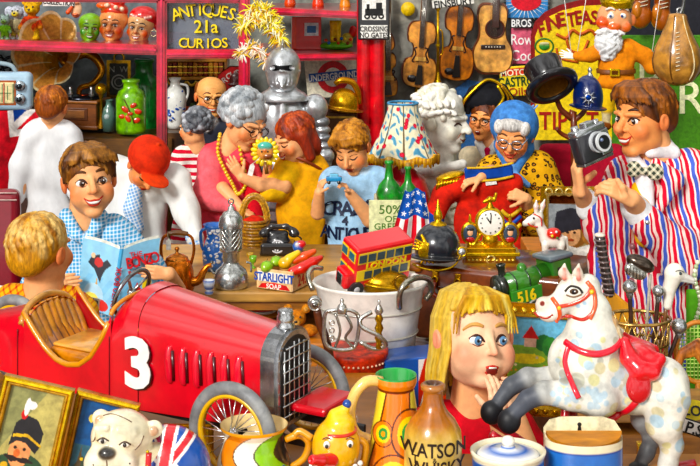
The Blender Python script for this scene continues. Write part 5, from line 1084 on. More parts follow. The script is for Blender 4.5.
t = Thing('teddy_bear', 297, 335, 5.2, 'brown teddy bear peeping out below the front edge of the counter', 'toy'); b = Blob(1.5, '#c8762c'); b.tau = .8
b.ell((297, 318, 0), (9, 8, 8.5)); b.ell((296, 321, -7), (4.6, 3.5, 3.6), '#e8b068'); b.ell((308, 331, 2), (10, 8, 6)); b.ell((296, 335, 2), (10, 8, 7), '#b8681f'); b.cap((290, 330, -3), (284, 336, -8), 3.6, 3.4)
for s in (-1, 1): b.ell((297+s*9, 309, 1), (4.6, 2.6, 4.6)); b.ell((297+s*9, 309, -1.5), (2.4, 1.2, 2.4), '#e8b068', k=.4)
g = MB(t); b.mesh(g, .55); g.build('body', mat('cloth', 120, .45, key='fur')); g = MB(t)
for s in (-1, 1): g.ball(297+s*3.6, 315, 1.2, -7.6, '#120c0a', 8)
g.ball(296, 319, (1.9, 1, 1.4), -10.4, '#1a0e0a', 8).tube([(293, 323, -9.6), (296, 324.5, -10.4), (299, 323, -9.6)], .4, '#3a1c10').build('face', MG())
# ---- the sunflower doll, toy car, white ticket, tags
t = Thing('sunflower_doll', 265, 165, 6.42, 'hand held doll face ringed by yellow petals with a green cap', 'doll'); b = Blob(1.2, '#e8a05c'); b.ell((265, 152, 0), (8, 4, 8)); b.ell((265, 150, -3), (2, 2, 2), '#e87a4c'); b.ell((265, 146, -.5), (7.4, 4.2, 4.4), '#4ab0a0'); b.ell((268, 156, -2), (5, 3, 3), '#7a3a1c'); g = MB(t); b.mesh(g, .5); g.ball(262, 151, 1, -4, '#201010', 8).ball(268, 151, 1, -4, '#201010', 8).build('face', MG())
g = MB(t)
for i in range(17): a = i*2*math.pi/17; g.ball(265+11*math.cos(a), 152-11.5*math.sin(a), (3.8, 1.4, 2.4), 1, '#ecc424' if i % 2 else '#f8dc48', 10, (0, math.degrees(-a), 0))
g.build('petals', MG()); g = MB(t); g.tube([(265, 162, 1), (267, 174, 0)], 2, '#8a5a2c').build('stick', MW())
t = Thing('price_tag', 253, 172, 6.38, 'white price tag hanging left of the sunflower doll', 'tag', parts=False); g = MB(t); g.rot((253, 165), ry=14); g.prism([(250, 176), (250, 166), (252.5, 163), (255, 166), (255, 176)], 0, .6, '#f4f0ea').tube([(252.5, 164, 0), (258, 156, 2)], .35, '#d8c8b0').build('price_tag', MP())
t = Thing('toy_car', 334, 178, 6.12, 'tiny blue toy car held in the fingertips', 'toy'); t.root.location.z += -.012; b = Blob(1, '#3a8ac0'); b.rbox((334, 176, 0), (8, 4, 2.6), 1.4); b.rbox((334, 173, 0), (4.4, 3.4, 2.4), 1.2, '#7ac0e0'); g = MB(t); b.mesh(g, .5); g.build('body', MG())
for x in (329, 339): g = MB(t); g.rot((x, 179, -4), rx=90); g.lathe(x, [(0, 180), (1.8, 180), (1.8, 178.4), (0, 178.4)], -4, '#181818', seg=12); g.build('wheel', MG())
t = Thing('ticket', 208, 246, 6.28, 'small white ticket in the fingers of the red capped person', 'ticket', parts=False); g = MB(t); g.rot((204, 254), ry=-12); g.box(204, 256, 8, 5, .5, -34, '#f4f0e6').build('ticket', MP())
t = Thing('price_ticket', 492, 186, 6.36, 'small blank white ticket held above the red tunic', 'ticket', parts=False); g = MB(t); g.rot((492, 182), ry=-8); g.box(491, 182, 11, 5.5, .6, 0, '#f6f2ee').build('price_ticket', MP())
# ---- suit of armour with plumes
t = Thing('suit_of_armour', 284, 350, 7.25, 'polished steel suit of armour with barred visor and yellow plumes', 'armour'); STEEL = '#d2d6da'; m_ = mat('metal', 50, .3, key='steel2', rough=.3, metal=.75)
b = Blob(3, STEEL); b.ell((283, 68, 0), (18, 21, 22)); b.ell((283, 80, -6), (15, 16, 12)); b.cap((283, 46, -4), (283, 84, -22), 2, 2, '#d8dade', k=1.5); b.ell((283, 44, 0), (2, 12, 6)); b.cap((269, 66, -17), (297, 66, -17), 1.9, 1.9, k=.4, op='-'); b.cap((270, 66, -19), (296, 66, -19), 3, 3, '#0c0c10', op='p'); b.tau = .6
for x in (270, 274, 278): b.cap((x, 73, -24+abs(x-283)*.5), (x, 80, -24+abs(x-283)*.5), 1.3, 1.3, k=.2, op='-'); b.cap((x, 73, -24), (x, 80, -24), 1.6, 1.6, '#0c0c10', op='p')
for x in (289, 293, 297): b.cap((x, 73, -24+abs(x-283)*.5), (x-1, 82, -24+abs(x-283)*.5), 1.3, 1.3, k=.2, op='-'); b.cap((x, 73, -22), (x-1, 82, -22), 1.6, 1.8, '#0c0c10', op='p')
b.cap((266, 70, -8), (283, 69, -22), 1, 1, '#eef0f2', k=.6); b.cap((300, 70, -8), (283, 69, -22), 1, 1, '#eef0f2', k=.6); g = MB(t); b.mesh(g, .6); g.build('helmet', m_)
g = MB(t); g.lathe(283, [(13, 86), (15, 89), (22, 93), (27, 99), (26, 100), (14, 94)], 0, STEEL, sy=.8).build('gorget', m_)
b = Blob(5, STEEL); b.ell((283, 124, 0), (27, 18, 32)); b.cap((283, 100, -14), (283, 150, -18), 3, 3, '#d4d6da', k=6); b.ell((283, 165, 0), (22, 16, 16)); g = MB(t); b.mesh(g, .9); g.build('breastplate', m_)
for s in (-1, 1):
    b = Blob(1.2, STEEL); b.ell((283+s*32, 108, 2), (13, 13, 14)); b.ell((283+s*38, 122, 2), (9, 9, 6), '#9a9ea4'); b.ell((283+s*39, 130, 2), (8.6, 8.6, 5), '#c4c8cc'); b.ell((283+s*40, 138, 2), (8.2, 8.2, 5), '#9a9ea4'); b.ell((283+s*41, 146, 2), (8, 8, 5), '#c4c8cc'); b.ell((283+s*42, 156, 0), (9.5, 9.5, 8)); b.cap((283+s*42, 162, 0), (283+s*36, 190, -8), 7, 6); g = MB(t); b.mesh(g, .7); g.build('arm_plates', m_)
b = Blob(.6, STEEL)
for r_ in range(4):
    for c_ in range(5): b.rbox((263+c_*10, 190+r_*12, 2-12*math.cos((c_-2)*.4)), (5, 2, 6.4), 1.5, '#c8ccd0' if (r_+c_) % 2 else '#a0a4aa', rot=(-12, 0, 0))
g = MB(t); b.mesh(g, .8); g.build('tassets', m_)
for s in (-1, 1): b = Blob(3, STEEL); b.chain([(283+s*12, 236, 2), (283+s*14, 290, 0), (283+s*15, 365, 2)], [11, 10, 7]); b.ell((283+s*14, 292, -4), (9, 9, 9)); b.ell((283+s*16, 370, -10), (8, 18, 5)); g = MB(t); b.mesh(g, 1.4); g.build('leg_plates', m_)
def plume(g, pts, n, L, cols, seed, down=.6):
    rs = random.Random(seed); P_, _ = catmull(np.array([(a, 0, -b) for a, b in pts], float), np.zeros(len(pts)), 10, False)
    for i in range(n):
        p = P_[min(len(P_)-1, int(rs.random()*len(P_)))]; a = rs.uniform(-2.9, -.2)+math.pi*(rs.random() > down); l = L*rs.uniform(.6, 1.15); dx, dz = math.cos(a)*l, math.sin(a)*l; dy = rs.uniform(-1, 1)*l*.5
        g.tube([(p[0], -p[2], p[1]), (p[0]+dx*.6, -p[2]-dz*.6-l*.12, p[1]+dy*.6), (p[0]+dx, -p[2]-dz, p[1]+dy)], [.9, .8, .25], rs.choice(cols), 5, sub=3)
g = MB(t); plume(g, [(281, 42), (275, 30), (266, 20), (252, 19), (242, 27)], 300, 12, ['#f8e83c', '#fdf6b0', '#f0c828', '#e8a038', '#fffbe0'], 2); plume(g, [(280, 40), (274, 18), (262, 10), (250, 10)], 140, 11, ['#f8e83c', '#fdf6b0', '#f0c828'], 5); g.build('yellow_plume', MP())
g = MB(t); plume(g, [(266, 62), (258, 50), (248, 48), (241, 54)], 190, 10, ['#fdf2d8', '#f8d8b8', '#f0c858', '#e88a6a', '#fffbf0'], 3); g.build('small_plume', MP())
# ---- lamp, bottles, glass sign, flag
d = 6.7; t = Thing('table_lamp', 403, 230, d, 'lamp with a pleated floral shade and gold fringe', 'lamp'); g = MB(t)
def shade(u, v):
    a = u*2*math.pi; r = 15+19*v**1.5; r *= 1+.035*math.cos(8*a)*v+.0
    return (403+r*math.cos(a), 103+50*v+2.5*v*abs(math.cos(4*a)), r*math.sin(a)*.95)
rs = random.Random(11); FL = [(rs.random(), rs.uniform(.05, .95)) for _ in range(60)]
def shcol(u, v):
    for a, b_ in FL:
        du = min(abs(u-a), 1-abs(u-a))*(4.5+3*v); dv = (v-b_)*2.2; q = du*du+dv*dv
        if q < .009: return '#f05868' if q < .002 else '#cf2038'
    w_ = math.sin(u*60+3*math.sin(v*16))+math.sin(v*26+4*math.sin(u*40))
    if abs(u*8 % 1-.0) < .04 or abs(u*8 % 1-1) < .04: return '#6a5a40'
    return '#5c98b8' if w_ > .95 else ('#a8c8cc' if w_ > .4 else '#ece4c4')
g.grid(shade, 260, 70, shcol).build('lamp_shade', mat('cloth', 50, .2, key='shade')); g = MB(t); g.ring(403, 103, 15, 1.1, 0, '#5a9ac8', 36, 'z', R2=14.2)
g.build('top_ring', MP()); g = MB(t)
for i in range(110): a = i*2*math.pi/110; r = 34.5*(1+.035*math.cos(8*a)); y = 153+2.5*abs(math.cos(4*a)); g.tube([(403+r*math.cos(a), y-1, r*.95*math.sin(a)), (403+r*1.01*math.cos(a), y+7+2*math.sin(i*1.9), r*.96*math.sin(a))], [1.5, .9], '#e8b030' if i % 2 else '#c88a20', 5)
g.build('fringe', MP()); g = MB(t); g.lathe(403, [(0, 231), (20, 231), (27, 214), (28, 196), (22, 178), (10, 168), (3, 164), (2.5, 110)], 0, '#d41c2c', seg=32).build('base', MG())
worldbox('stone_pedestal', .10, .31, 5.48, 5.85, 0, 1.21, '#c8c0a0', MP(), None, 'pale stone pedestal carrying the two green wine bottles', 'pedestal', .006)
for x, yt, yb, r, l in ((389, 160, 203, 11.5, 'left'), (408, 166, 204, 9.5, 'right')):
    t = Thing('green_bottle', x, yb, 5.62, 'dark green round wine bottle, the %s of the pair below the lampshade' % l, 'bottle'); g = MB(t); H_ = yb-yt
    g.lathe(x, [(0, yb), (r*.8, yb), (r*1.05, yb-4), (r*1.12, yb-H_*.25), (r*.9, yb-H_*.42), (r*.4, yb-H_*.58), (r*.26, yb-H_*.9), (r*.4, yb-H_*.92), (r*.4, yb-H_*.97), (r*.26, yt)], 0, '#2c8a34', seg=26).build('body', mat('gloss', 30, .5, key='greenglass'))
    g = MB(t); g.lathe(x, [(r*.24, yt+1), (r*.26, yt-3), (0, yt-3.4)], 0, '#a8884c', seg=12).build('cork', MP())
t = Thing('price_sign', 397, 240, 5.42, 'pale green card reading 50% OFF GREEN GLASS', 'sign'); g = MB(t); g.box(392, 221, 46, 42, 1, 0, '#e6e8b4', .4).build('card', MP()); g = MB(t)
for s, x, y, z in (('50%', 390, 209, 9), ('OFF', 393, 218.5, 6.4), ('GREEN', 389, 226, 6.4), ('GLASS', 386, 233.5, 7)): g.text(s, x, y, z, -.9, '#4a7a2c', .2, sx=1.1)
g.build('lettering', MP())
def flagp(u, v): return (415+(u-.5)*(20+26*v)-5*v, 190+58*v+2*math.sin(u*8), 3*math.sin(u*14)*(.3+v)-8*v)
def flagc(u, v):
    if v < .46:
        for i in range(4):
            for j in range(3):
                cx, cy = .18+i*.24+(j % 2)*.08, .07+j*.15
                a = math.atan2((v-cy)*1.9, u-cx); r = math.hypot(u-cx, (v-cy)*1.9)
                if r < .05+.035*math.cos(5*a+1.57): return '#f4f4f4'
        return '#3058a8'
    return '#d42430' if int(u*8) % 2 == 0 else '#f6f2ee'
t = Thing('striped_flag', 408, 250, 5.2, 'hanging stars and stripes flag between the glass sign and spiked helmet', 'flag', parts=False); g = MB(t); g.grid(flagp, 150, 150, flagc).build('striped_flag', mat('cloth', 20, .3))
# ---- marble bust
t = Thing('marble_bust', 443, 240, 7.0, 'white marble bust of a laurel crowned man in profile', 'bust'); b = Blob(3, '#e8e6da'); g = MB(t)
H1 = Head(b, g, 443, 121, 0, 31, yaw=62, pitch=4, roll=2, skin='#ebe8dc', blush='#dcd8c6', eye='#d8d4c4', brow='#c4c0ae', lip='#b8b4a4', mouth='closed', eyes='closed', nose=1.05)
b.cap((441, 132, 4), (438, 166, 6), 15, 19); b.ell((442, 186, 6), (42, 22, 22)); b.ell((446, 214, 6), (36, 20, 26), '#ded8c4'); b.wob = None
for i in range(5): b.chain([(408+i*5, 172+i*3, -8), (440+i*3, 190+i*7, -17), (474, 178+i*9, -10)], 2, '#d4d0bc', k=3)
b.chain([(408, 174, -2), (432, 168, -16), (462, 162, -10)], 4.5, '#f4f2ea', k=3); b.mesh(g, .8); g.build('body', mat('paint', 26, .3, key='marble'))
hb = Blob(1, '#efece0'); hb.frame(443, 121, 0, 31, H1.R); hb.ell((0, .2, .34), (.74, .84, .74)); hb.ell((0, -1, -.25), (.72, .74, .8), op='-'); rs = random.Random(3)
for i in range(110):
    el = math.radians(rs.uniform(-10, 88)); az = math.radians(rs.uniform(-50, 230)); p = (.75*math.cos(el)*math.cos(az), .2+.84*math.cos(el)*math.sin(az), .33+.74*math.sin(el))
    if p[1] < -.3 and p[2] < .5: continue
    hb.ell(p, (.15, .12, .1), rs.choice(['#f6f3e8', '#dcd8c4', '#ece8da']), rot=(rs.uniform(0, 90), rs.uniform(0, 90), 0), k=.03)
hb.noframe(); g = MB(t); hb.mesh(g, .7); g.build('hair', mat('paint', 26, .3, key='marble')); g = MB(t)
for i in range(22):
    a = math.radians(-100+i*14.5)
    if i > 15: break
    for s in (-1, 1): p = H1.w(.86*math.cos(a+1.9), .1+.92*math.sin(a+1.9)*1.0, .5+.14*s+.1*math.sin(i)); g.ball(p[0], -p[2], (5.6, 1.5, 2.6), p[1], '#f8f6ee', 8, (0, i*16+s*35, 20))
g.build('laurel_wreath', MP())
worldbox('plinth', .30, .72, 6.78, 7.2, 0, .84, '#d8d2bc', MP(), None, 'square pale stone plinth carrying the marble bust', 'plinth', .01)
# ---- red tunic held up for sale
t = Thing('red_tunic', 490, 262, 6.42, 'scarlet military tunic with blue collar and cuffs held up by the leopard coat shopper', 'tunic'); b = Blob(6, '#d82414'); b.wob = (1.1, .13, (1, 1, .5)); b.chain([(466, 186, 0), (512, 184, 0)], [11, 11]); b.ell((488, 222, 0), (34, 9, 46)); b.ell((490, 262, 0), (42, 10, 30)); b.chain([(462, 186, 0), (444, 194, -2), (435, 212, -4)], [12, 11, 10])
g = MB(t); b.mesh(g, .9); g.build('coat', mat('cloth', 26, .4)); g = MB(t); c = Blob(2, '#2448a0'); c.chain([(434, 214, -4), (432, 232, -5)], [10.6, 11]); c.mesh(g, .8); g.build('blue_cuff', MC()); g = MB(t); c = Blob(2, '#2448a0'); c.rbox((488, 171, -8), (24, 4, 6), 2, rot=(0, -4, 0)); c.mesh(g, .8); g.build('blue_collar', MC())
g = MB(t); g.tube([(424, 221, -12), (434, 224, -15.5), (443, 221, -12)], 1.4, '#e8b830').tube([(466, 178, -12), (490, 178, -13), (512, 174, -12)], 1.3, '#e8b830').tube([(466, 166, -12), (490, 165, -13), (512, 161, -12)], 1.1, '#e8b830')
g.build('braid', MP())
for k in range(3): g = MB(t); g.tube([(500, 208+k*8, -11), (509, 214+k*8, -11), (520, 206+k*8, -9)], 2.0, '#e8b830' if k != 1 else '#2c50b0', flat=.6).build('chevron', MP())
g = MB(t); g.ball(450, 176, (15, 9, 4.5), -2, '#e8b428', 16, (0, -14, 0))
for i in range(20): x = 437+i*1.5; g.tube([(x, 178+(i-10)**2*.02-i*.1, -8), (x-1.5, 188-i*.35, -9)], [1, .6], '#f0c848' if i % 2 else '#b8841c', 5)
g.build('epaulette', MB_())
# ---- camera in the photographer's hands
t = Thing('camera', 593, 165, 4.36, 'old silver and black camera held up by the photographer', 'camera'); g = MB(t); Rc = dict(rx=0, rz=32, ry=-16)
g.rot((592, 144, 0), **Rc); g.box(590, 145, 42, 30, 15, 0, '#24242a', 3.5, 3, True).build('body', MG()); g = MB(t); g.rot((592, 144, 0), **Rc); g.box(590, 129, 40, 7, 14, 0, '#c4c8cc', 2, 2, True).box(590, 159.5, 40, 4, 14, 0, '#b4b8bc', 1.2).box(592, 124, 13, 6, 10, 0, '#d0d4d8', 1.6).box(603, 145, 15, 25, 15.6, 0, '#b8bcc0', 1).build('metal_trim', MM())
g = MB(t); g.rot((592, 144, 0), **Rc)
V0 = len(g.V)
for R_, y0_, y1_, c in ((10.5, -8, -12, '#c8ccd0'), (9, -12, -17, '#2a2a30'), (9.6, -17, -19, '#d8dcde'), (7, -19, -19.6, '#14141a')):
    a = np.linspace(0, 2*math.pi, 28, endpoint=False); v = [(592+R_*math.cos(q), y, -142+R_*math.sin(q)) for y in (y0_, y1_) for q in a]+[(592, y1_, -142)]
    f = [[i, (i+1) % 28, 28+(i+1) % 28, 28+i] for i in range(28)]+[[28+i, 28+(i+1) % 28, 56] for i in range(28)]; g.add(v, f, c, False)
g.ball(589, 139, 2, -20, '#6a7a9a', 8).build('lens', MG()); g = MB(t); g.rot((592, 144, 0), **Rc); g.lathe(576, [(4, 126), (4, 121), (0, 121)], 0, '#d8dadc', seg=16).lathe(604, [(3.4, 126), (3.4, 122.5), (0, 122.4)], 0, '#d8dadc', seg=16).build('dials', MM())
# ---- hat stand, top hat, police helmet
t = Thing('hat_stand', 572, 300, 6.9, 'curved brown wooden hat stand under the two hats', 'stand'); g = MB(t); g.tube([(574, 352, 0), (574, 130, 0), (570, 118, 0), (560, 108, -2), (554, 92, -6)], [4, 3.4, 3.2, 2.8, 2.6], '#7a3418', 10).build('pole', MW()); g = MB(t); g.tube([(572, 122, 0), (582, 114, 0), (588, 104, 0)], [3, 2.6, 2.4], '#7a3418').build('branch', MW()); g = MB(t); g.tube([(574, 140, 0), (562, 134, 0), (556, 128, -4)], [2.6, 2.2, 2], '#7a3418').build('branch', MW())
for a in (0, 120, 240): g = MB(t); x = 16*math.cos(math.radians(a)); y = 16*math.sin(math.radians(a)); g.tube([(574, 384, 0), (574+x*.6, 390, y*.6), (574+x, 397, y)], [2.6, 2.2, 2], '#7a3418').build('foot', MW())
t = Thing('top_hat', 553, 92, 6.75, 'shiny black top hat tilted on the stand showing its brown lining', 'hat'); Rt = dict(rx=-38, ry=-22)
g = MB(t); g.rot((553, 88, 0), **Rt); g.lathe(553, [(0, 58), (19.5, 58), (20.5, 60), (17.5, 74), (18, 88), (17, 88), (16.5, 74), (16, 62), (0, 60)], 0, '#16161a', seg=36).build('crown', mat('gloss', 40, .3, key='silk')); g = MB(t); g.rot((553, 88, 0), **Rt); g.lathe(553, [(17.5, 87), (24, 88), (27, 85.5), (27.6, 84), (27.4, 86.4), (24, 89.4), (16.8, 88.8), (17.5, 87)], 0, '#1a1a20', seg=40, sy=1.1).build('brim', mat('gloss', 40, .3, key='silk'))
g = MB(t); g.rot((553, 88, 0), **Rt); g.lathe(553, [(16.2, 88), (15.8, 74), (15.4, 64), (0, 62)], 0, '#8a5a24', seg=30).build('lining', MP()); g = MB(t); g.rot((553, 88, 0), **Rt); g.lathe(553, [(18.6, 86), (18.4, 82)], 0, '#5a5a62', seg=36).build('band', MP())
t = Thing('police_helmet', 588, 112, 6.8, 'dark blue police helmet with a silver star badge', 'helmet'); b = Blob(2, '#16265c'); b.ell((588, 97, 0), (15, 17, 22)); b.ell((588, 118, 0), (26, 26, 12), op='-', k=.5); b.ell((588, 107, 0), (19, 20, 2.6), '#101c48', rot=(0, 6, 0)); b.cap((588, 80, -6), (588, 104, -17), 1, 1, '#26387a', k=1.5); g = MB(t); b.mesh(g, .6); g.build('shell', mat('gloss', 40, .2, key='navy'))
g = MB(t); g.lathe(590, [(4, 77), (2.4, 74), (1.6, 72), (2.6, 70), (1, 67.6), (0, 67)], 0, '#d8dce0', seg=14).build('top_knob', MM()); g = MB(t)
for k in range(8): a = k*math.pi/4; g.prism([(585+2.4*math.cos(a-.5), 95-2.4*math.sin(a-.5)), (585+8*math.cos(a), 95-8*math.sin(a)), (585+2.4*math.cos(a+.5), 95-2.4*math.sin(a+.5))], -20.4, -18.6, '#dfe4ee')
g.ball(585, 95, (3, 1, 3), -20.6, '#3a5ab8', 12).ring(585, 95, 3.2, .6, -20.8, '#f0f4f8', 16).build('badge', MM())
# ---- king marionette
t = Thing('king_puppet', 612, 125, 7.4, 'string puppet of a white bearded king in an orange coat and crown', 'puppet'); b = Blob(2.5, '#f0a074'); b.tau = .7
b.ell((614, 19, 0), (17, 16, 19), '#f2ae82'); b.ell((601, 22, -10), (7, 6, 6), '#e8603c'); b.ell((612, 26, -14), (6, 4, 4.5), '#e87048'); b.ell((624, 26, -12), (5, 4, 5), '#e87a50'); b.ell((632, 20, 0), (4, 3, 6), '#ec8a60'); g = MB(t)
b.mesh(g, .6); g.ball(608, 15, (3.6, 1.6, 3), -15, '#f8f6f0').ball(607.4, 15, 1.4, -17, '#2a4a8a', 8).ball(620, 15, (3.6, 1.6, 3), -14, '#f8f6f0').ball(619, 15, 1.4, -16, '#2a4a8a', 8).tube([(603, 9, -14), (608, 7, -15), (612, 9, -15)], 1, '#e8e4dc').tube([(616, 9, -14), (621, 7, -13), (626, 10, -11)], 1, '#e8e4dc').build('head', MG())
b = Blob(2, '#eceef0'); b.ell((607, 42, -8), (14, 11, 15)); b.ell((600, 30, -14), (8, 3.6, 3), '#f8f8f8', rot=(0, -12, 0)); b.ell((614, 31, -15), (8, 3.6, 3), '#f8f8f8', rot=(0, 12, 0)); b.ell((606, 54, -8), (8, 7, 7)); b.wob = (.8, .6); g = MB(t); b.mesh(g, .6); g.build('beard', mat('cloth', 60, .3))
g = MB(t); g.lathe(617, [(15, 8), (16, 3), (17, 0), (16, 1), (14, 8)], 0, '#f0c020', seg=30)
for i in range(9): a = i*2*math.pi/9; x, y = 617+16.5*math.cos(a), 16.5*math.sin(a); g.add([(x-3.4*math.sin(a), y+3.4*math.cos(a), -1), (x+3.4*math.sin(a), y-3.4*math.cos(a), -1), (x*1.0+1.5*math.cos(a), y*1.08, 10)], [[0, 1, 2], [2, 1, 0]], '#f8d838')
g.build('crown', MB_()); b = Blob(4, '#ee8a1c'); b.wob = (.9, .16); b.ell((616, 66, 0), (18, 12, 24)); b.ell((616, 82, 0), (19, 13, 10)); b.chain([(604, 50, -2), (590, 54, -6), (576, 56, -8)], [8, 6.5, 5]); b.chain([(628, 48, 0), (645, 56, 0), (652, 68, -2)], [9, 8, 7]); g = MB(t); b.mesh(g, .8); g.build('coat', MC())
b = Blob(1, '#f4ece0'); hand(b, (572, 56, -8), (-1, 0, .25), (0, .9, -.3), 15, curl=(10, 10, 12, 14), thumb=-1, spread=1.4, col='#f4ece0'); g = MB(t); b.mesh(g, .45); g.build('hand', MG()); g = MB(t); g.lathe(616, [(19.6, 73), (19.8, 69), (19, 68.6)], 0, '#7a4418', sy=.7).build('belt', MP()); g = MB(t); g.box(612, 71, 10, 8, 2, -14.6, '#e8c040', .6).box(612, 71, 6, 4, 1, -15.8, '#7a4418', .2).build('buckle', MB_())
for x in (608, 622): b = Blob(3, '#ecc23c'); b.chain([(x, 90, 0), (x-1, 108, 0)], [7.5, 6.4]); b.cap((x-1, 108, 0), (x-2, 122, 0), 5, 4, '#e8d8a8'); b.ell((x-4, 126, -3), (7, 6, 4), '#8a4a20'); g = MB(t); b.mesh(g, .8); g.build('leg', MC())
g = MB(t)
for q in ([(570, 52, -8), (560, -30, -4)], [(576, 52, -8), (590, -30, -4)], [(617, 2, 0), (610, -30, 0)], [(650, 60, -4), (664, -30, 0)]): g.tube(q, .35, '#f4f4f0', 5)
g.build('strings', MP())
# ---- boxing gloves and punch ball
for x, y, rl, l in ((641, 14, 10, 'left'), (661, 16, -6, 'right')):
    t = Thing('boxing_glove', x, y, 7.9, 'brown leather boxing glove, the %s of the pair by the punch ball' % l, 'glove'); b = Blob(3, '#a85a2c'); b.ell((x, y+2, 0), (10.5, 9, 13), rot=(0, rl, 0)); b.ell((x-6, y-4, -7), (4.5, 4.5, 8), '#c07840', k=1); b.cap((x+1, y-10, 0), (x+2, y-24, 0), 8, 8.5, '#8a4420'); b.tube = None; g = MB(t); b.mesh(g, .7); g.build('mitt', MG())
    g = MB(t)
    for k in range(4): g.tube([(x-3, y-8-k*4, -9), (x+5, y-10-k*4, -9)], .5, '#e8dcc0', 5)
    g.build('laces', MP())
t = Thing('punch_ball', 677, 90, 6.6, 'big tan leather punch ball hanging at upper right', 'ball'); g = MB(t); g.lathe(677, [(0, 86), (8, 85), (17, 80), (23, 70), (24.5, 60), (22, 48), (16, 36), (11, 24), (9, 17), (8, 14), (0, 13)], 0, '#c08a4c', seg=36, flute=.015, nfl=6); g.build('bag', mat('gloss', 24, .5, key='leather')); g = MB(t); g.rot((677, 60), ry=0)
for s, c in ((-.5, '#6a4420'), (.5, '#e8d4a8'), (1.4, '#6a4420'), (-1.5, '#6a4420')): g.tube([(677+q*math.sin(s), y, -q*math.cos(s)-.2) for q, y in ((8.5, 15), (11.5, 26), (16.4, 38), (22.4, 50), (24.9, 62), (22.4, 72), (14, 82))], .7, c)
for k in range(10): y = 32+k*4; q = 14+ (k*1.25 if k < 7 else 9); q = np.interp(y, [24, 36, 48, 60, 70], [11, 16, 22, 24.5, 23]); g.tube([(677-q*math.sin(.2)-2, y, -q*math.cos(.2)-.6), (677-q*math.sin(.2)+2, y-1, -q*math.cos(.2)-.6)], .5, '#f0e0c0', 5)
g.build('seams', MP()); g = MB(t); g.tube([(680, 15, 0), (684, 0, 0), (686, -40, 0)], [2.2, 1.6, 1.2], '#8a8a8a').ring(680, 11, 3, 1, 0, '#b8b8b8', 14).build('swivel', MM())
# ---- red sofa behind the photographer's camera
t = Thing('red_sofa', 570, 320, 6.95, 'deep red upholstered sofa back behind the leopard coat shopper', 'sofa', parts=False); g = MB(t); g.box(583, 240, 86, 190, 20, 8, '#a8142c', 8, 4, True); g.build('red_sofa', MC())
t = Thing('red_armchair', 8, 420, 6.7, 'dark maroon leather armchair back at the left edge under the flag', 'armchair'); g = MB(t); g.box(-14, 300, 66, 220, 20, 6, '#8c1226', 8, 4, True).build('back', MG()); g = MB(t)
for y in (192, 199): g.tube([(-40, y, -5.2), (18, y, -5.2)], .7, '#f0d0c8')
g.build('piping', MP())
# ================================================================ foreground display table (top at z = 1.05)
T = Thing('display_table', 350, 466, 3.3, 'broad wooden display table carrying the pedal car and foreground curios', 'table'); T.s = 1; T.o = np.zeros(3); T.root.location = (0, 0, 0)
g = MB(T); g.box(-.68, -1.03, 1.64, .04, 1.25, 3.40, '#b87a3c', .006).box(.64, -1.03, 1.0, .04, .64, 3.095, '#b87a3c', .006).build('table_top', mat('wood', 7, .5, (.3, 1, 1), key='top2'))
for x, y in ((-1.44, 2.84), (-1.44, 3.96), (.08, 3.96), (1.08, 2.84), (.08, 2.84), (1.08, 3.36)): g = MB(T); g.box(x, -.505, .07, 1.01, .07, y, '#7a4820', .006).build('leg', MW())
def tb(y): return depth_of(y, 1.05)
# ---- reading annual
t = Thing('comic_annual', 118, 312, 5.0, 'open pale blue annual titled THE BONZO BOOK held up by the reading boy', 'book')
def cover(x0, x1, sgn):
    def f(u, v):
        x = x0[0]*(1-u)*(1-v)+x1[0]*u*(1-v)+x0[2]*(1-u)*v+x1[2]*u*v; y = x0[1]*(1-u)*(1-v)+x1[1]*u*(1-v)+x0[3]*(1-u)*v+x1[3]*u*v
        return (x, y-1.6*math.sin(u*math.pi)*(1-v), sgn*12*(u if sgn > 0 else 1-u)-3*math.sin(u*math.pi))
    return f
LC = (83, 238, 77, 303); LR = (122, 246, 112, 312); RC = (126, 246, 116, 312); RR = (160, 238, 155, 298)
# spine nearest the viewer, covers angled back
fl = lambda u, v: (lambda p: (p[0], p[1], -14*u))(cover(LC, LR, 1)(u, v)); fr = lambda u, v: (lambda p: (p[0], p[1], -14*(1-u)))(cover(RC, RR, 1)(u, v))
left = shapes_col([('p', [(.28, .25), (.5, .18), (.55, .32), (.72, .22), (.85, .28), (.7, .38), (.62, .5), (.6, .6), (.5, .5), (.4, .42), (.2, .34)], '#1a1c28'), ('e', .5, .3, .12, .07, '#c82c28'), ('e', .33, .22, .06, .04, '#f0c8a0'), ('p', [(.5, .5), (.53, .64), (.47, .64)], '#d8a020'), ('e', .45, .78, .28, .16, '#b8dcf0'), ('e', .4, .86, .22, .1, '#f0e070'), ('e', .72, .9, .2, .08, '#d83028')], lambda u, v: '#8cc8ec' if v > .5 and (u+v) % .3 > .15 else '#9ad2f0')
right = shapes_col([('e', .45, .78, .34, .18, '#7cc0e8'), ('p', [(.2, .95), (.5, .62), (.8, .95)], '#d83030'), ('e', .75, .7, .12, .09, '#f4d850')], '#92cdee')
g = MB(t); g.grid(fl, 70, 80, left); g.grid(fr, 60, 80, right); g.grid(lambda u, v: (LR[0]*(1-v)+LR[2]*v+u*4, LR[1]*(1-v)+LR[3]*v-.5*math.sin(u*3), -14-1.4*math.sin(u*math.pi)), 6, 40, lambda u, v: '#5fb0e0'); g.build('cover', MG())
g = MB(t); g.grid(lambda u, v: (lambda p: (p[0], p[1]-2.5+v*0, p[2]+2+2*v))(fl(.04+u*.96, v*.96)), 20, 20, lambda u, v: '#f6f2e4'); g.grid(lambda u, v: (lambda p: (p[0], p[1]-2.5, p[2]+2+2*v))(fr(u*.96, v*.96)), 20, 20, lambda u, v: '#f6f2e4'); g.build('pages', MP())
g = MB(t); g.text('THE', 138, 251, 5, -13, '#c82828', .3, bold=.1, rz=8); 
for i, ch in enumerate('BONZO'): g.text(ch, 131.5+i*6, 259.5-i*1.0, 11, -14+i*2, '#c81c24', .4, bold=.35, rz=9, sx=.8)
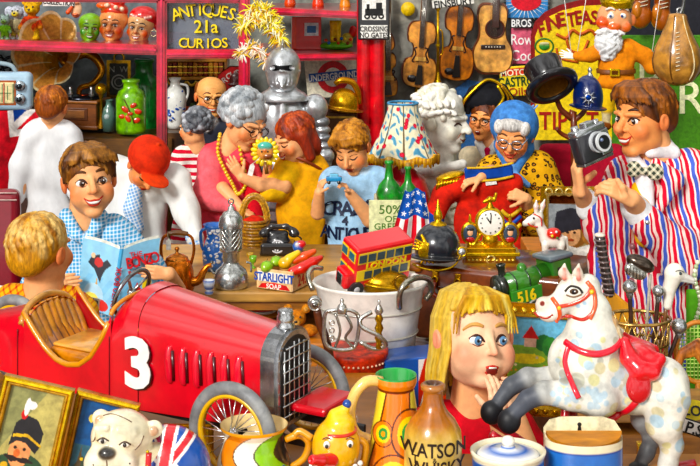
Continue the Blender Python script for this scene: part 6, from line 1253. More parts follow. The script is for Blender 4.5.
g.text('BOOK', 139, 269, 4.6, -12, '#c81c24', .3, bold=.1, rz=9); g.text('BONZO BOOK', 118.5, 285, 6, -17, '#c81c24', .3, bold=.1, rz=81, sx=.8); g.build('lettering', MP())
t = Thing('price_card', 78, 312, 4.5, 'white card with handwriting reading Turpin above the car seat', 'card'); g = MB(t); g.prism([(56, 290), (100, 299), (97, 330), (54, 326)], 0, .8, '#f2eee4').build('card', MP()); g = MB(t); g.text('Pink Turpin', 78, 298, 6.4, -.6, '#141414', .2, rz=-10, bold=.1); 
for i in range(5):
    for j in range(3): g.box(84+i*2.4, 309+j*2.6, 1.4 if (i*j+i) % 2 else 2.0, 1.6, .3, -.4, '#282828')
g.build('lettering', MP())
t = Thing('price_card', 4, 300, 4.5, 'white card corner with handwriting at the left picture edge', 'card'); g = MB(t); g.prism([(-30, 280), (14, 288), (12, 306), (-30, 300)], 0, .8, '#f2eee4').build('card', MP()); g = MB(t); g.text('pf', 3, 291, 8, -.6, '#141414', .2, rz=-10).build('lettering', MP())
# ---- pedal car
d = tb(462); CX, CY = 272, 462; t = Thing('pedal_car', CX, CY, d, 'large red pedal racing car numbered 3 with spoked wheels and tan seat', 'car'); YAW = dict(c=(CX, CY, 0), rz=-30)
RC_ = '#dc1626'; carm = mat('gloss', 12, .22, key='carred')
def sec(l):   # half width, bottom height, side height, top height
    k = np.interp(l, [-400, -330, -290, -165, -134, 12], [26, 38, 44, 46, 44, 31]); b = np.interp(l, [-400, -134, 12], [52, 42, 44]); top = np.interp(l, [-400, -330, -290, -165, -150, -134, 12], [92, 112, 124, 146, 158, 156, 136]); return k, b, top
def hull(l0, l1, nu=26, nv=44, full=True, off=0, rim=None):
    def f(u, v):
        l = l0+(l1-l0)*u; k, b, top = sec(l); k += off; a = (v*2-1); side = top-k*.85
        if rim:      # open tub: only the near or far side up to the rim
            pass
        # perimeter: bottom near -> side near -> arch -> side far -> bottom far
        p = v*4
        if p < 1: w, h = -k, b+(side-b)*p
        elif p > 3: w, h = k, side-(side-b)*(p-3)
        else: q = (p-1)/2*math.pi; w, h = -k*math.copysign(abs(math.cos(q))**.75, math.cos(q)), side+(top-side+off)*math.sin(q)**.85
        return (CX+l, CY-h, w)
    return f
g = MB(t); g.rot(**YAW); g.grid(hull(12, -134), 30, 80, col=RC_); g.grid(hull(-134, -152, off=1.2), 8, 80, col=RC_); g.grid(hull(-152, -168), 6, 80, col=RC_).build('bonnet', carm)
def riml(l): return np.interp(l, [-300, -290, -280, -262, -246, -230, -212, -196, -181, -168], [126, 118, 106, 88, 77, 73, 76, 87, 108, 134])
g = MB(t); g.rot(**YAW)
for s in (-1, 1):
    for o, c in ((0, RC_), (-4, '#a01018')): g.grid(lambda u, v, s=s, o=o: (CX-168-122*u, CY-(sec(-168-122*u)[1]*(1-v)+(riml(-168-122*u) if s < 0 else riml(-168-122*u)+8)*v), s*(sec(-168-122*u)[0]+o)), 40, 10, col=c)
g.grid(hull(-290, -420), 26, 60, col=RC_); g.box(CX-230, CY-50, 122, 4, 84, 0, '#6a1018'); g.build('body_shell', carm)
g = MB(t); g.rot(**YAW)
for s in (-1, 1): g.tube([(CX+l, CY-riml(l)-(8 if s > 0 else 0), s*(sec(l)[0]-1)) for l in range(-292, -164, 8)], 3, '#d8923c', 8, sub=1)
k = sec(-168)[0]; g.tube([(CX-168, CY-(riml(-168)+(sec(-168)[2]-riml(-168)+2)*math.sin(a)), -k*math.cos(a)) for a in np.linspace(0, math.pi, 20)], 2.4, '#d8923c', 8, sub=1).build('leather_rim', MG())
g = MB(t); g.rot(**YAW)
for l in (-134, -60-110): g.tube([(CX+l, CY-h, -sec(l)[0]-.4) for h in (44, 70, 96, 112)], .7, '#7a0c16', 6)
for l in (-300,): g.tube([(CX+l, CY-h, -sec(l)[0]-.4) for h in (50, 80, 100)], .7, '#7a0c16', 6)
g.build('panel_seams', MP())
for i in range(6):
    l = -93+i*16; k = sec(l)[0]; g = MB(t); g.rot(**YAW); g.tube([(CX+l-2, CY-76, -k-.2), (CX+l-3, CY-82, -k-1.8), (CX+l-4, CY-103, -k-2.0), (CX+l-3, CY-112, -k-.4)], [2.6, 4, 4, 2.6], '#e83040', 8).tube([(CX+l+1.5, CY-78, -k-.6), (CX+l, CY-108, -k-.8)], 1.8, '#4a0810', 6).build('louvre', carm)
g = MB(t); g.rot(**YAW)
for o, c, dd in ((1.4, '#2a0408', -.5), (0, '#fbf6f2', -1.4)): g.text('3', CX-133+o, CY-92+o, 50, -sec(-133)[0]-1+dd, c, .5, bold=2.6, sx=1.1, rz=2)
g.build('race_number', MG())
g = MB(t); g.rot(**YAW)
for s in (-1, 1): g.box(CX-60, CY-40, 300, 8, 5, s*30, '#1a1a1c', 1)
g.build('chassis', MP())
# seat
g = MB(t); g.rot(**YAW); g.grid(lambda u, v: (CX-290+32*(v**1.4)*1+ -10*(1-v), CY-(70+56*(1-v)**.8*(.75+.25*math.sin(u*math.pi))), (u-.5)*84+0), 90, 30, lambda u, v: '#d88838' if abs(math.sin(u*9*math.pi)) > .25 else '#7a3c10'); 
for i in range(9):
    a = -.5+(i+.5)/9; g.tube([(CX-296, CY-(123-60*a*a), a*84), (CX-283, CY-96, a*82), (CX-268, CY-72, a*76)], [5.6, 6, 4.6], '#e09a48' if i % 2 else '#d48834', 10)
g.tube([(CX-294, CY-106, -43), (CX-298, CY-121, -28), (CX-299, CY-128, 0), (CX-298, CY-121, 28), (CX-294, CY-106, 43)], 4, '#e0a45c', 10).build('seat_back', mat('gloss', 26, .4, key='leather')); 
g = MB(t); g.rot(**YAW); g.box(CX-232, CY-76, 70, 16, 72, 2, '#d8883c', 6, 4, True).box(CX-232, CY-86, 62, 4, 62, 2, '#e8a85c', 2, 2, True).build('seat_cushion', mat('gloss', 26, .4, key='leather'))
# steering wheel
g = MB(t); g.rot((CX-168, CY-150, 0), rz=-30)
def sw(a, r, q): return (CX-178+r*math.sin(a)*.35, CY-146-r*math.sin(a)*.9, r*math.cos(a))
g.rot(**YAW); g.tube([sw(a, 27, 0) for a in np.linspace(0, 2*math.pi, 33)[:-1]], 2.4, '#8c8e92', 8, True, 1).build('steering_wheel', MM()); g = MB(t); g.rot(**YAW)
for k in range(4): a = k*math.pi/2+.6; p, q = sw(a, 3, 0), sw(a, 26, 0); g.tube([p, q], [2.2, 1.4], '#b8bcbe', 6)
g.ball(*sw(0, 0, 0)[:2], 5, 0, '#c8ccce', 12).tube([(CX-178, CY-146, 0), (CX-156, CY-132, 0)], 2, '#8a8c8e').build('wheel_spokes', MM())
# radiator
g = MB(t); g.rot(**YAW)
def radp(k, h0, h1):
    pts = [(-k, h0), (-k, h1-k*.8)]+[(-k*math.cos(a), h1-k*.8+k*.8*math.sin(a)) for a in np.linspace(.15, math.pi-.15, 14)]+[(k, h1-k*.8), (k, h0)]; return pts
def shell(g, k, h0, h1, l0, l1, col):
    p = radp(k, h0, h1); n = len(p); v = [(CX+l0, w, h-CY) for w, h in p]+[(CX+l1, w, h-CY) for w, h in p]; g.add(v, [[i, (i+1) % n, n+(i+1) % n, n+i] for i in range(n)]+[list(range(n))[::-1], list(range(n, 2*n))], col, False)
shell(g, 33.5, 42, 139, 8, 24, '#a8aaae'); shell(g, 30, 45, 136, 24, 27, '#d4d6da'); g.build('radiator_shell', mat('metal', 40, .4, key='steel')); g = MB(t); g.rot(**YAW); shell(g, 26, 49, 131, 27, 27.6, '#1a1614')
g.build('radiator_core', MP()); g = MB(t); g.rot(**YAW)
for i in range(6): w = -22+i*8.8; g.tube([(CX+29, CY-50, w), (CX+29, CY-(128-abs(w)*.35), w)], .9, '#e4e6e8', 6)
for j in range(7): h = 56+j*11; k = 25 if h < 118 else 20; g.tube([(CX+29.5, CY-h, -k), (CX+29.5, CY-h, k)], .9, '#d0d2d4', 6)
g.build('grille_bars', MM()); g = MB(t); g.rot(**YAW); g.lathe(CX+16, [(9, CY-136), (9.5, CY-140), (7.5, CY-142), (8.6, CY-144), (8.6, CY-148), (7.5, CY-150), (8, CY-152), (7, CY-155), (0, CY-156)], 0, '#c4c6c8', seg=20).build('radiator_cap', MM())
g = MB(t); g.rot(**YAW); g.tube([(CX+4, CY-50, -66), (CX+4, CY-50, 66)], 3.2, '#222', 8).build('axle', MM()); g = MB(t); g.rot(**YAW); g.box(CX+46, CY-62, 42, 8, 62, 22, RC_, 3).build('front_apron', carm)
def wheel(w, lo=0, R_=50):
    g = MB(t); g.rot(**YAW); c = (CX+lo, CY-R_); n = 56
    prof = [(R_-9, -5), (R_-2.5, -5.5), (R_, 0), (R_-2.5, 5.5), (R_-9, 5)]
    def tor(g, prof, col, cc=None):
        V = []; m = len(prof)
        for i in range(n): a = 2*math.pi*i/n; V += [(c[0]+r*math.cos(a), w+q, -c[1]+r*math.sin(a)) for r, q in prof]
        f = [[i*m+j, i*m+(j+1) % m, ((i+1) % n)*m+(j+1) % m, ((i+1) % n)*m+j] for i in range(n) for j in range(m)]; g.add(V, f, col, True)
    tor(g, [(R_-8+3.5*math.cos(b)*1.6, 6.5*math.sin(b)) for b in np.linspace(0, 6.28, 12)[:-1]] if False else [((R_-6.5)+6.5*math.cos(b), 6.5*math.sin(b)) for b in np.linspace(0, 2*math.pi, 13)[:-1]], '#86888a')
    ty = g.build('tyre', mat('paint', 26, .4, key='rubber')); wl = ty
    g = MB(t); g.rot(**YAW); tor(g, [(R_-15.5, -3.4), (R_-12, -4.2), (R_-12, 4.2), (R_-15.5, 3.4)], '#eab41c'); rim_ = g.build('rim', MG())
    g = MB(t); g.rot(**YAW)
    for i in range(26): a = 2*math.pi*i/26; g.tube([(c[0]+4*math.cos(a+.3), c[1]-4*math.sin(a+.3), w+(3 if i % 2 else -3)), (c[0]+(R_-15)*math.cos(a), c[1]-(R_-15)*math.sin(a), w)], .6, '#e8e8ea', 5)
    g.build('spokes', MM()); g = MB(t); g.rot(**YAW); g.ball(c[0], c[1], (6, 7, 6), w, '#c8cacc', 16); g.build('hub', MM())
wheel(-69); wheel(69); wheel(-60, -400); wheel(60, -400)
# ---- white tub and contents
TB = 4.45; ub = 4.25
worldbox('wooden_crate', -.13, .30, 4.0, 4.46, 0, .93, '#8a5a2c', MW(), None, 'dark wooden crate hidden under the red drum and flag tin', 'crate', .006)
t = Thing('red_drum', 355, 410, 4.12, 'speckled orange red enamel drum under the left of the white tub', 'drum'); g = MB(t); g.lathe(356, [(0, 410), (32, 410), (33, 404), (31, 356), (32.5, 353), (32.5, 349), (30, 348), (0, 349)], 0, '#d8381c', seg=40).build('body', mat('paint', 60, .6, key='speckle')); g = MB(t)
for i in range(18): a = -.3-i*.15; g.ball(356+31.8*math.cos(a), 358, 1.2, 31.8*math.sin(a), '#f0c8a8', 8)
g.build('studs', MG())
t = Thing('flag_tin', 408, 405, 4.16, 'blue tin with white star and red white flag stripes beneath the white tub', 'tin'); g = MB(t); g.rot((408, 380), rz=18)
def tc_(u, v):
    x, y = (u-.25)*2.2, (v-.5); a = math.atan2(y, x); r = math.hypot(x, y)
    if r < .22+.14*math.cos(5*a-1.57): return '#f4f4f4'
    if u > .52: q = (u-.52)*2+v*.5; return '#f4f0ec' if q < .22 or .5 < q < .64 else ('#dc3020' if q < .5 else '#e04428')
    return '#2c5cae'
g.grid(lambda u, v: (376+64*u, 352+50*v, -22-4*math.sin(u*math.pi)), 100, 70, tc_); g.box(408, 378, 64, 52, 40, -1, '#2c5cae', 2).build('body', MG())
t = Thing('white_tub', 369, 355, 4.3, 'big white enamel tub with loop handle holding a toy bus and brass drum', 'tub'); g = MB(t); 
g.lathe(370, [(0, 356), (40, 355), (44, 352), (49, 315), (54, 288), (57, 283), (58, 281), (56, 280), (53, 284), (48, 315), (44, 345), (0, 348)], 0, '#f2f0e8', seg=60, sy=.85); 
g.ring(370, 305, 51.5, .8, 0, '#a8a498', 60, 'z', R2=43.6).ring(370, 330, 47.8, .8, 0, '#a8a498', 60, 'z', R2=40.4).build('body', mat('gloss', 26, .2, key='enamel')); g = MB(t); g.tube([(398, 297, -40), (398, 282, -46), (404, 272, -44), (416, 270, -30), (428, 276, -14), (431, 290, -4), (425, 298, -6)], 3.0, '#b8b4a4', 10).build('handle', MM()); g = MB(t); g.tube([(313, 288, -8), (308, 276, 0), (313, 270, 8), (322, 272, 14)], 2.6, '#b8b4a4').build('handle', MM())
t = Thing('brass_drum', 384, 300, 4.32, 'round brass dome lying in the white tub in front of the bus', 'ornament'); g = MB(t); b = Blob(1.5, '#c8942c'); b.ell((384, 284, 2), (23, 15, 14)); b.ell((384, 284, 2), (26, 18, 3.4), '#e0b048', rot=(0, 6, 0), k=.6); g.ring(401, 279, 7, 1.2, -14, '#8a601c', 24); b.mesh(g, .7); g.build('dome', MB_())
t = Thing('game_box', 346, 312, 4.28, 'small white box with red capitals GAMES in the tub', 'box'); g = MB(t); g.rot((346, 292), ry=6); g.box(350, 296, 34, 16, 10, -16, '#f0ead8', .6).build('box', MP()); g = MB(t); g.rot((346, 292), ry=6); g.text('GAMES', 350, 292, 8, -21.6, '#d84020', .3, bold=.3, sx=.9).build('lettering', MP())
# bus: length along x, front at left
BX, BY = 373, 258; t = Thing('toy_bus', BX, 290, 4.34, 'red double decker toy bus tipped nose down in the white tub', 'toy'); RB = dict(c=(BX, BY, 0), rz=30, rx=20, ry=-4); BR = '#dc1c24'
def bus(): g = MB(t); g.rot(RB['c'], RB['rx'], RB['ry'], RB['rz']); return g
g = bus(); g.box(BX+4, BY, 66, 44, 30, 0, BR, 2.6, 3).box(BX-32, BY+12, 14, 18, 20, -4, BR, 3).box(BX+4, BY-21.4, 60, 2, 26, 0, '#e83038', 1); g.build('body', MG()); g = bus()
for y, n_, x0 in ((BY-12, 6, -22), (BY+7, 5, -14)):
    g.box(BX+4, y, 62, 12, .6, -15.2, '#f0cc24', .2)
    for i in range(n_): g.box(BX+x0+i*10.4, y, 8.6, 8.6, .6, -15.8, '#24404c', .6)
for y in (-12, 7):
    for i in range(2): g.box(BX-29.4, BY+y, .8, 11, 12.4, -7+i*14, '#f0cc24', .2); g.box(BX-30, BY+y, .8, 8, 9.6, -7+i*14, '#2c6478', .3)
g.build('windows', MG()); g = bus(); g.text('LONDON', BX+6, BY-2.6, 6.4, -15.6, '#f4d028', .4, bold=.3, sx=1.2); g.build('lettering', MP()); g = bus(); g.box(BX-39.4, BY+12, 1, 12, 9, -4, '#e8e8e8', .4)
for i in range(5): g.box(BX-40, BY+12, .6, 11, 1, -7.4+i*1.8, '#303030')
g.build('grille', MM())
for x in (-26, 24):
    g = bus(); a = np.linspace(0, 2*math.pi, 24, endpoint=False); v = [(BX+x+R_*math.cos(q), y, -(BY+21)+R_*math.sin(q)) for R_, y in ((8, -12), (8, -17), (4.5, -17.4), (4.4, -17), (2, -17.6)) for q in a]; f = [[r*24+i, r*24+(i+1) % 24, (r+1)*24+(i+1) % 24, (r+1)*24+i] for r in range(4) for i in range(24)]+[[96+i for i in range(24)]]; g.add(v, f, '#26262a', False); g.ball(BX+x, BY+21, (3.6, 1, 3.6), -17.4, '#c8c8cc', 12).build('wheel', MG())
# silver ornate things hanging on the tub, cane
def ornate(x, y, w, h, label, flip=1):
    t = Thing('silver_buckle', x, y+h, 3.98, label, 'ornament'); g = MB(t); q = [(x-w*.5, y+h*.1), (x-w*.3, y-.02*h), (x, y-h*.04), (x+w*.3, y), (x+w*.5, y+h*.2), (x+w*.45, y+h*.75), (x+w*.3, y+h), (x-w*.2, y+h), (x-w*.5, y+h*.8)]
    g.tube([(a, b, -2*math.sin(i)) for i, (a, b) in enumerate(q)], 2.0, '#d4d4d0', 8, True); g.tube([(x-w*.2, y+h*.05, 0), (x-w*.05, y+h*.5, -2), (x-w*.2, y+h*.95, 0)], 1.4, '#c4c4c0'); g.build('frame', MM()); g = MB(t)
    for k in range(3): g.ring(x-w*.3, y+h*(.3+.2*k), 2.4, .8, -1, '#e4e4e0', 12)
    g.tube([(x+w*.1, y+h*.08, -1), (x+w*.28, y+h*.4, -3), (x+w*.1, y+h*.7, -1), (x+w*.34, y+h*.96, 0)], 1.5, '#b8b8b4'); g.build('scrollwork', MM()); g = MB(t); g.lathe(x, [(5, y+2), (6, y-2), (4, y-6), (1.6, y-8), (2.2, y-11), (.8, y-13), (0, y-13)], -1, '#dadad6', seg=18).build('finial', MM())
ornate(342, 311, 34, 38, 'ornate pierced silver buckle with domed finial hanging on the tub, left one')
t = Thing('brass_corkscrew', 380, 350, 3.98, 'twisted silver and brass ornament hanging on the front of the tub', 'ornament'); g = MB(t); g.tube([(372, 312, 0), (361, 318, -2), (362, 326, -4), (378, 334, -5), (386, 344, -2), (374, 349, 0), (360, 342, 0)], 2.3, '#d0d0cc').build('silver_loop', MM()); g = MB(t); g.lathe(379, [(0, 350), (4, 348), (2.6, 343), (4.6, 338), (2.6, 333), (4.6, 328), (2.6, 323), (4.4, 319), (2.4, 314)], 0, '#c8962c', seg=16).build('brass_stem', MB_()); g = MB(t); g.lathe(379, [(2.4, 315), (4.6, 311), (3, 307), (1.2, 304), (1.6, 301), (0, 299)], 0, '#dadad6', seg=16).build('finial', MM())
t = Thing('walking_cane', 318, 360, 4.0, 'short brown cane with a round silver knob left of the white tub', 'cane'); g = MB(t); g.tube([(317, 310, 0), (320, 324, 0), (326, 340, 0), (332, 370, 0), (334, 420, 0)], [4, 4.4, 4.4, 4, 3.6], '#5a2c18', 10).build('shaft', MW()); g = MB(t); g.ball(315, 303, 7.5, 0, '#c8c8c4', 18).ring(315, 303, 6, .9, -5, '#eeeeea', 20).ball(315, 303, 3, -6.4, '#8a8a88', 10).build('knob', MM())
# ---- suitcase, trunk and things on top
t = Thing('suitcase', 480, 350, 4.75, 'old brown leather suitcase with brass latches under the clock and locomotive', 'suitcase'); SR = dict(c=(430, 300, 0), rz=-24)
g = MB(t); g.rot(**SR); g.box(492, 303, 160, 74, 110, 55, '#7a3c20', 5, 3, True).box(492, 286, 161.5, 2, 111.5, 55, '#4a2010', .6).build('shell', mat('gloss', 22, .5, key='caseleather'))
for x in (414, 570):
    for dp in (1, 109): g = MB(t); g.rot(**SR); g.box(x, 268, 16, 10, 12, dp, '#a8602c', 3, 2, True).build('corner', mat('gloss', 22, .5, key='caseleather'))
g = MB(t); g.rot(**SR); g.tube([(436, 280, -2), (436, 290, -8), (446, 294, -10), (458, 292, -8), (460, 282, -2)], 2.6, '#a03818', 10).build('handle', MG()); g = MB(t); g.rot(**SR)
for x in (436, 460): g.ring(x, 278, 3, 1, -3, '#e0b048', 14); g.box(x, 273, 6, 5, 2, -1, '#d8a440', .6)
g.build('brass_latches', MB_())
t = Thing('trunk', 470, 420, 4.8, 'dark brown trunk with a small red handle below the suitcase', 'trunk'); g = MB(t); g.rot((430, 380, 0), rz=-20); g.box(485, 560, 175, 438, 112, 60, '#55301c', 4, 3, True).build('shell', mat('gloss', 22, .5, key='caseleather')); g = MB(t); g.rot((430, 380, 0), rz=-20)
g.tube([(402, 345, -2), (400, 352, -8), (402, 362, -8), (406, 368, -2)], 3, '#c8341c', 10).build('handle', MG())
ds = 4.85
t = Thing('spiked_helmet', 437, 264, ds-.12, 'black spiked helmet with a gold eagle plate on the suitcase', 'helmet'); b = Blob(1.5, '#1c2028'); b.ell((437, 245, 0), (23, 24, 22)); b.ell((437, 270, 0), (32, 32, 13), op='-', k=.6); b.ell((435, 256, -4), (27, 28, 3), '#14161c', rot=(-6, 3, 0)); g = MB(t); b.mesh(g, .7); g.build('shell', MG())
g = MB(t); g.lathe(438, [(9, 226), (8, 223), (3.5, 221), (4.6, 217), (4, 213), (2.4, 210), (.6, 200), (0, 199)], 0, '#e0b034', seg=20).build('spike', MB_()); g = MB(t); e = Blob(1, '#e8b428'); e.ell((425, 247, -19), (9, 3, 8), rot=(0, 20, 25)); e.cap((425, 240, -18), (421, 232, -16), 2.6, 1.6)
for s in (-1, 1):
    for k in range(4): e.cap((425+s*2, 246-k*2, -20), (425+s*(13-k), 240-k*3+4, -17+s*2-k*.2), 1.8, .9)
for k in range(4): e.cap((425, 250, -19), (420+k*4, 258, -21), 1.6, 1)
e.mesh(g, .5); g.build('eagle_plate', MB_()); g = MB(t); g.tube([(412, 260, -16), (420, 262, -24), (436, 263, -30), (452, 260, -24), (460, 252, -12)], 1.1, '#e0b034').ball(461, 249, 4.6, -10, '#d8dce0', 14).ring(461, 249, 4.4, 1, -12, '#e0b034', 18).build('chin_strap', MB_())
t = Thing('mantel_clock', 490, 268, ds+.02, 'gilded mantel clock with white round dial and two portrait medallions', 'clock'); GO = '#dca62c'; g = MB(t); g.box(490, 248, 50, 5, 20, 0, GO, 1).box(490, 252, 58, 4, 24, 0, '#f0c850', 1).box(490, 258, 50, 8, 20, 0, '#b8801c', 1).box(490, 264, 62, 4, 26, 0, GO, 1)
for i in range(12): g.ball(468+i*4, 258, 1.8, -10.6, '#f4d870', 8)
g.ring(490, 257, 4, 1.2, -11, '#f8e08c', 16).build('base', MB_())
for x in (463, 517): g = MB(t); g.tube([(x, 264, -8), (x+(x-490)*.06, 268, -10), (x+(x-490)*.1, 273, -10)], [3.4, 2.6, 3], GO).build('foot', MB_())
g = MB(t); b = Blob(1.5, GO); b.cap((471, 245, 0), (509, 245, 0), 4, 4); b.ell((490, 240, 0), (8, 7, 8)); b.ell((490, 222, 2), (15, 6, 15), '#e8b838'); b.cap((490, 207, 0), (490, 203, 0), 4, 2); b.chain([(484, 202, 0), (490, 199, 0), (494, 200, 0), (496, 194, 0)], [1.6, 2.6, 2, 1.6], k=.8)
for s in (-1, 1): b.cap((490+s*20, 245, 0), (490+s*20, 240, 0), 3, 2); b.cap((490+s*10, 234, -2), (490+s*16, 244, -2), 2, 2)
b.mesh(g, .6); g.build('case', MB_()); g = MB(t); g.ball(490, 222, (13, 2.2, 13), -3.6, '#f8f4ea', 24)
for i in range(12): a = i*math.pi/6; g.box(490+9.6*math.cos(a), 222-9.6*math.sin(a), 1.3, 1.3, .6, -5.4, '#202020')
g.tube([(490, 222, -6.4), (486, 216, -6.4)], .7, '#101010').tube([(490, 222, -6.4), (490.5, 213, -6.4)], .5, '#101010').build('dial', MG()); g = MB(t); g.ring(490, 222, 13.4, 1.3, -3.6, '#f4cc54', 30).build('bezel', MB_())
for s in (-1, 1):
    x = 490+s*20; mm = Blob(.6, GO); mm.ell((x, 233, 0), (9.2, 3, 11.5)); mm.cap((x, 222, 0), (x, 215, 0), 1.8, 1.2); g = MB(t); mm.mesh(g, .5); f_ = g.build('medallion', MB_()); g = MB(t); g.ball(x, 233, (7, 1.2, 9), -2.4, '#3a4858', 16).ball(x, 232, (3, 1, 3.6), -3.4, '#f0b890', 10).ball(x, 228.5, (3.8, 1.1, 2), -3.6, '#1a1a20', 10).ball(x, 239, (4.6, 1, 3), -3.2, '#b82828', 10)
    o_ = g.build('portrait', MG(), f_)
t = Thing('donkey_figurine', 546, 268, ds+.12, 'white china donkey figurine with red flower saddle cloth', 'figurine'); b = Blob(2, '#f2ece0'); b.tau = .7
b.ell((553, 240, 0), (13, 7, 8)); b.chain([(545, 236, 0), (539, 224, 0), (537, 218, 0)], [6, 4.6, 4.4]); b.chain([(538, 217, 0), (530, 221, -1), (525, 223, -2)], [5.6, 4.2, 3]); b.ell((524, 224, -2), (2, 2.4, 2), '#30241c', k=.5); b.ell((553, 233, -3), (8, 6, 6), '#dc2c24', k=1)
for dx, dp in ((-2, -2.5), (2.5, 2)): b.chain([(538+dx, 214, dp), (539+dx*1.6, 206, dp), (540+dx*2, 200, dp)], [2, 2.4, .8]); b.cap((539+dx*1.7, 207, dp-1.5), (540+dx*1.8, 203, dp-1.4), 1.1, .6, '#e88a8a', k=.3)
for x, dp in ((545, -3.5), (549, 3.5), (561, -3.5), (564, 3.5)): b.chain([(x, 244, dp), (x-1, 255, dp), (x, 266, dp)], [4, 2.4, 2.6])
b.cap((566, 238, 0), (568, 250, 0), 1.8, 1); g = MB(t); b.mesh(g, .5); g.build('body', MG()); g = MB(t); g.ball(533, 217, 1.3, -5.4, '#181818', 8).ball(551, 234, 1.6, -9, '#f0d040', 8).ball(555, 230, 1.4, -9, '#f4ece0', 8).ball(556, 236, 1.3, -9, '#3a7a30', 8)
g.tube([(527, 222, -5.4), (531, 225, -5.4), (537, 226, -5)], .7, '#d42c24').tube([(533, 213, -4), (540, 217, -5.6), (541, 225, -5.4)], .7, '#d42c24').build('bridle_paint', MG())
# locomotive 516, pointing left and toward the viewer
LX, LY = 530, 296; t = Thing('toy_locomotive', LX, 308, 4.62, 'green toy steam locomotive numbered 516 behind the horse', 'toy'); LR_ = dict(c=(LX, LY, 0), rz=28, ry=-7)
def loco(): g = MB(t); g.rot(LR_['c'], 0, LR_['ry'], LR_['rz']); return g
def xcyl(g, x0, x1, y, r, dep, col, seg=28, cap=True):
    a = np.linspace(0, 2*math.pi, seg, endpoint=False); v = [(x, dep+rr*math.sin(q), -y+rr*math.cos(q)) for x, rr in ((x0, .01), (x0, r), (x1, r), (x1, .01)) for q in a]; f = [[r_*seg+i, r_*seg+(i+1) % seg, (r_+1)*seg+(i+1) % seg, (r_+1)*seg+i] for r_ in range(3) for i in range(seg)]; g.add(v, f, col, True); return g
g = loco(); xcyl(g, LX-32, LX+22, LY-17, 11.5, 0, '#3c7a2c')
for x in (-22, -6, 8): xcyl(g, LX+x, LX+x+1.4, LY-17, 12, 0, '#14341a')
g.build('boiler', MG()); g = loco(); xcyl(g, LX-38, LX-31, LY-17, 12, 0, '#1c241c'); xcyl(g, LX-39.6, LX-38, LY-17, 9, 0, '#2c342c'); g.ball(LX-40, LY-17, 2, 0, '#a8a8a0', 10).lathe(LX-30, [(4, LY-27), (3.4, LY-32), (4.6, LY-37), (5, LY-39), (3.4, LY-39)], 0, '#1c241c', seg=18).lathe(LX-6, [(5, LY-27), (5, LY-31), (3, LY-34), (0, LY-35)], 0, '#3c7a2c', seg=18).build('smokebox', MG())
g = loco(); g.box(LX-2, LY-6, 56, 14, 3, -12, '#3c8430', .8).box(LX-2, LY-4, 50, 14, 3, 12, '#3c8430', .8).text('516', LX-13, LY-6, 11, -14, '#f2d23c', .3, bold=.4).build('side_tanks', MG()); g = loco(); g.box(LX+33, LY-16, 24, 32, 28, 0, '#33702a', 1.5).box(LX+32, LY-20, 10, 10, 28.8, 0, '#10181c', 1).build('cab', MG()); g = loco(); g.box(LX+33, LY-34, 30, 5, 32, 0, '#5c6a72', 2.2, 3, True).build('cab_roof', MG())
g = loco(); g.box(LX, LY+5, 92, 4, 28, 0, '#1e2a1e', .8).box(LX-46, LY+6, 4, 9, 34, 0, '#2e6a24', .8); 
for s in (-1, 1): g.tube([(LX-46, LY+6, s*11), (LX-53, LY+6, s*11)], 1.6, '#383838', 10); g.ball(LX-54, LY+6, (1.4, 4, 4), s*11, '#4a4a48', 12)
g.build('running_board', MG())
for x, r in ((-28, 6), (-4, 9.5), (16, 9.5), (36, 9.5)):
    for s in (-1, 1):
        g = loco(); g.ring(LX+x, LY+9, r-1, 1.5, s*13, '#d8d8d0', 24)
        for k in range(8): a = k*math.pi/4; g.tube([(LX+x, LY+9, s*13), (LX+x+(r-1)*math.cos(a), LY+9-(r-1)*math.sin(a), s*13)], .6, '#3a3a38', 5)
        g.ball(LX+x, LY+9, 1.8, s*14, '#e0e0d8', 8); g.build('wheel', MM())
g = loco(); g.tube([(LX-26, LY+8, -15.6), (LX+34, LY+10, -15.6)], 1.1, '#d0d0c8').build('coupling_rod', MM())
# ---- portrait and gilt frame behind
t = Thing('portrait', 575, 268, 5.25, 'unframed portrait of a man in a wide dark hat and white collar', 'picture'); hatp = [('p', [(.1, .34), (.14, .12), (.4, .05), (.62, .1), (.68, .26), (.9, .32), (.86, .42), (.6, .38), (.36, .42), (.16, .48)], '#23232c')]
pc = shapes_col([('e', .45, 1.0, .5, .34, '#b8863a'), ('e', .62, .95, .1, .12, '#8ca8c0'), ('e', .24, .98, .08, .12, '#6a5228'), ('e', .42, .44, .3, .24, '#8a5a2c'), ('e', .70, .5, .1, .12, '#a8703c'), ('e', .4, .46, .17, .19, '#e8b080'), ('e', .34, .44, .03, .02, '#3a2010'), ('e', .46, .44, .03, .02, '#3a2010'), ('e', .4, .56, .06, .025, '#a84a30'), ('e', .36, .5, .03, .04, '#d08860'), ('p', [(.1, .78), (.25, .62), (.5, .68), (.72, .62), (.8, .74), (.6, .84), (.3, .86)], '#f4f2ea')]+hatp, lambda u, v: '#8a9094' if v < .6 else '#a08a5a')
g = MB(t); g.grid(lambda u, v: (549+56*u, 204+64*v+2*u, 2), 90, 100, pc); g.box(577, 237, 56, 65, 2, 4, '#6a4a28').build('canvas', MP())
t = Thing('gilt_frame', 575, 240, 5.6, 'top edge of an ornate gilt frame behind the hat portrait', 'frame', parts=False); g = MB(t); framebox(g, 540, 186, 612, 290, 9, 6, 0, '#d8a840', '#f0d080')
for i in range(7): g.ring(548+i*10, 191, 3.4, 1.1, -6, '#f4dc90', 14)
g.box(576, 238, 56, 84, 1, 1, '#7a3a20').build('gilt_frame', MB_())
worldbox('wooden_cupboard', .70, 1.02, 5.2, 5.75, 0, 1.05, '#c87c34', MW(), None, 'orange brown wooden cupboard behind the cricket bat and portrait', 'cupboard', .006)
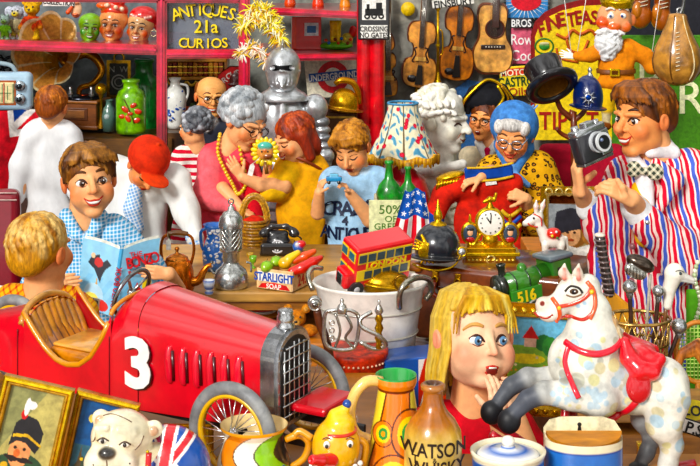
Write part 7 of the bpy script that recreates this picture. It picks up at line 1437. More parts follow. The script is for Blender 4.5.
# ---- sunflower landscape painting
t = Thing('landscape_painting', 545, 415, 3.98, 'gold framed meadow painting with a red roofed house behind the horse', 'picture'); sun_ = [('e', .2, 1.0, .5, .3, '#7ab03c'), ('e', .5, .95, .6, .28, '#a8c83c'), ('e', .55, .3, .14, .1, '#2c7838'), ('e', .66, .34, .12, .12, '#3c8a3c'), ('p', [(.24, .36), (.24, .24), (.34, .14), (.44, .24), (.44, .36)], '#f0c8b0'), ('p', [(.2, .26), (.34, .1), (.48, .26)], '#d83838'), ('e', .3, .5, .3, .06, '#f0e04c')]
for i in range(60): sun_.append(('e', RNG.rand(), .45+.55*RNG.rand(), .02, .015, ['#f8e04c', '#f4f0c0', '#e8a83c'][i % 3]))
for cx, cy in ((.72, .62), (.82, .85), (.5, .78)):
    for k in range(9): a = k*.7; sun_.append(('e', cx+.07*math.cos(a), cy+.055*math.sin(a), .035, .028, '#f8d838'))
    sun_.append(('e', cx, cy, .035, .028, '#b87820'))
g = MB(t); g.rot((545, 360), ry=4, rz=0); g.grid(lambda u, v: (508+62*u, 318+84*v, 0), 110, 120, shapes_col(sun_, lambda u, v: '#7cc4e8' if v < .34 else '#88b848')).build('canvas', MP()); g = MB(t); g.rot((545, 360), ry=4); framebox(g, 494, 304, 584, 416, 14, 7, 2, '#d89c28', '#f4cc5c')
for i in range(9):
    g.ball(501+i*9.4, 311, 3, -6, '#f4d060', 10); g.ball(501+i*9.4, 409, 3, -6, '#e0a838', 10); g.ball(577, 318+i*10.4, 3, -6, '#f4d060', 10)
g.build('frame', MB_())
# ---- rocking horse
t = Thing('rocking_horse', 620, 478, 3.3, 'white dappled rocking horse rearing with red saddle, bridle and black hooves', 'horse'); b = Blob(6, '#e6e4d8'); b.tau = 1.0; HC = '#e8e6da'
b.ell((604, 378, 0), (36, 27, 31), rot=(0, 8, 0)); b.ell((634, 386, 0), (36, 25, 28), '#dedccc'); b.ell((662, 384, 0), (27, 25, 27), rot=(0, 0, 0)); b.ell((576, 362, 0), (28, 23, 31), rot=(0, -12, 0))
b.chain([(588, 366, 0), (592, 338, 0), (590, 312, 0), (585, 294, 0)], [31, 27, 20, 15], HC)
b.chain([(588, 286, 0), (572, 292, -1), (556, 306, -2), (549, 311, -3)], [12, 14, 10, 9], HC); b.ell((584, 300, 0), (12, 9, 13), HC, rot=(0, 30, 0)); b.ell((543, 304, -3), (8, 8, 8), '#e8d8c8'); b.ell((547, 313, -3), (9, 7.5, 6), '#e4c8b4'); b.cap((533, 311, -5), (549, 312, -12), 1, 1, '#c84838', k=.6, op='-'); b.cap((536, 312, -9), (550, 312, -10), 1.7, 1.6, '#f8f2e6', k=.3)
b.ell((541, 301, -10), (2.2, 2, 2.4), k=1, op='-'); b.ell((541, 301, -9), (2.5, 2, 2.7), '#8a3a30', op='p')
for dx, dp in ((-14, -4), (0, -5)): b.chain([(580+dx*.7, 281, dp), (577+dx, 272, dp), (578+dx*1.0, 263, dp)], [4.6, 5, 1.2], '#e4dccc', k=2); b.cap((577+dx, 276, dp-4.5), (577+dx, 267, dp-3.6), 2.4, 1.2, '#d86a5c', k=.4)
SH = '#b8b8b4'; BK = '#3a3d44'
b.chain([(594, 390, -20), (566, 386, -26), (541, 383, -28)], [21, 14, 11], '#dcdcd4'); b.chain([(541, 383, -28), (524, 390, -28), (512, 402, -28)], [11, 9, 7.6], '#4a4e58', k=3); b.ell((506, 411, -28), (11.5, 10, 12.5), '#14151a', k=2, rot=(0, 12, 0))
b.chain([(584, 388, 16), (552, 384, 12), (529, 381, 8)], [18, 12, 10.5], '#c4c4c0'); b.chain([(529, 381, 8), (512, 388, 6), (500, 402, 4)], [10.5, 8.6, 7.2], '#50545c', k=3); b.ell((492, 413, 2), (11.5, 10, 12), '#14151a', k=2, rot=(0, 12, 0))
b.chain([(664, 394, -14), (660, 418, -18), (668, 438, -17)], [23, 17, 10.5], HC); b.chain([(668, 438, -17), (664, 456, -18), (660, 466, -20)], [10.5, 8.5, 8], '#d4d4cc'); b.ell((658, 472, -22), (11, 11, 6), '#2a2c30', k=2)
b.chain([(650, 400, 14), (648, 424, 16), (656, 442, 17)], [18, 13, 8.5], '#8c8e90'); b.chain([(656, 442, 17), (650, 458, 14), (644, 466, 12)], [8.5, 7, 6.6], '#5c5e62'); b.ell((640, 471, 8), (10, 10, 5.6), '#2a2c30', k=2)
rs = random.Random(9)
for i in range(150):
    x, y = rs.uniform(552, 692), rs.uniform(325, 445); s_ = rs.uniform(2.5, 7); b.ell((x, y, -27), (s_, 14, s_), rs.choice(['#b4ccd8', '#c0d0d4', '#dcd8a4', '#c4c4b0', '#d4cca8', '#b8b8ac']), op='p')
for i in range(26): x = rs.uniform(545, 600); y = 385+rs.uniform(-8, 10); b.ell((x, y, -38), (3, 8, 3), '#b8ccd8', op='p')
for x, y in ((576, 302), (582, 299), (588, 304)): b.ell((x, y, -13), (2.6, 6, 2.4), '#a8c4d8', op='p')
g = MB(t); b.mesh(g, .9)
def hs(x, y): b.reach = 90; h = b.surf((x, -60, -y), (0, 1, 0)); return h[1] if h is not None else -8
def strapat(g, pts, r, col, off=.6, seg=8):
    P_, _ = catmull(np.array([(a, 0, -c) for a, c in pts], float), np.zeros(len(pts)), 6, False); g.tube([(p[0], -p[2], hs(p[0], -p[2])-off) for p in P_], r, col, seg, sub=1, flat=.6)
strapat(g, [(563, 288), (568, 283), (576, 284), (580, 289)], 1.2, '#2a2018'); y_ = hs(571, 287.5); g.ball(571.5, 287.5, (4.4, 2, 3), y_, '#5a4028', 14).ball(571, 287.5, (2.2, 1.6, 2.3), y_-1.4, '#0c0a0a', 10).ball(572, 286.6, .8, y_-2.8, '#fff', 8); strapat(g, [(564, 291), (571, 292.5), (579, 290)], .8, '#8a6a4c')
strapat(g, [(533, 310), (538, 314), (545, 315), (551, 311)], 1.1, '#b83a2c', .2); strapat(g, [(535, 309), (540, 312), (546, 312), (549, 310)], 1.0, '#fbf6ea', .3); g.build('body', mat('paint', 26, .3, key='horsehide')); g = MB(t)
strapat(g, [(551, 296), (556, 303), (558, 313), (555, 320)], 2.2, '#e0541c'); strapat(g, [(556, 303), (570, 300), (584, 292), (590, 282)], 2.0, '#dc3a1c'); strapat(g, [(585, 279), (591, 287), (592, 300), (586, 313)], 2.2, '#e0541c'); strapat(g, [(557, 315), (568, 314), (580, 314), (588, 308)], 1.8, '#c82c1c'); g.ball(589, 288, 2.6, hs(588, 288)-1, '#f0c040', 10); g.ball(557, 304, 2.2, hs(557, 304)-1, '#f0c040', 10); g.build('bridle', MG())
g = MB(t); strapat(g, [(563, 338), (575, 343), (592, 345), (608, 342), (620, 336)], 3.4, '#dc1830', 1); strapat(g, [(566, 341), (562, 355), (566, 370), (572, 384)], 2.8, '#dc1830', 1); strapat(g, [(592, 418), (610, 416), (622, 406), (632, 392)], 3.4, '#d81428', 1); g.build('harness', MG())
s_ = Blob(4, '#dc1424'); s_.chain([(622, 338, -14), (625, 352, -20), (634, 361, -24), (646, 363, -22), (657, 355, -14)], [5.5, 8.5, 10.5, 9.5, 6]); s_.ell((633, 378, -27), (12.5, 6, 16), '#c00c1c', k=2); s_.chain([(622, 338, 10), (634, 352, 18), (656, 354, 12)], [5.5, 10, 6]); s_.ell((640, 352, 0), (16, 22, 9), k=6); g = MB(t); s_.mesh(g, .8); g.build('saddle', mat('gloss', 30, .05, key='saddle'))
m_ = Blob(1.2, '#e8dcc4'); rs = random.Random(2)
for i in range(90):
    u = rs.random(); x0 = np.interp(u, [0, .25, .6, 1], [580, 598, 614, 622]); y0 = np.interp(u, [0, .25, .6, 1], [278, 292, 318, 345]); dp = rs.uniform(-11, 9); l = rs.uniform(16, 34)
    m_.chain([(x0-6, y0-2, dp*.3), (x0+rs.uniform(0, 5), y0+l*.35, dp), (x0+rs.uniform(-2, 7), y0+l, dp*1.3)], [2.8, 2.4, .8], rs.choice(['#f4ecd8', '#d8c4a0', '#b8946a', '#f8f4ea', '#c8b090', '#a87c50']), k=.7)
for i in range(8): m_.chain([(579, 277, 0), (574+i*.6, 275+i, -8), (569+i*1.6, 281+i*.5, -12)], [2, 1.6, .6], '#f4ecd8', k=.6)
g = MB(t); m_.mesh(g, .7); g.build('mane', mat('hair', 130, .4, (1, 1, .3), key='mane')); m_ = Blob(1.2, '#8a4a24')
for i in range(46): q = rs.uniform(-8, 8); r_ = rs.uniform(-6, 6); m_.chain([(676, 372, 4), (684+q*.2, 356+r_*.4, 8+q*.4), (700+q*.4, 350+r_, 10+q*.6), (716+q, 362+r_*2, 10+q), (722+q, 396+r_*3, 8+q)], [3.4, 3.2, 3.2, 3, .8], rs.choice(['#8a4a24', '#b8743c', '#5a2c14', '#d8a06c', '#3c1c0e']), k=.7)
g = MB(t); m_.mesh(g, .8); g.build('tail', mat('hair', 130, .5, (1, 1, .3), key='tail')); g = MB(t)
for dp in (-26, 18): g = MB(t); g.tube([(488, 424, dp), (512, 440, dp), (548, 462, dp), (600, 476, dp), (650, 478, dp), (700, 470, dp)], 4.2, '#b81424', 10).build('rocker', MG())
g = MB(t); g.tube([(558, 462, -26), (562, 430, -10), (566, 404, 0)], 4.5, '#d81c2c', 10).build('support_post', MG()); g = MB(t); g.tube([(574, 470, 18), (574, 440, 8), (574, 404, 4)], 4.5, '#a81020', 10).build('support_post', MG())
# ---- canes in a wire basket
t = Thing('wire_basket', 637, 400, 3.95, 'open wire basket of canes behind the rocking horse', 'basket'); g = MB(t)
for y, r in ((318, 33), (342, 31), (366, 29), (400, 27)): g.ring(637, y, r, 1.3 if y > 320 else 1.8, 0, '#8a6a3c' if y > 320 else '#c8a468', 40, 'z', R2=r*.8)
for i in range(20):
    a = i*2*math.pi/20
    for s in (-1, 1): g.tube([(637+33*math.cos(a), 318, 26.4*math.sin(a)), (637+31*math.cos(a+s*.3), 342, 24.8*math.sin(a+s*.3)), (637+29*math.cos(a), 366, 23*math.sin(a)), (637+27*math.cos(a+s*.3), 400, 21.6*math.sin(a+s*.3))], .8, '#c8a468', 5, sub=1)
g.build('wirework', MM()); worldbox('wooden_stool', .72, .92, 3.85, 4.08, 0, .995, '#8a5a2c', MW(), None, 'wooden stool under the wire cane basket', 'stool', .006)
def cane(name, x, y, xb, dep, topfn, label, col='#3a2014', cat='cane', r=2.2):
    t = Thing(name, x, 400, 3.95, label, cat); g = MB(t); g.tube([(x, y, dep), ((x+xb)/2, (y+396)/2, dep*.8), (xb, 396, dep*.5)], [r, r, r*.9], col, 8).build('shaft', MW()); topfn(t, x, y, dep)
def ballt(r, c='#c8ccd0'):
    def f(t, x, y, dep): g = MB(t); g.ball(x, y-r*.6, r, dep, c, 18); g.lathe(x, [(r*.4, y-1), (r*.55, y+3), (2.6, y+7)], dep, '#a8acb0', seg=14); g.build('silver_ball', MM())
    return f
cane('walking_cane', 628, 289, 634, -8, ballt(7), 'black cane with silver ball top, left of the pair in the wire basket'); cane('walking_cane', 657, 293, 648, -6, ballt(6), 'dark cane with smaller silver ball top right of the golf club'); cane('walking_cane', 680, 332, 655, 4, ballt(8), 'short cane with a large low silver ball at the basket right edge')
def club(t, x, y, dep):
    c = Blob(2, '#5a5048'); c.ell((640, 263, dep), (15, 9, 8), rot=(0, 24, 0)); c.ell((634, 270, dep-5), (12, 4, 7), '#c8c8c0', k=1, rot=(0, 26, 0)); g = MB(t); c.mesh(g, .6)
    for k in range(6): g.tube([(625+k*3.2, 262+k*1.4, dep-9), (624+k*3.4, 272+k*1.2, dep-9)], .4, '#6a665e', 4)
    g.build('club_head', MM())
cane('golf_club', 650, 274, 641, -2, club, 'golf club with a large metal head standing in the wire basket', '#b8b0a0', 'club', 1.6)
def duck(t, x, y, dep):
    c = Blob(2, '#f2ede0'); c.chain([(668, 306, dep), (670, 290, dep), (674, 276, dep)], [4.4, 6, 9]); c.ell((675, 273, dep), (10, 8, 9.5)); c.chain([(682, 276, dep-1), (693, 280, dep-2)], [4.6, 2.4], '#d8d4cc'); c.cap((680, 280, dep-4), (694, 283, dep-3), 1.4, 1, '#a8a8a4', k=.5); g = MB(t); c.mesh(g, .6); g.ball(679, 272, 1.7, dep-7.6, '#20303a', 8).tube([(674, 270, dep-8), (678, 268.6, dep-8.4), (683, 271, dep-7)], .5, '#6a6a64'); g.build('duck_head', MG())
cane('walking_cane', 667, 306, 654, 2, duck, 'brown cane with a carved white duck head handle', '#7a5030')
# ---- cricket bat
t = Thing('cricket_bat', 612, 420, 4.15, 'wooden cricket bat with a black spiral bound handle behind the horse', 'bat'); g = MB(t); g.tube([(600, 236, 0), (604, 262, 0), (610, 296, 0)], [5, 5, 5.6], '#241c1c', 12)
for k in range(11): f = k/10.; g.ring(600+9*f, 240+54*f, 5.2, 1.1, 0, '#6a5a58', 14, 'z')
g.ball(600, 235, (5.6, 5.6, 2.4), 0, '#e8dccc', 12).build('handle', MG()); g = MB(t); g.prism([(606, 292), (614, 292), (626, 302), (634, 308), (646, 440), (616, 446), (600, 316), (600, 304)], -5, 5, '#e0a04c', 2).build('blade', mat('wood', 20, .5, (1, 1, .2), key='bat'))
# ---- racket, shelf on the right
t = Thing('tennis_racket', 694, 420, 4.05, 'tennis racket with green strings at the right edge', 'racket'); g = MB(t); g.ring(698, 352, 22, 2.6, 0, '#c87a2c', 40, R2=30); g.tube([(698, 382, 0), (698, 440, 0)], 3, '#c87a2c').build('frame', MW()); g = MB(t)
for k in range(-5, 6): h = 29*math.sqrt(max(0, 1-(k*3.8/21.5)**2)); g.tube([(698+k*3.8, 352-h, 0), (698+k*3.8, 352+h, 0)], .6, '#c4e87c', 4)
for k in range(-7, 8): h = 21*math.sqrt(max(0, 1-(k*3.9/29.5)**2)); g.tube([(698-h, 352+k*3.9, .5), (698+h, 352+k*3.9, .5)], .6, '#c4e87c', 4)
g.build('strings', MP()); t = Thing('green_cloth', 700, 440, 4.35, 'bright green cloth hanging at the right edge behind the racket', 'cloth', parts=False); g = MB(t); g.grid(lambda u, v: (686+60*u, 290+170*v, 4*math.sin(u*16)), 60, 10, col='#5a9a34').build('green_cloth', MC())
t = Thing('bead_string', 698, 330, 4.2, 'string of pale green glass beads hanging at the right edge', 'beads', parts=False); g = MB(t)
for k in range(16): g.ball(697-5*math.sin(k*.5)*.6, 262+k*4.2, 2.6, -2, '#a8b88c' if k % 2 else '#dfe4c8', 10)
g.build('bead_string', MG())
t = Thing('wooden_step', 650, 480, 3.72, 'rough brown wooden step behind the hind legs of the horse', 'step'); g = MB(t); g.box(650, 448, 150, 34, 60, 20, '#a8703c', 3, 2).build('top_plank', MW()); g = MB(t); g.box(650, 415, 160, 12, 70, 28, '#b8844c', 2).build('ledge', MW()); g = MB(t); g.box(650, 660, 140, 390, 50, 24, '#7a4a24', 2).build('side', MW())
t = Thing('oval_label', 690, 425, 3.56, 'yellow oval luggage label reading LO at the right edge', 'label'); g = MB(t); g.rot((692, 408), rx=-20); g.prism([(692+15*math.cos(a), 410-10*math.sin(a)) for a in np.linspace(0, 6.28, 26)[:-1]], -1, 0, '#ecd43c').build('card', MP()); g = MB(t); g.rot((692, 408), rx=-20); g.text('LO', 692, 410, 10, -1.6, '#202020', .3, bold=.3, rz=-6).build('lettering', MP())
t = Thing('number_plate', 690, 440, 3.5, 'black edged white plate lettered P.S at the right edge', 'plate'); g = MB(t); g.rot((694, 428), ry=18); g.box(696, 428, 30, 15, 1.4, 0, '#141414', .8).box(696, 428, 27, 12, .8, -.8, '#f4f4f0', .4).build('plate', MG()); g = MB(t); g.rot((694, 428), ry=18); g.text('P.S', 694, 428, 11, -1.6, '#141414', .3, bold=.3).build('lettering', MP())
t = Thing('brass_lighter', 618, 470, 3.5, 'small upright brass box standing between horse belly and hind legs', 'box'); g = MB(t); g.box(642, 455, 10, 20, 8, 0, '#d8a428', 1).build('body', MB_()); g = MB(t); g.box(642, 444, 10.6, 4, 8.6, 0, '#f4d060', 1).build('lid', MB_())
# ---- foreground pots
t = Thing('salt_box', 585, 478, 3.16, 'cream and blue wooden salt box with a sloping brown lid', 'box'); g = MB(t)
def ub_(u, v, r0=1.0): a = math.pi*(1+u); return (585+39*math.cos(a), 440+40*v, 26*math.sin(a)+8)
g.grid(lambda u, v: ub_(u, v), 50, 24, lambda u, v: '#f0e8c8' if v < .18 or v > .97 else ('#2a4a9c' if v < .22 else '#4a7cc8')); g.box(585, 458, 78, 42, 14, 14, '#e8dcb8', 2).build('body', MG()); g = MB(t); g.prism([(546, 452), (546, 434), (552, 426), (564, 423), (606, 423), (618, 427), (624, 436), (624, 452)], 16, 20, '#ece0bc', 1).build('back_plate', MP()); g = MB(t); g.ball(582, 430, (2.2, .8, 2.2), 15.6, '#181410', 10).prism([(580.8, 431), (583.2, 431), (584, 436), (580, 436)], 15.2, 16, '#181410').build('keyhole', MP())
g = MB(t); g.rot((585, 442, 0), rx=16); g.prism([(585+37*math.cos(a), 0) for a in (0, 1)]+[(585, 1)], 0, .01, '#000') if False else None
a_ = [math.pi*(1+k/30) for k in range(31)]; top = [(585+38*math.cos(a), 25*math.sin(a)+10) for a in a_]; n_ = len(top); g.add([(x, y, -436+0) for x, y in top]+[(x, y, -440) for x, y in top], [[i, (i+1) % n_, n_+(i+1) % n_, n_+i] for i in range(n_)]+[list(range(n_)), list(range(n_, 2*n_))[::-1]], '#c8822c', False); g.build('lid', MW())
t = Thing('blue_jar', 508, 490, 3.12, 'round cream and blue jar whose lid has a white knob', 'jar'); g = MB(t); g.lathe(508, [(0, 490), (31, 490), (35, 478), (36, 458), (35.5, 456), (37, 454), (38, 450), (36, 449), (33, 453), (30, 458), (0, 460)], 0, cols=['#2c54a8', '#2c54a8', '#2c54a8', '#3460b4', '#f0e8cc', '#f0e8cc', '#f4ecd4', '#f4ecd4', '#e8dcb8', '#6a9cd8', '#6a9cd8'], seg=56, sy=.9).build('body', MG())
g = MB(t); g.lathe(508, [(31, 454), (28, 451), (18, 449), (8, 448), (7, 446), (5, 445)], 0, cols=['#e8ecf0', '#f4f4f0', '#3a6cc0', '#eef2f6', '#3a6cc0', '#f4f4ec'], seg=40, sy=.9).ball(508, 441, (7, 7, 5.4), 0, '#f6f0e0', 16).build('lid', MG())
t = Thing('stone_bottle', 433, 500, 3.1, 'tan stoneware bottle lettered WATSON WHISKY', 'bottle'); g = MB(t); g.lathe(433, [(0, 500), (27, 500), (29, 496), (29, 440), (28, 430), (22, 419), (14, 410), (10.5, 402), (9.5, 392), (10, 390), (12, 389), (12.4, 385), (10, 383), (7, 383), (6, 392)], 0, cols=['#d8b868']*4+['#d4ac58', '#b8743c', '#a8642c', '#a05c28', '#a86430', '#b87844', '#b87844', '#c88850', '#a86430', '#5a3418', '#3a2010'], seg=44).build('body', mat('gloss', 24, .35, key='stone'))
b = Blob(0, '#000'); 
for i in range(12): b.ell((433, 440, 0), (29.2, 29.2, 80), k=0); break
g = MB(t); g.text('WATSON', 433, 440, 14, 0, '#2a1a10', .3, bold=.3, sx=.78).text('WHISKY', 436, 458, 14, 0, '#2a1a10', .3, bold=.3, sx=.78).text('T', 414, 450, 9, 0, '#2a1a10', .3).text('&', 433, 449.5, 5, 0, '#2a1a10', .3)
for i in range(len(g.V)): V = g.V[i]; q = np.clip((V[:, 0]-433)/29.4, -.98, .98); V[:, 1] = -29.4*np.sqrt(1-q*q)+V[:, 1]*.5
g.build('lettering', MP())
t = Thing('patterned_jug', 398, 492, 3.2, 'tall orange and yellow jug painted with green rings, beside the bottle', 'jug'); OR = '#ec7a1c'
def jg(u, v):
    a = u*2*math.pi; y = 374+118*v; r = np.interp(v, [0, .06, .12, .3, .7, .95, 1], [20.5, 21, 18, 21, 30, 33, 30]); return (396+r*math.cos(a), y, r*math.sin(a))
def jc(u, v):
    if v < .1: return '#f0842c' if v > .015 else '#3a9a4c'
    if v < .125: return '#7a2c08'
    x = ((u-.5)*2*math.pi); X = math.sin((u-.75)*2*math.pi); Y = v*118/30
    for cx, cy, R_ in ((.55, 1.75, .95), (-.55, 1.75, .5), (-.12, 3.0, .8), (.9, 3.2, .6)):
        r = math.hypot((X-cx)*1.0, Y-cy)/R_*1.7
        if r < .3: return '#f0a02c'
        if r < .62: return '#2c9448'
        if r < .95: return '#f0d44c'
        if r < 1.3: return OR
        if r < 1.42: return '#5a2408'
    if abs(math.sin(u*14+v*2)) < .12: return '#5a2408'
    return '#f4dc5c' if math.sin(u*14+v*2) > 0 else OR
g = MB(t); g.grid(jg, 240, 160, jc); g.lathe(396, [(20.5, 374), (18, 375), (16, 392), (0, 400)], 0, '#3a9a4c', seg=40).lathe(396, [(0, 492), (30, 492)], 0, OR); g.build('body', MG()); g = MB(t); g.tube([(382, 380, -4), (366, 379, -8), (354, 392, -10), (350, 412, -10), (356, 430, -8), (370, 436, -8)], [5, 5.5, 5.5, 5.5, 5, 4.5], '#f0c87c', 12).build('handle', MG())
t = Thing('novelty_teapot', 337, 492, 3.12, 'yellow novelty teapot with a bird face, red beak and blue topped cap', 'teapot'); b = Blob(3, '#f0b424'); b.tau = .8; b.ell((336, 446, 0), (24, 22, 28)); b.ell((336, 480, 0), (28, 25, 18), '#e8e0d0'); b.ell((340, 423, 0), (15, 15, 12), '#f0c43c'); b.cap((336, 416, 0), (345, 409, 0), 8, 5, '#f4ca44'); g = MB(t); b.mesh(g, .8); g.build('body', MG())
g = MB(t); g.ring(338, 430, 17.5, 1.8, 0, '#d83420', 36, 'z').ball(347, 404, 4.6, 0, '#1c4a9c', 14).build('cap_trim', MG()); b = Blob(2, '#d8282c'); b.chain([(332, 452, -20), (322, 449, -30), (314, 446, -36)], [7, 6, 5]); b.cap((311, 445, -40), (311, 445, -44), 2.2, 2, op='-'); g = MB(t); b.mesh(g, .6); g.build('beak_spout', MG()); g = MB(t)
for x in (327, 350): g.ball(x, 437, (3.4, 1.6, 3.8), -21 if x < 340 else -18.5, '#f8f4ea', 12).ball(x, 438, (1.8, 1.2, 2.2), -23 if x < 340 else -20.5, '#1a1a1a', 10).tube([(x-4, 432, -20), (x, 430, -20.6), (x+4, 432, -19)], .7, '#7a3010')
for i in range(13): a = -2.9+i*.22; g.ball(336+25*math.cos(a), 464+3*math.sin(i*3), 3, 23*math.sin(a), '#181818' if i % 2 else '#f4f4f0', 10)
g.build('painted_face', MG()); g = MB(t); g.tube([(312, 440, 4), (300, 434, 8), (294, 438, 8)], [3.6, 3.4, 3.4], '#e09a28', 12).build('handle', MG()); g = MB(t); g.tube([(357, 440, 4), (366, 448, 6), (362, 470, 6)], 3.6, '#e09a28', 12).build('handle', MG())
t = Thing('painted_pot', 254, 492, 3.18, 'wide mouthed pot with white orange green and black painted bands', 'pot')
def pg(u, v): a = u*2*math.pi; r = np.interp(v, [0, .04, .14, .3, .5, .75, 1], [34, 33.5, 29, 31, 36, 38, 32]); return (254+r*math.cos(a), 424+68*v, r*math.sin(a)*.92)
def pcf(u, v):
    if v < .05: return '#f0a83c'
    q = (u*9+1.2*math.sin(v*5)) % 1; k = int(u*9+1.2*math.sin(v*5)) % 5
    if q < .07: return '#3a2410'
    if .6 < v < .9 and k in (1, 3): return '#e04858'
    return ['#f4ecd8', '#f08a2c', '#f8f0dc', '#8cc43c', '#2c2420'][k]
g = MB(t); g.grid(pg, 220, 90, pcf); g.lathe(254, [(33.6, 424), (29, 432), (29, 440), (0, 446)], 0, '#f4dca4', seg=44, sy=.92).lathe(254, [(0, 492), (32, 492)], 0, '#f08a2c').build('body', MG()); g = MB(t); g.tube([(286, 437, -6), (300, 432, -8), (309, 440, -8), (304, 456, -6), (290, 466, -4)], [3.6, 3.8, 3.8, 3.6, 3.2], '#e8a03c', 12).build('handle', MG()); g = MB(t); g.ball(283, 462, (4.5, 2, 4.5), -18, '#2a4a8c', 12).ball(283, 462, (2.4, 2, 2.4), -19.4, '#f0d44c', 10).build('painted_flower', MG())
# ---- bulldog
t = Thing('bulldog_figure', 135, 500, 3.08, 'cream china bulldog figure wearing a British flag coat', 'figurine'); b = Blob(5, '#eee4c4'); b.tau = 1.0; DG = '#efe6c8'
b.ell((122, 446, 0), (31, 26, 26)); b.ell((112, 462, -16), (23, 16, 17), DG); b.ell((98, 466, -22), (10, 8, 11), '#f4ecd4'); b.ell((128, 467, -20), (12, 9, 12), '#f4ecd4'); b.ell((112, 453, -28), (8.5, 6, 6), '#201c1c', k=1.5); b.ell((112, 478, -22), (14, 9, 7), '#e8d4b4')
for s, x, y in ((-1, 101, 428), (1, 154, 439)): b.ell((x, y, 0), (9, 5, 9), DG, k=3); b.ell((x, y+.5, -5), (5, 3, 5), '#c89a78', k=.6)
b.ell((106, 440, -19), (6.5, 5, 5), '#e0d0a8'); b.ell((128, 443, -20), (7, 5, 5.5), '#e0d0a8'); b.cap((100, 432, -18), (110, 430, -22), 3, 3, DG); b.cap((122, 432, -22), (136, 436, -18), 3, 3, DG); b.cap((115, 430, -22), (114, 446, -27), 1.2, 1.2, op='-', k=1.5)
b.ell((150, 490, 6), (44, 32, 34), '#e8dcb8')
g = MB(t); b.mesh(g, .8); bb = b; b.reach = 80
def ds_(x, y): h = bb.surf((x, -60, -y), (0, 1, 0)); return h[1] if h is not None else -24
for x, y in ((107, 441), (129, 444)): q = ds_(x, y); g.ball(x, y+1, (4.4, 1.6, 2.8), q, '#f6f0e0', 12).ball(x, y+1, (2.2, 1.4, 2.4), q-1, '#2a1c14', 10).tube([(x-5.5, y+1, q), (x, y-2.4, q-1), (x+6, y+1, q)], .8, '#4a3420')
for x, y in ((92, 466), (96, 471), (99, 463), (126, 466), (131, 470), (134, 463)): g.ball(x, y, .9, ds_(x, y), '#3a2c20', 8)
for c in ([(112, 458), (112, 466), (104, 474), (96, 476)], [(112, 466), (121, 474), (133, 477)], [(92, 450), (96, 446), (99, 440)], [(138, 452), (143, 447), (146, 440)], [(104, 424), (112, 422), (124, 423), (134, 427)]): g.tube([(x, y, ds_(x, y)) for x, y in c], .7, '#6a4c30')
g.build('body', mat('gloss', 26, .3, key='china')); cb = Blob(3, '#2c56a8'); cb.ell((166, 484, 8), (44, 30, 46), '#2c56a8', rot=(0, 20, 0)); cb.ell((130, 448, -4), (33, 40, 30), op='-', k=.5)
cb.tau = .6; 
for a_, b_, r_, c_ in (((140, 440), (205, 500), 6.5, '#f4f0ea'), ((140, 440), (205, 500), 3.4, '#d8202c'), ((195, 440), (140, 500), 6, '#f4f0ea'), ((195, 440), (140, 500), 3, '#d8202c'), ((172, 430), (160, 510), 8, '#f4f0ea'), ((172, 430), (160, 510), 4.6, '#d8202c')): cb._add(('c', np.array([a_[0], -24., -a_[1]]), np.array([b_[0], -24., -b_[1]]), r_, r_), c_, None, 'p')
cb.paints = [(('c', q[1]*np.array([1, 0, 1]), q[2]*np.array([1, 0, 1]), q[3], q[4]), c) for q, c in cb.paints]
_pd = prim_d
def colors2(V):
    col = np.tile(np.array(hx('#2c56a8')), (len(V), 1)); W = V.copy(); W[:, 1] = 0
    for q, c in cb.paints: m = _pd(q, *W.T) < 0; col[m] = c
    return col
cb.colors = colors2; g = MB(t); cb.mesh(g, .8); g.tube([(153, 452, -28), (152, 470, -30), (150, 490, -30)], 3, '#d42028', 8); g.build('flag_coat', MG()); t.root.location = P(135, 490, 3.08); g = MB(t)
for y in (450, 464, 478): g.ball(152, y, 1.7, -31, '#f0c848', 8)
g.build('studs', MB_())
# ---- framed pictures leaning against the car
def picture(name, label, poly, d, w, shapes, bg, lean=0, cat='picture', base=None):
    """poly: top-left, top-right, bottom-right, bottom-left in picture units"""
    t = Thing(name, poly[3][0], base or poly[3][1], d, label, cat); tl, tr, br, bl = [np.array(p, float) for p in poly]
    bil = lambda u, v: tl*(1-u)*(1-v)+tr*u*(1-v)+br*u*v+bl*(1-u)*v; Hh = np.linalg.norm(bl-tl); W_ = np.linalg.norm(tr-tl); wu, wv = w/W_, w/Hh
    dz = lambda v: lean*(1-v)
    def pt(u, v, o=0): p = bil(u, v); return (p[0], p[1], dz(v)+o)
    g = MB(t); g.grid(lambda u, v: pt(wu+u*(1-2*wu), wv+v*(1-2*wv), 2), 100, 120, shapes_col(shapes, bg)); g.build('canvas', MP()); g = MB(t)
    prof = [(0, 4), (0, -4), (.2, -6), (.42, -6.4), (.55, -3.6), (.7, -4.6), (.88, -3.4), (1, 0), (1, 3)]; cs = ['#a87020', '#dc9c2c', '#f8d45c', '#f4c444', '#c08424', '#fce07c', '#ecb43c', '#b87c20', '#b87c20']
    for (u0, v0, u1, v1, du0, dv0, du1, dv1) in ((0, 0, 1, 0, 1, 1, -1, 1), (1, 0, 1, 1, -1, 1, -1, -1), (1, 1, 0, 1, -1, -1, 1, -1), (0, 1, 0, 0, 1, -1, 1, 1)):
        V = []; vc = []
        for (q, o), c in zip(prof, cs):
            for (uu, vv, du, dv) in ((u0, v0, du0, dv0), (u1, v1, du1, dv1)): p = pt(uu+du*q*wu, vv+dv*q*wv, o); V.append((p[0], p[2], -p[1])); vc.append(hx(c))
        g.add(V, [[2*i, 2*i+1, 2*i+3, 2*i+2] for i in range(len(prof)-1)], smooth=False, vc=np.array(vc))
    p0, p1, p2, p3 = pt(0, 0, 4), pt(1, 0, 4), pt(1, 1, 4), pt(0, 1, 4); g.add([(p[0], p[2], -p[1]) for p in (p0, p1, p2, p3)], [[0, 3, 2, 1]], '#6a4420'); g.build('frame', MB_()); return t
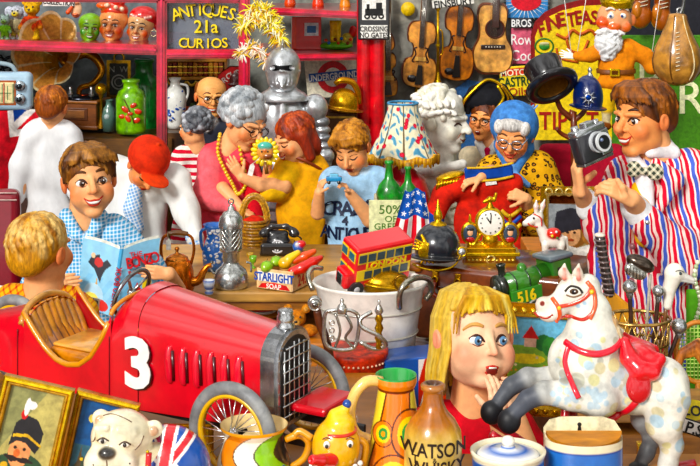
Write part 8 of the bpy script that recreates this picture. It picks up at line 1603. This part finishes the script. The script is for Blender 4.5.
sold = [('e', .45, 1.05, .5, .25, '#2c4a30'), ('e', .42, .78, .2, .2, '#e8a070'), ('e', .38, .8, .06, .05, '#e07850'), ('e', .33, .73, .035, .018, '#2a1810'), ('e', .5, .74, .035, .018, '#2a1810'), ('p', [(.14, .84), (.3, .83), (.42, .86), (.56, .84), (.74, .9), (.5, .92), (.42, .9), (.3, .92)], '#241410'), ('p', [(.2, .68), (.24, .42), (.4, .3), (.62, .34), (.78, .5), (.76, .7), (.7, .78), (.5, .66), (.34, .64), (.2, .72)], '#1c1a1e'), ('p', [(.24, .56), (.5, .54), (.78, .66), (.78, .69), (.5, .58), (.24, .6)], '#e0b030'), ('e', .36, .3, .06, .06, '#d82828'), ('e', .38, .2, .05, .11, '#f4f0ea'), ('e', .46, .17, .09, .05, '#f4f0ea'), ('e', .2, .98, .07, .05, '#e0b030'), ('e', .72, 1.0, .08, .05, '#e0b030')]
sold = [(q[0], q[1], .17+(q[2]-.17)*.8, q[3], q[4]*.85, q[5]) if q[0] == 'e' else ('p', [(a, .17+(b-.17)*.8) for a, b in q[1]], q[2]) for q in sold]
picture('framed_portrait', 'gold framed portrait of a moustached soldier in a tall black fur hat', [(3, 377), (73, 393), (50, 500), (-24, 490)], 3.16, 9, sold, lambda u, v: '#b8ac6a' if (u+v) > .7 else '#8a8a58', 10, base=496)
nite = [('e', .24, .2, .06, .045, '#f4e070'), ('p', [(0, .8), (.2, .62), (.4, .7), (.6, .58), (.8, .66), (1, .6), (1, 1), (0, 1)], '#3a4a38'), ('p', [(.1, .78), (.16, .5), (.22, .78)], '#5a4a30'), ('p', [(.3, .76), (.33, .46), (.4, .46), (.42, .76)], '#4a4858'), ('e', .2, .66, .03, .02, '#f0c840'), ('e', .36, .6, .02, .02, '#f0c840')]
picture('framed_landscape', 'gold framed night landscape with a yellow moon behind the bulldog', [(76, 392), (139, 408), (122, 505), (54, 496)], 3.2, 8, nite, lambda u, v: '#2c5a94' if v < .5 else '#3c6a7c', 10, base=500)
t = Thing('small_frame', 180, 500, 3.36, 'plain gold frame corner between bulldog and the near car wheel', 'frame', parts=False); g = MB(t); framebox(g, 164, 423, 214, 500, 8, 5, 0, '#c8921c', '#f0c850'); g.box(189, 462, 34, 62, 1, 1, '#7a6a48').build('small_frame', MB_())
# ---------------------------------------------------------------- camera, light, world
cam = bpy.data.cameras.new('camera'); co = bpy.data.objects.new('camera', cam); C.objects.link(co)
co.location = (0, 0, CAMH); co.rotation_euler = (math.pi/2, 0, 0); cam.sensor_width = 36; cam.lens = FPX/700*36; cam.shift_y = -(233-HZ)/700; cam.clip_end = 60
bpy.context.scene.camera = co
def sun(name, e, st, col, ang=8):
    l = bpy.data.lights.new(name, 'SUN'); l.energy = st; l.color = col; l.angle = math.radians(ang); o = bpy.data.objects.new(name, l); C.objects.link(o); o.rotation_euler = tuple(math.radians(a) for a in e)
sun('key_sun', (60, -6, -26), 3.5, (1, .97, .92), 14)
w = bpy.data.worlds.new('world'); bpy.context.scene.world = w; w.use_nodes = True; nt = w.node_tree; nt.nodes.clear()
bg = nt.nodes.new('ShaderNodeBackground'); wo = nt.nodes.new('ShaderNodeOutputWorld'); nt.links.new(bg.outputs[0], wo.inputs[0])
tc = nt.nodes.new('ShaderNodeTexCoord'); wv = nt.nodes.new('ShaderNodeTexNoise'); wv.inputs['Scale'].default_value = 3.2; wv.inputs['Detail'].default_value = 2; wv.inputs['Distortion'].default_value = .8
nt.links.new(tc.outputs['Generated'], wv.inputs['Vector'])
rc = ramp(nt, wv.outputs['Fac'], [(.38, '#30302c'), (.5, '#c8c4bc'), (.62, '#ffffff')])
nt.links.new(rc, bg.inputs[0]); bg.inputs[1].default_value = 1.6
sc = bpy.context.scene; sc.view_settings.view_transform = 'Standard'; sc.view_settings.look = 'None'; sc.view_settings.exposure = 0; sc.view_settings.gamma = 1

# ---------------------------------------------------------------- kinds that occur more than once carry a group
GR = {'mask': 'face masks in the shop window', 'person': 'people in the shop', 'violin': 'violins on the wall', 'trumpet': 'brass trumpets on the wall', 'tin_sign': 'tin advertising signs', 'walking_cane': 'canes and sticks', 'green_bottle': 'green glass bottles',
      'boxing_glove': 'hanging boxing gloves', 'puppet': 'puppets on the top shelf', 'apple': 'apples in the soap box', 'pepper': 'peppers in the soap box', 'price_tag': 'white price tags', 'price_card': 'handwritten cards near the car', 'drinking_glass': 'small glasses on the counter', 'teddy_bear': 'teddy bears', 'china_jug': 'blue and white jugs'}
for o in [o for o in bpy.data.objects if o.parent is None and o.get('label')]:
    k = o.name.split('.')[0]
    if k in GR and not o.get('group'): o['group'] = GR[k]
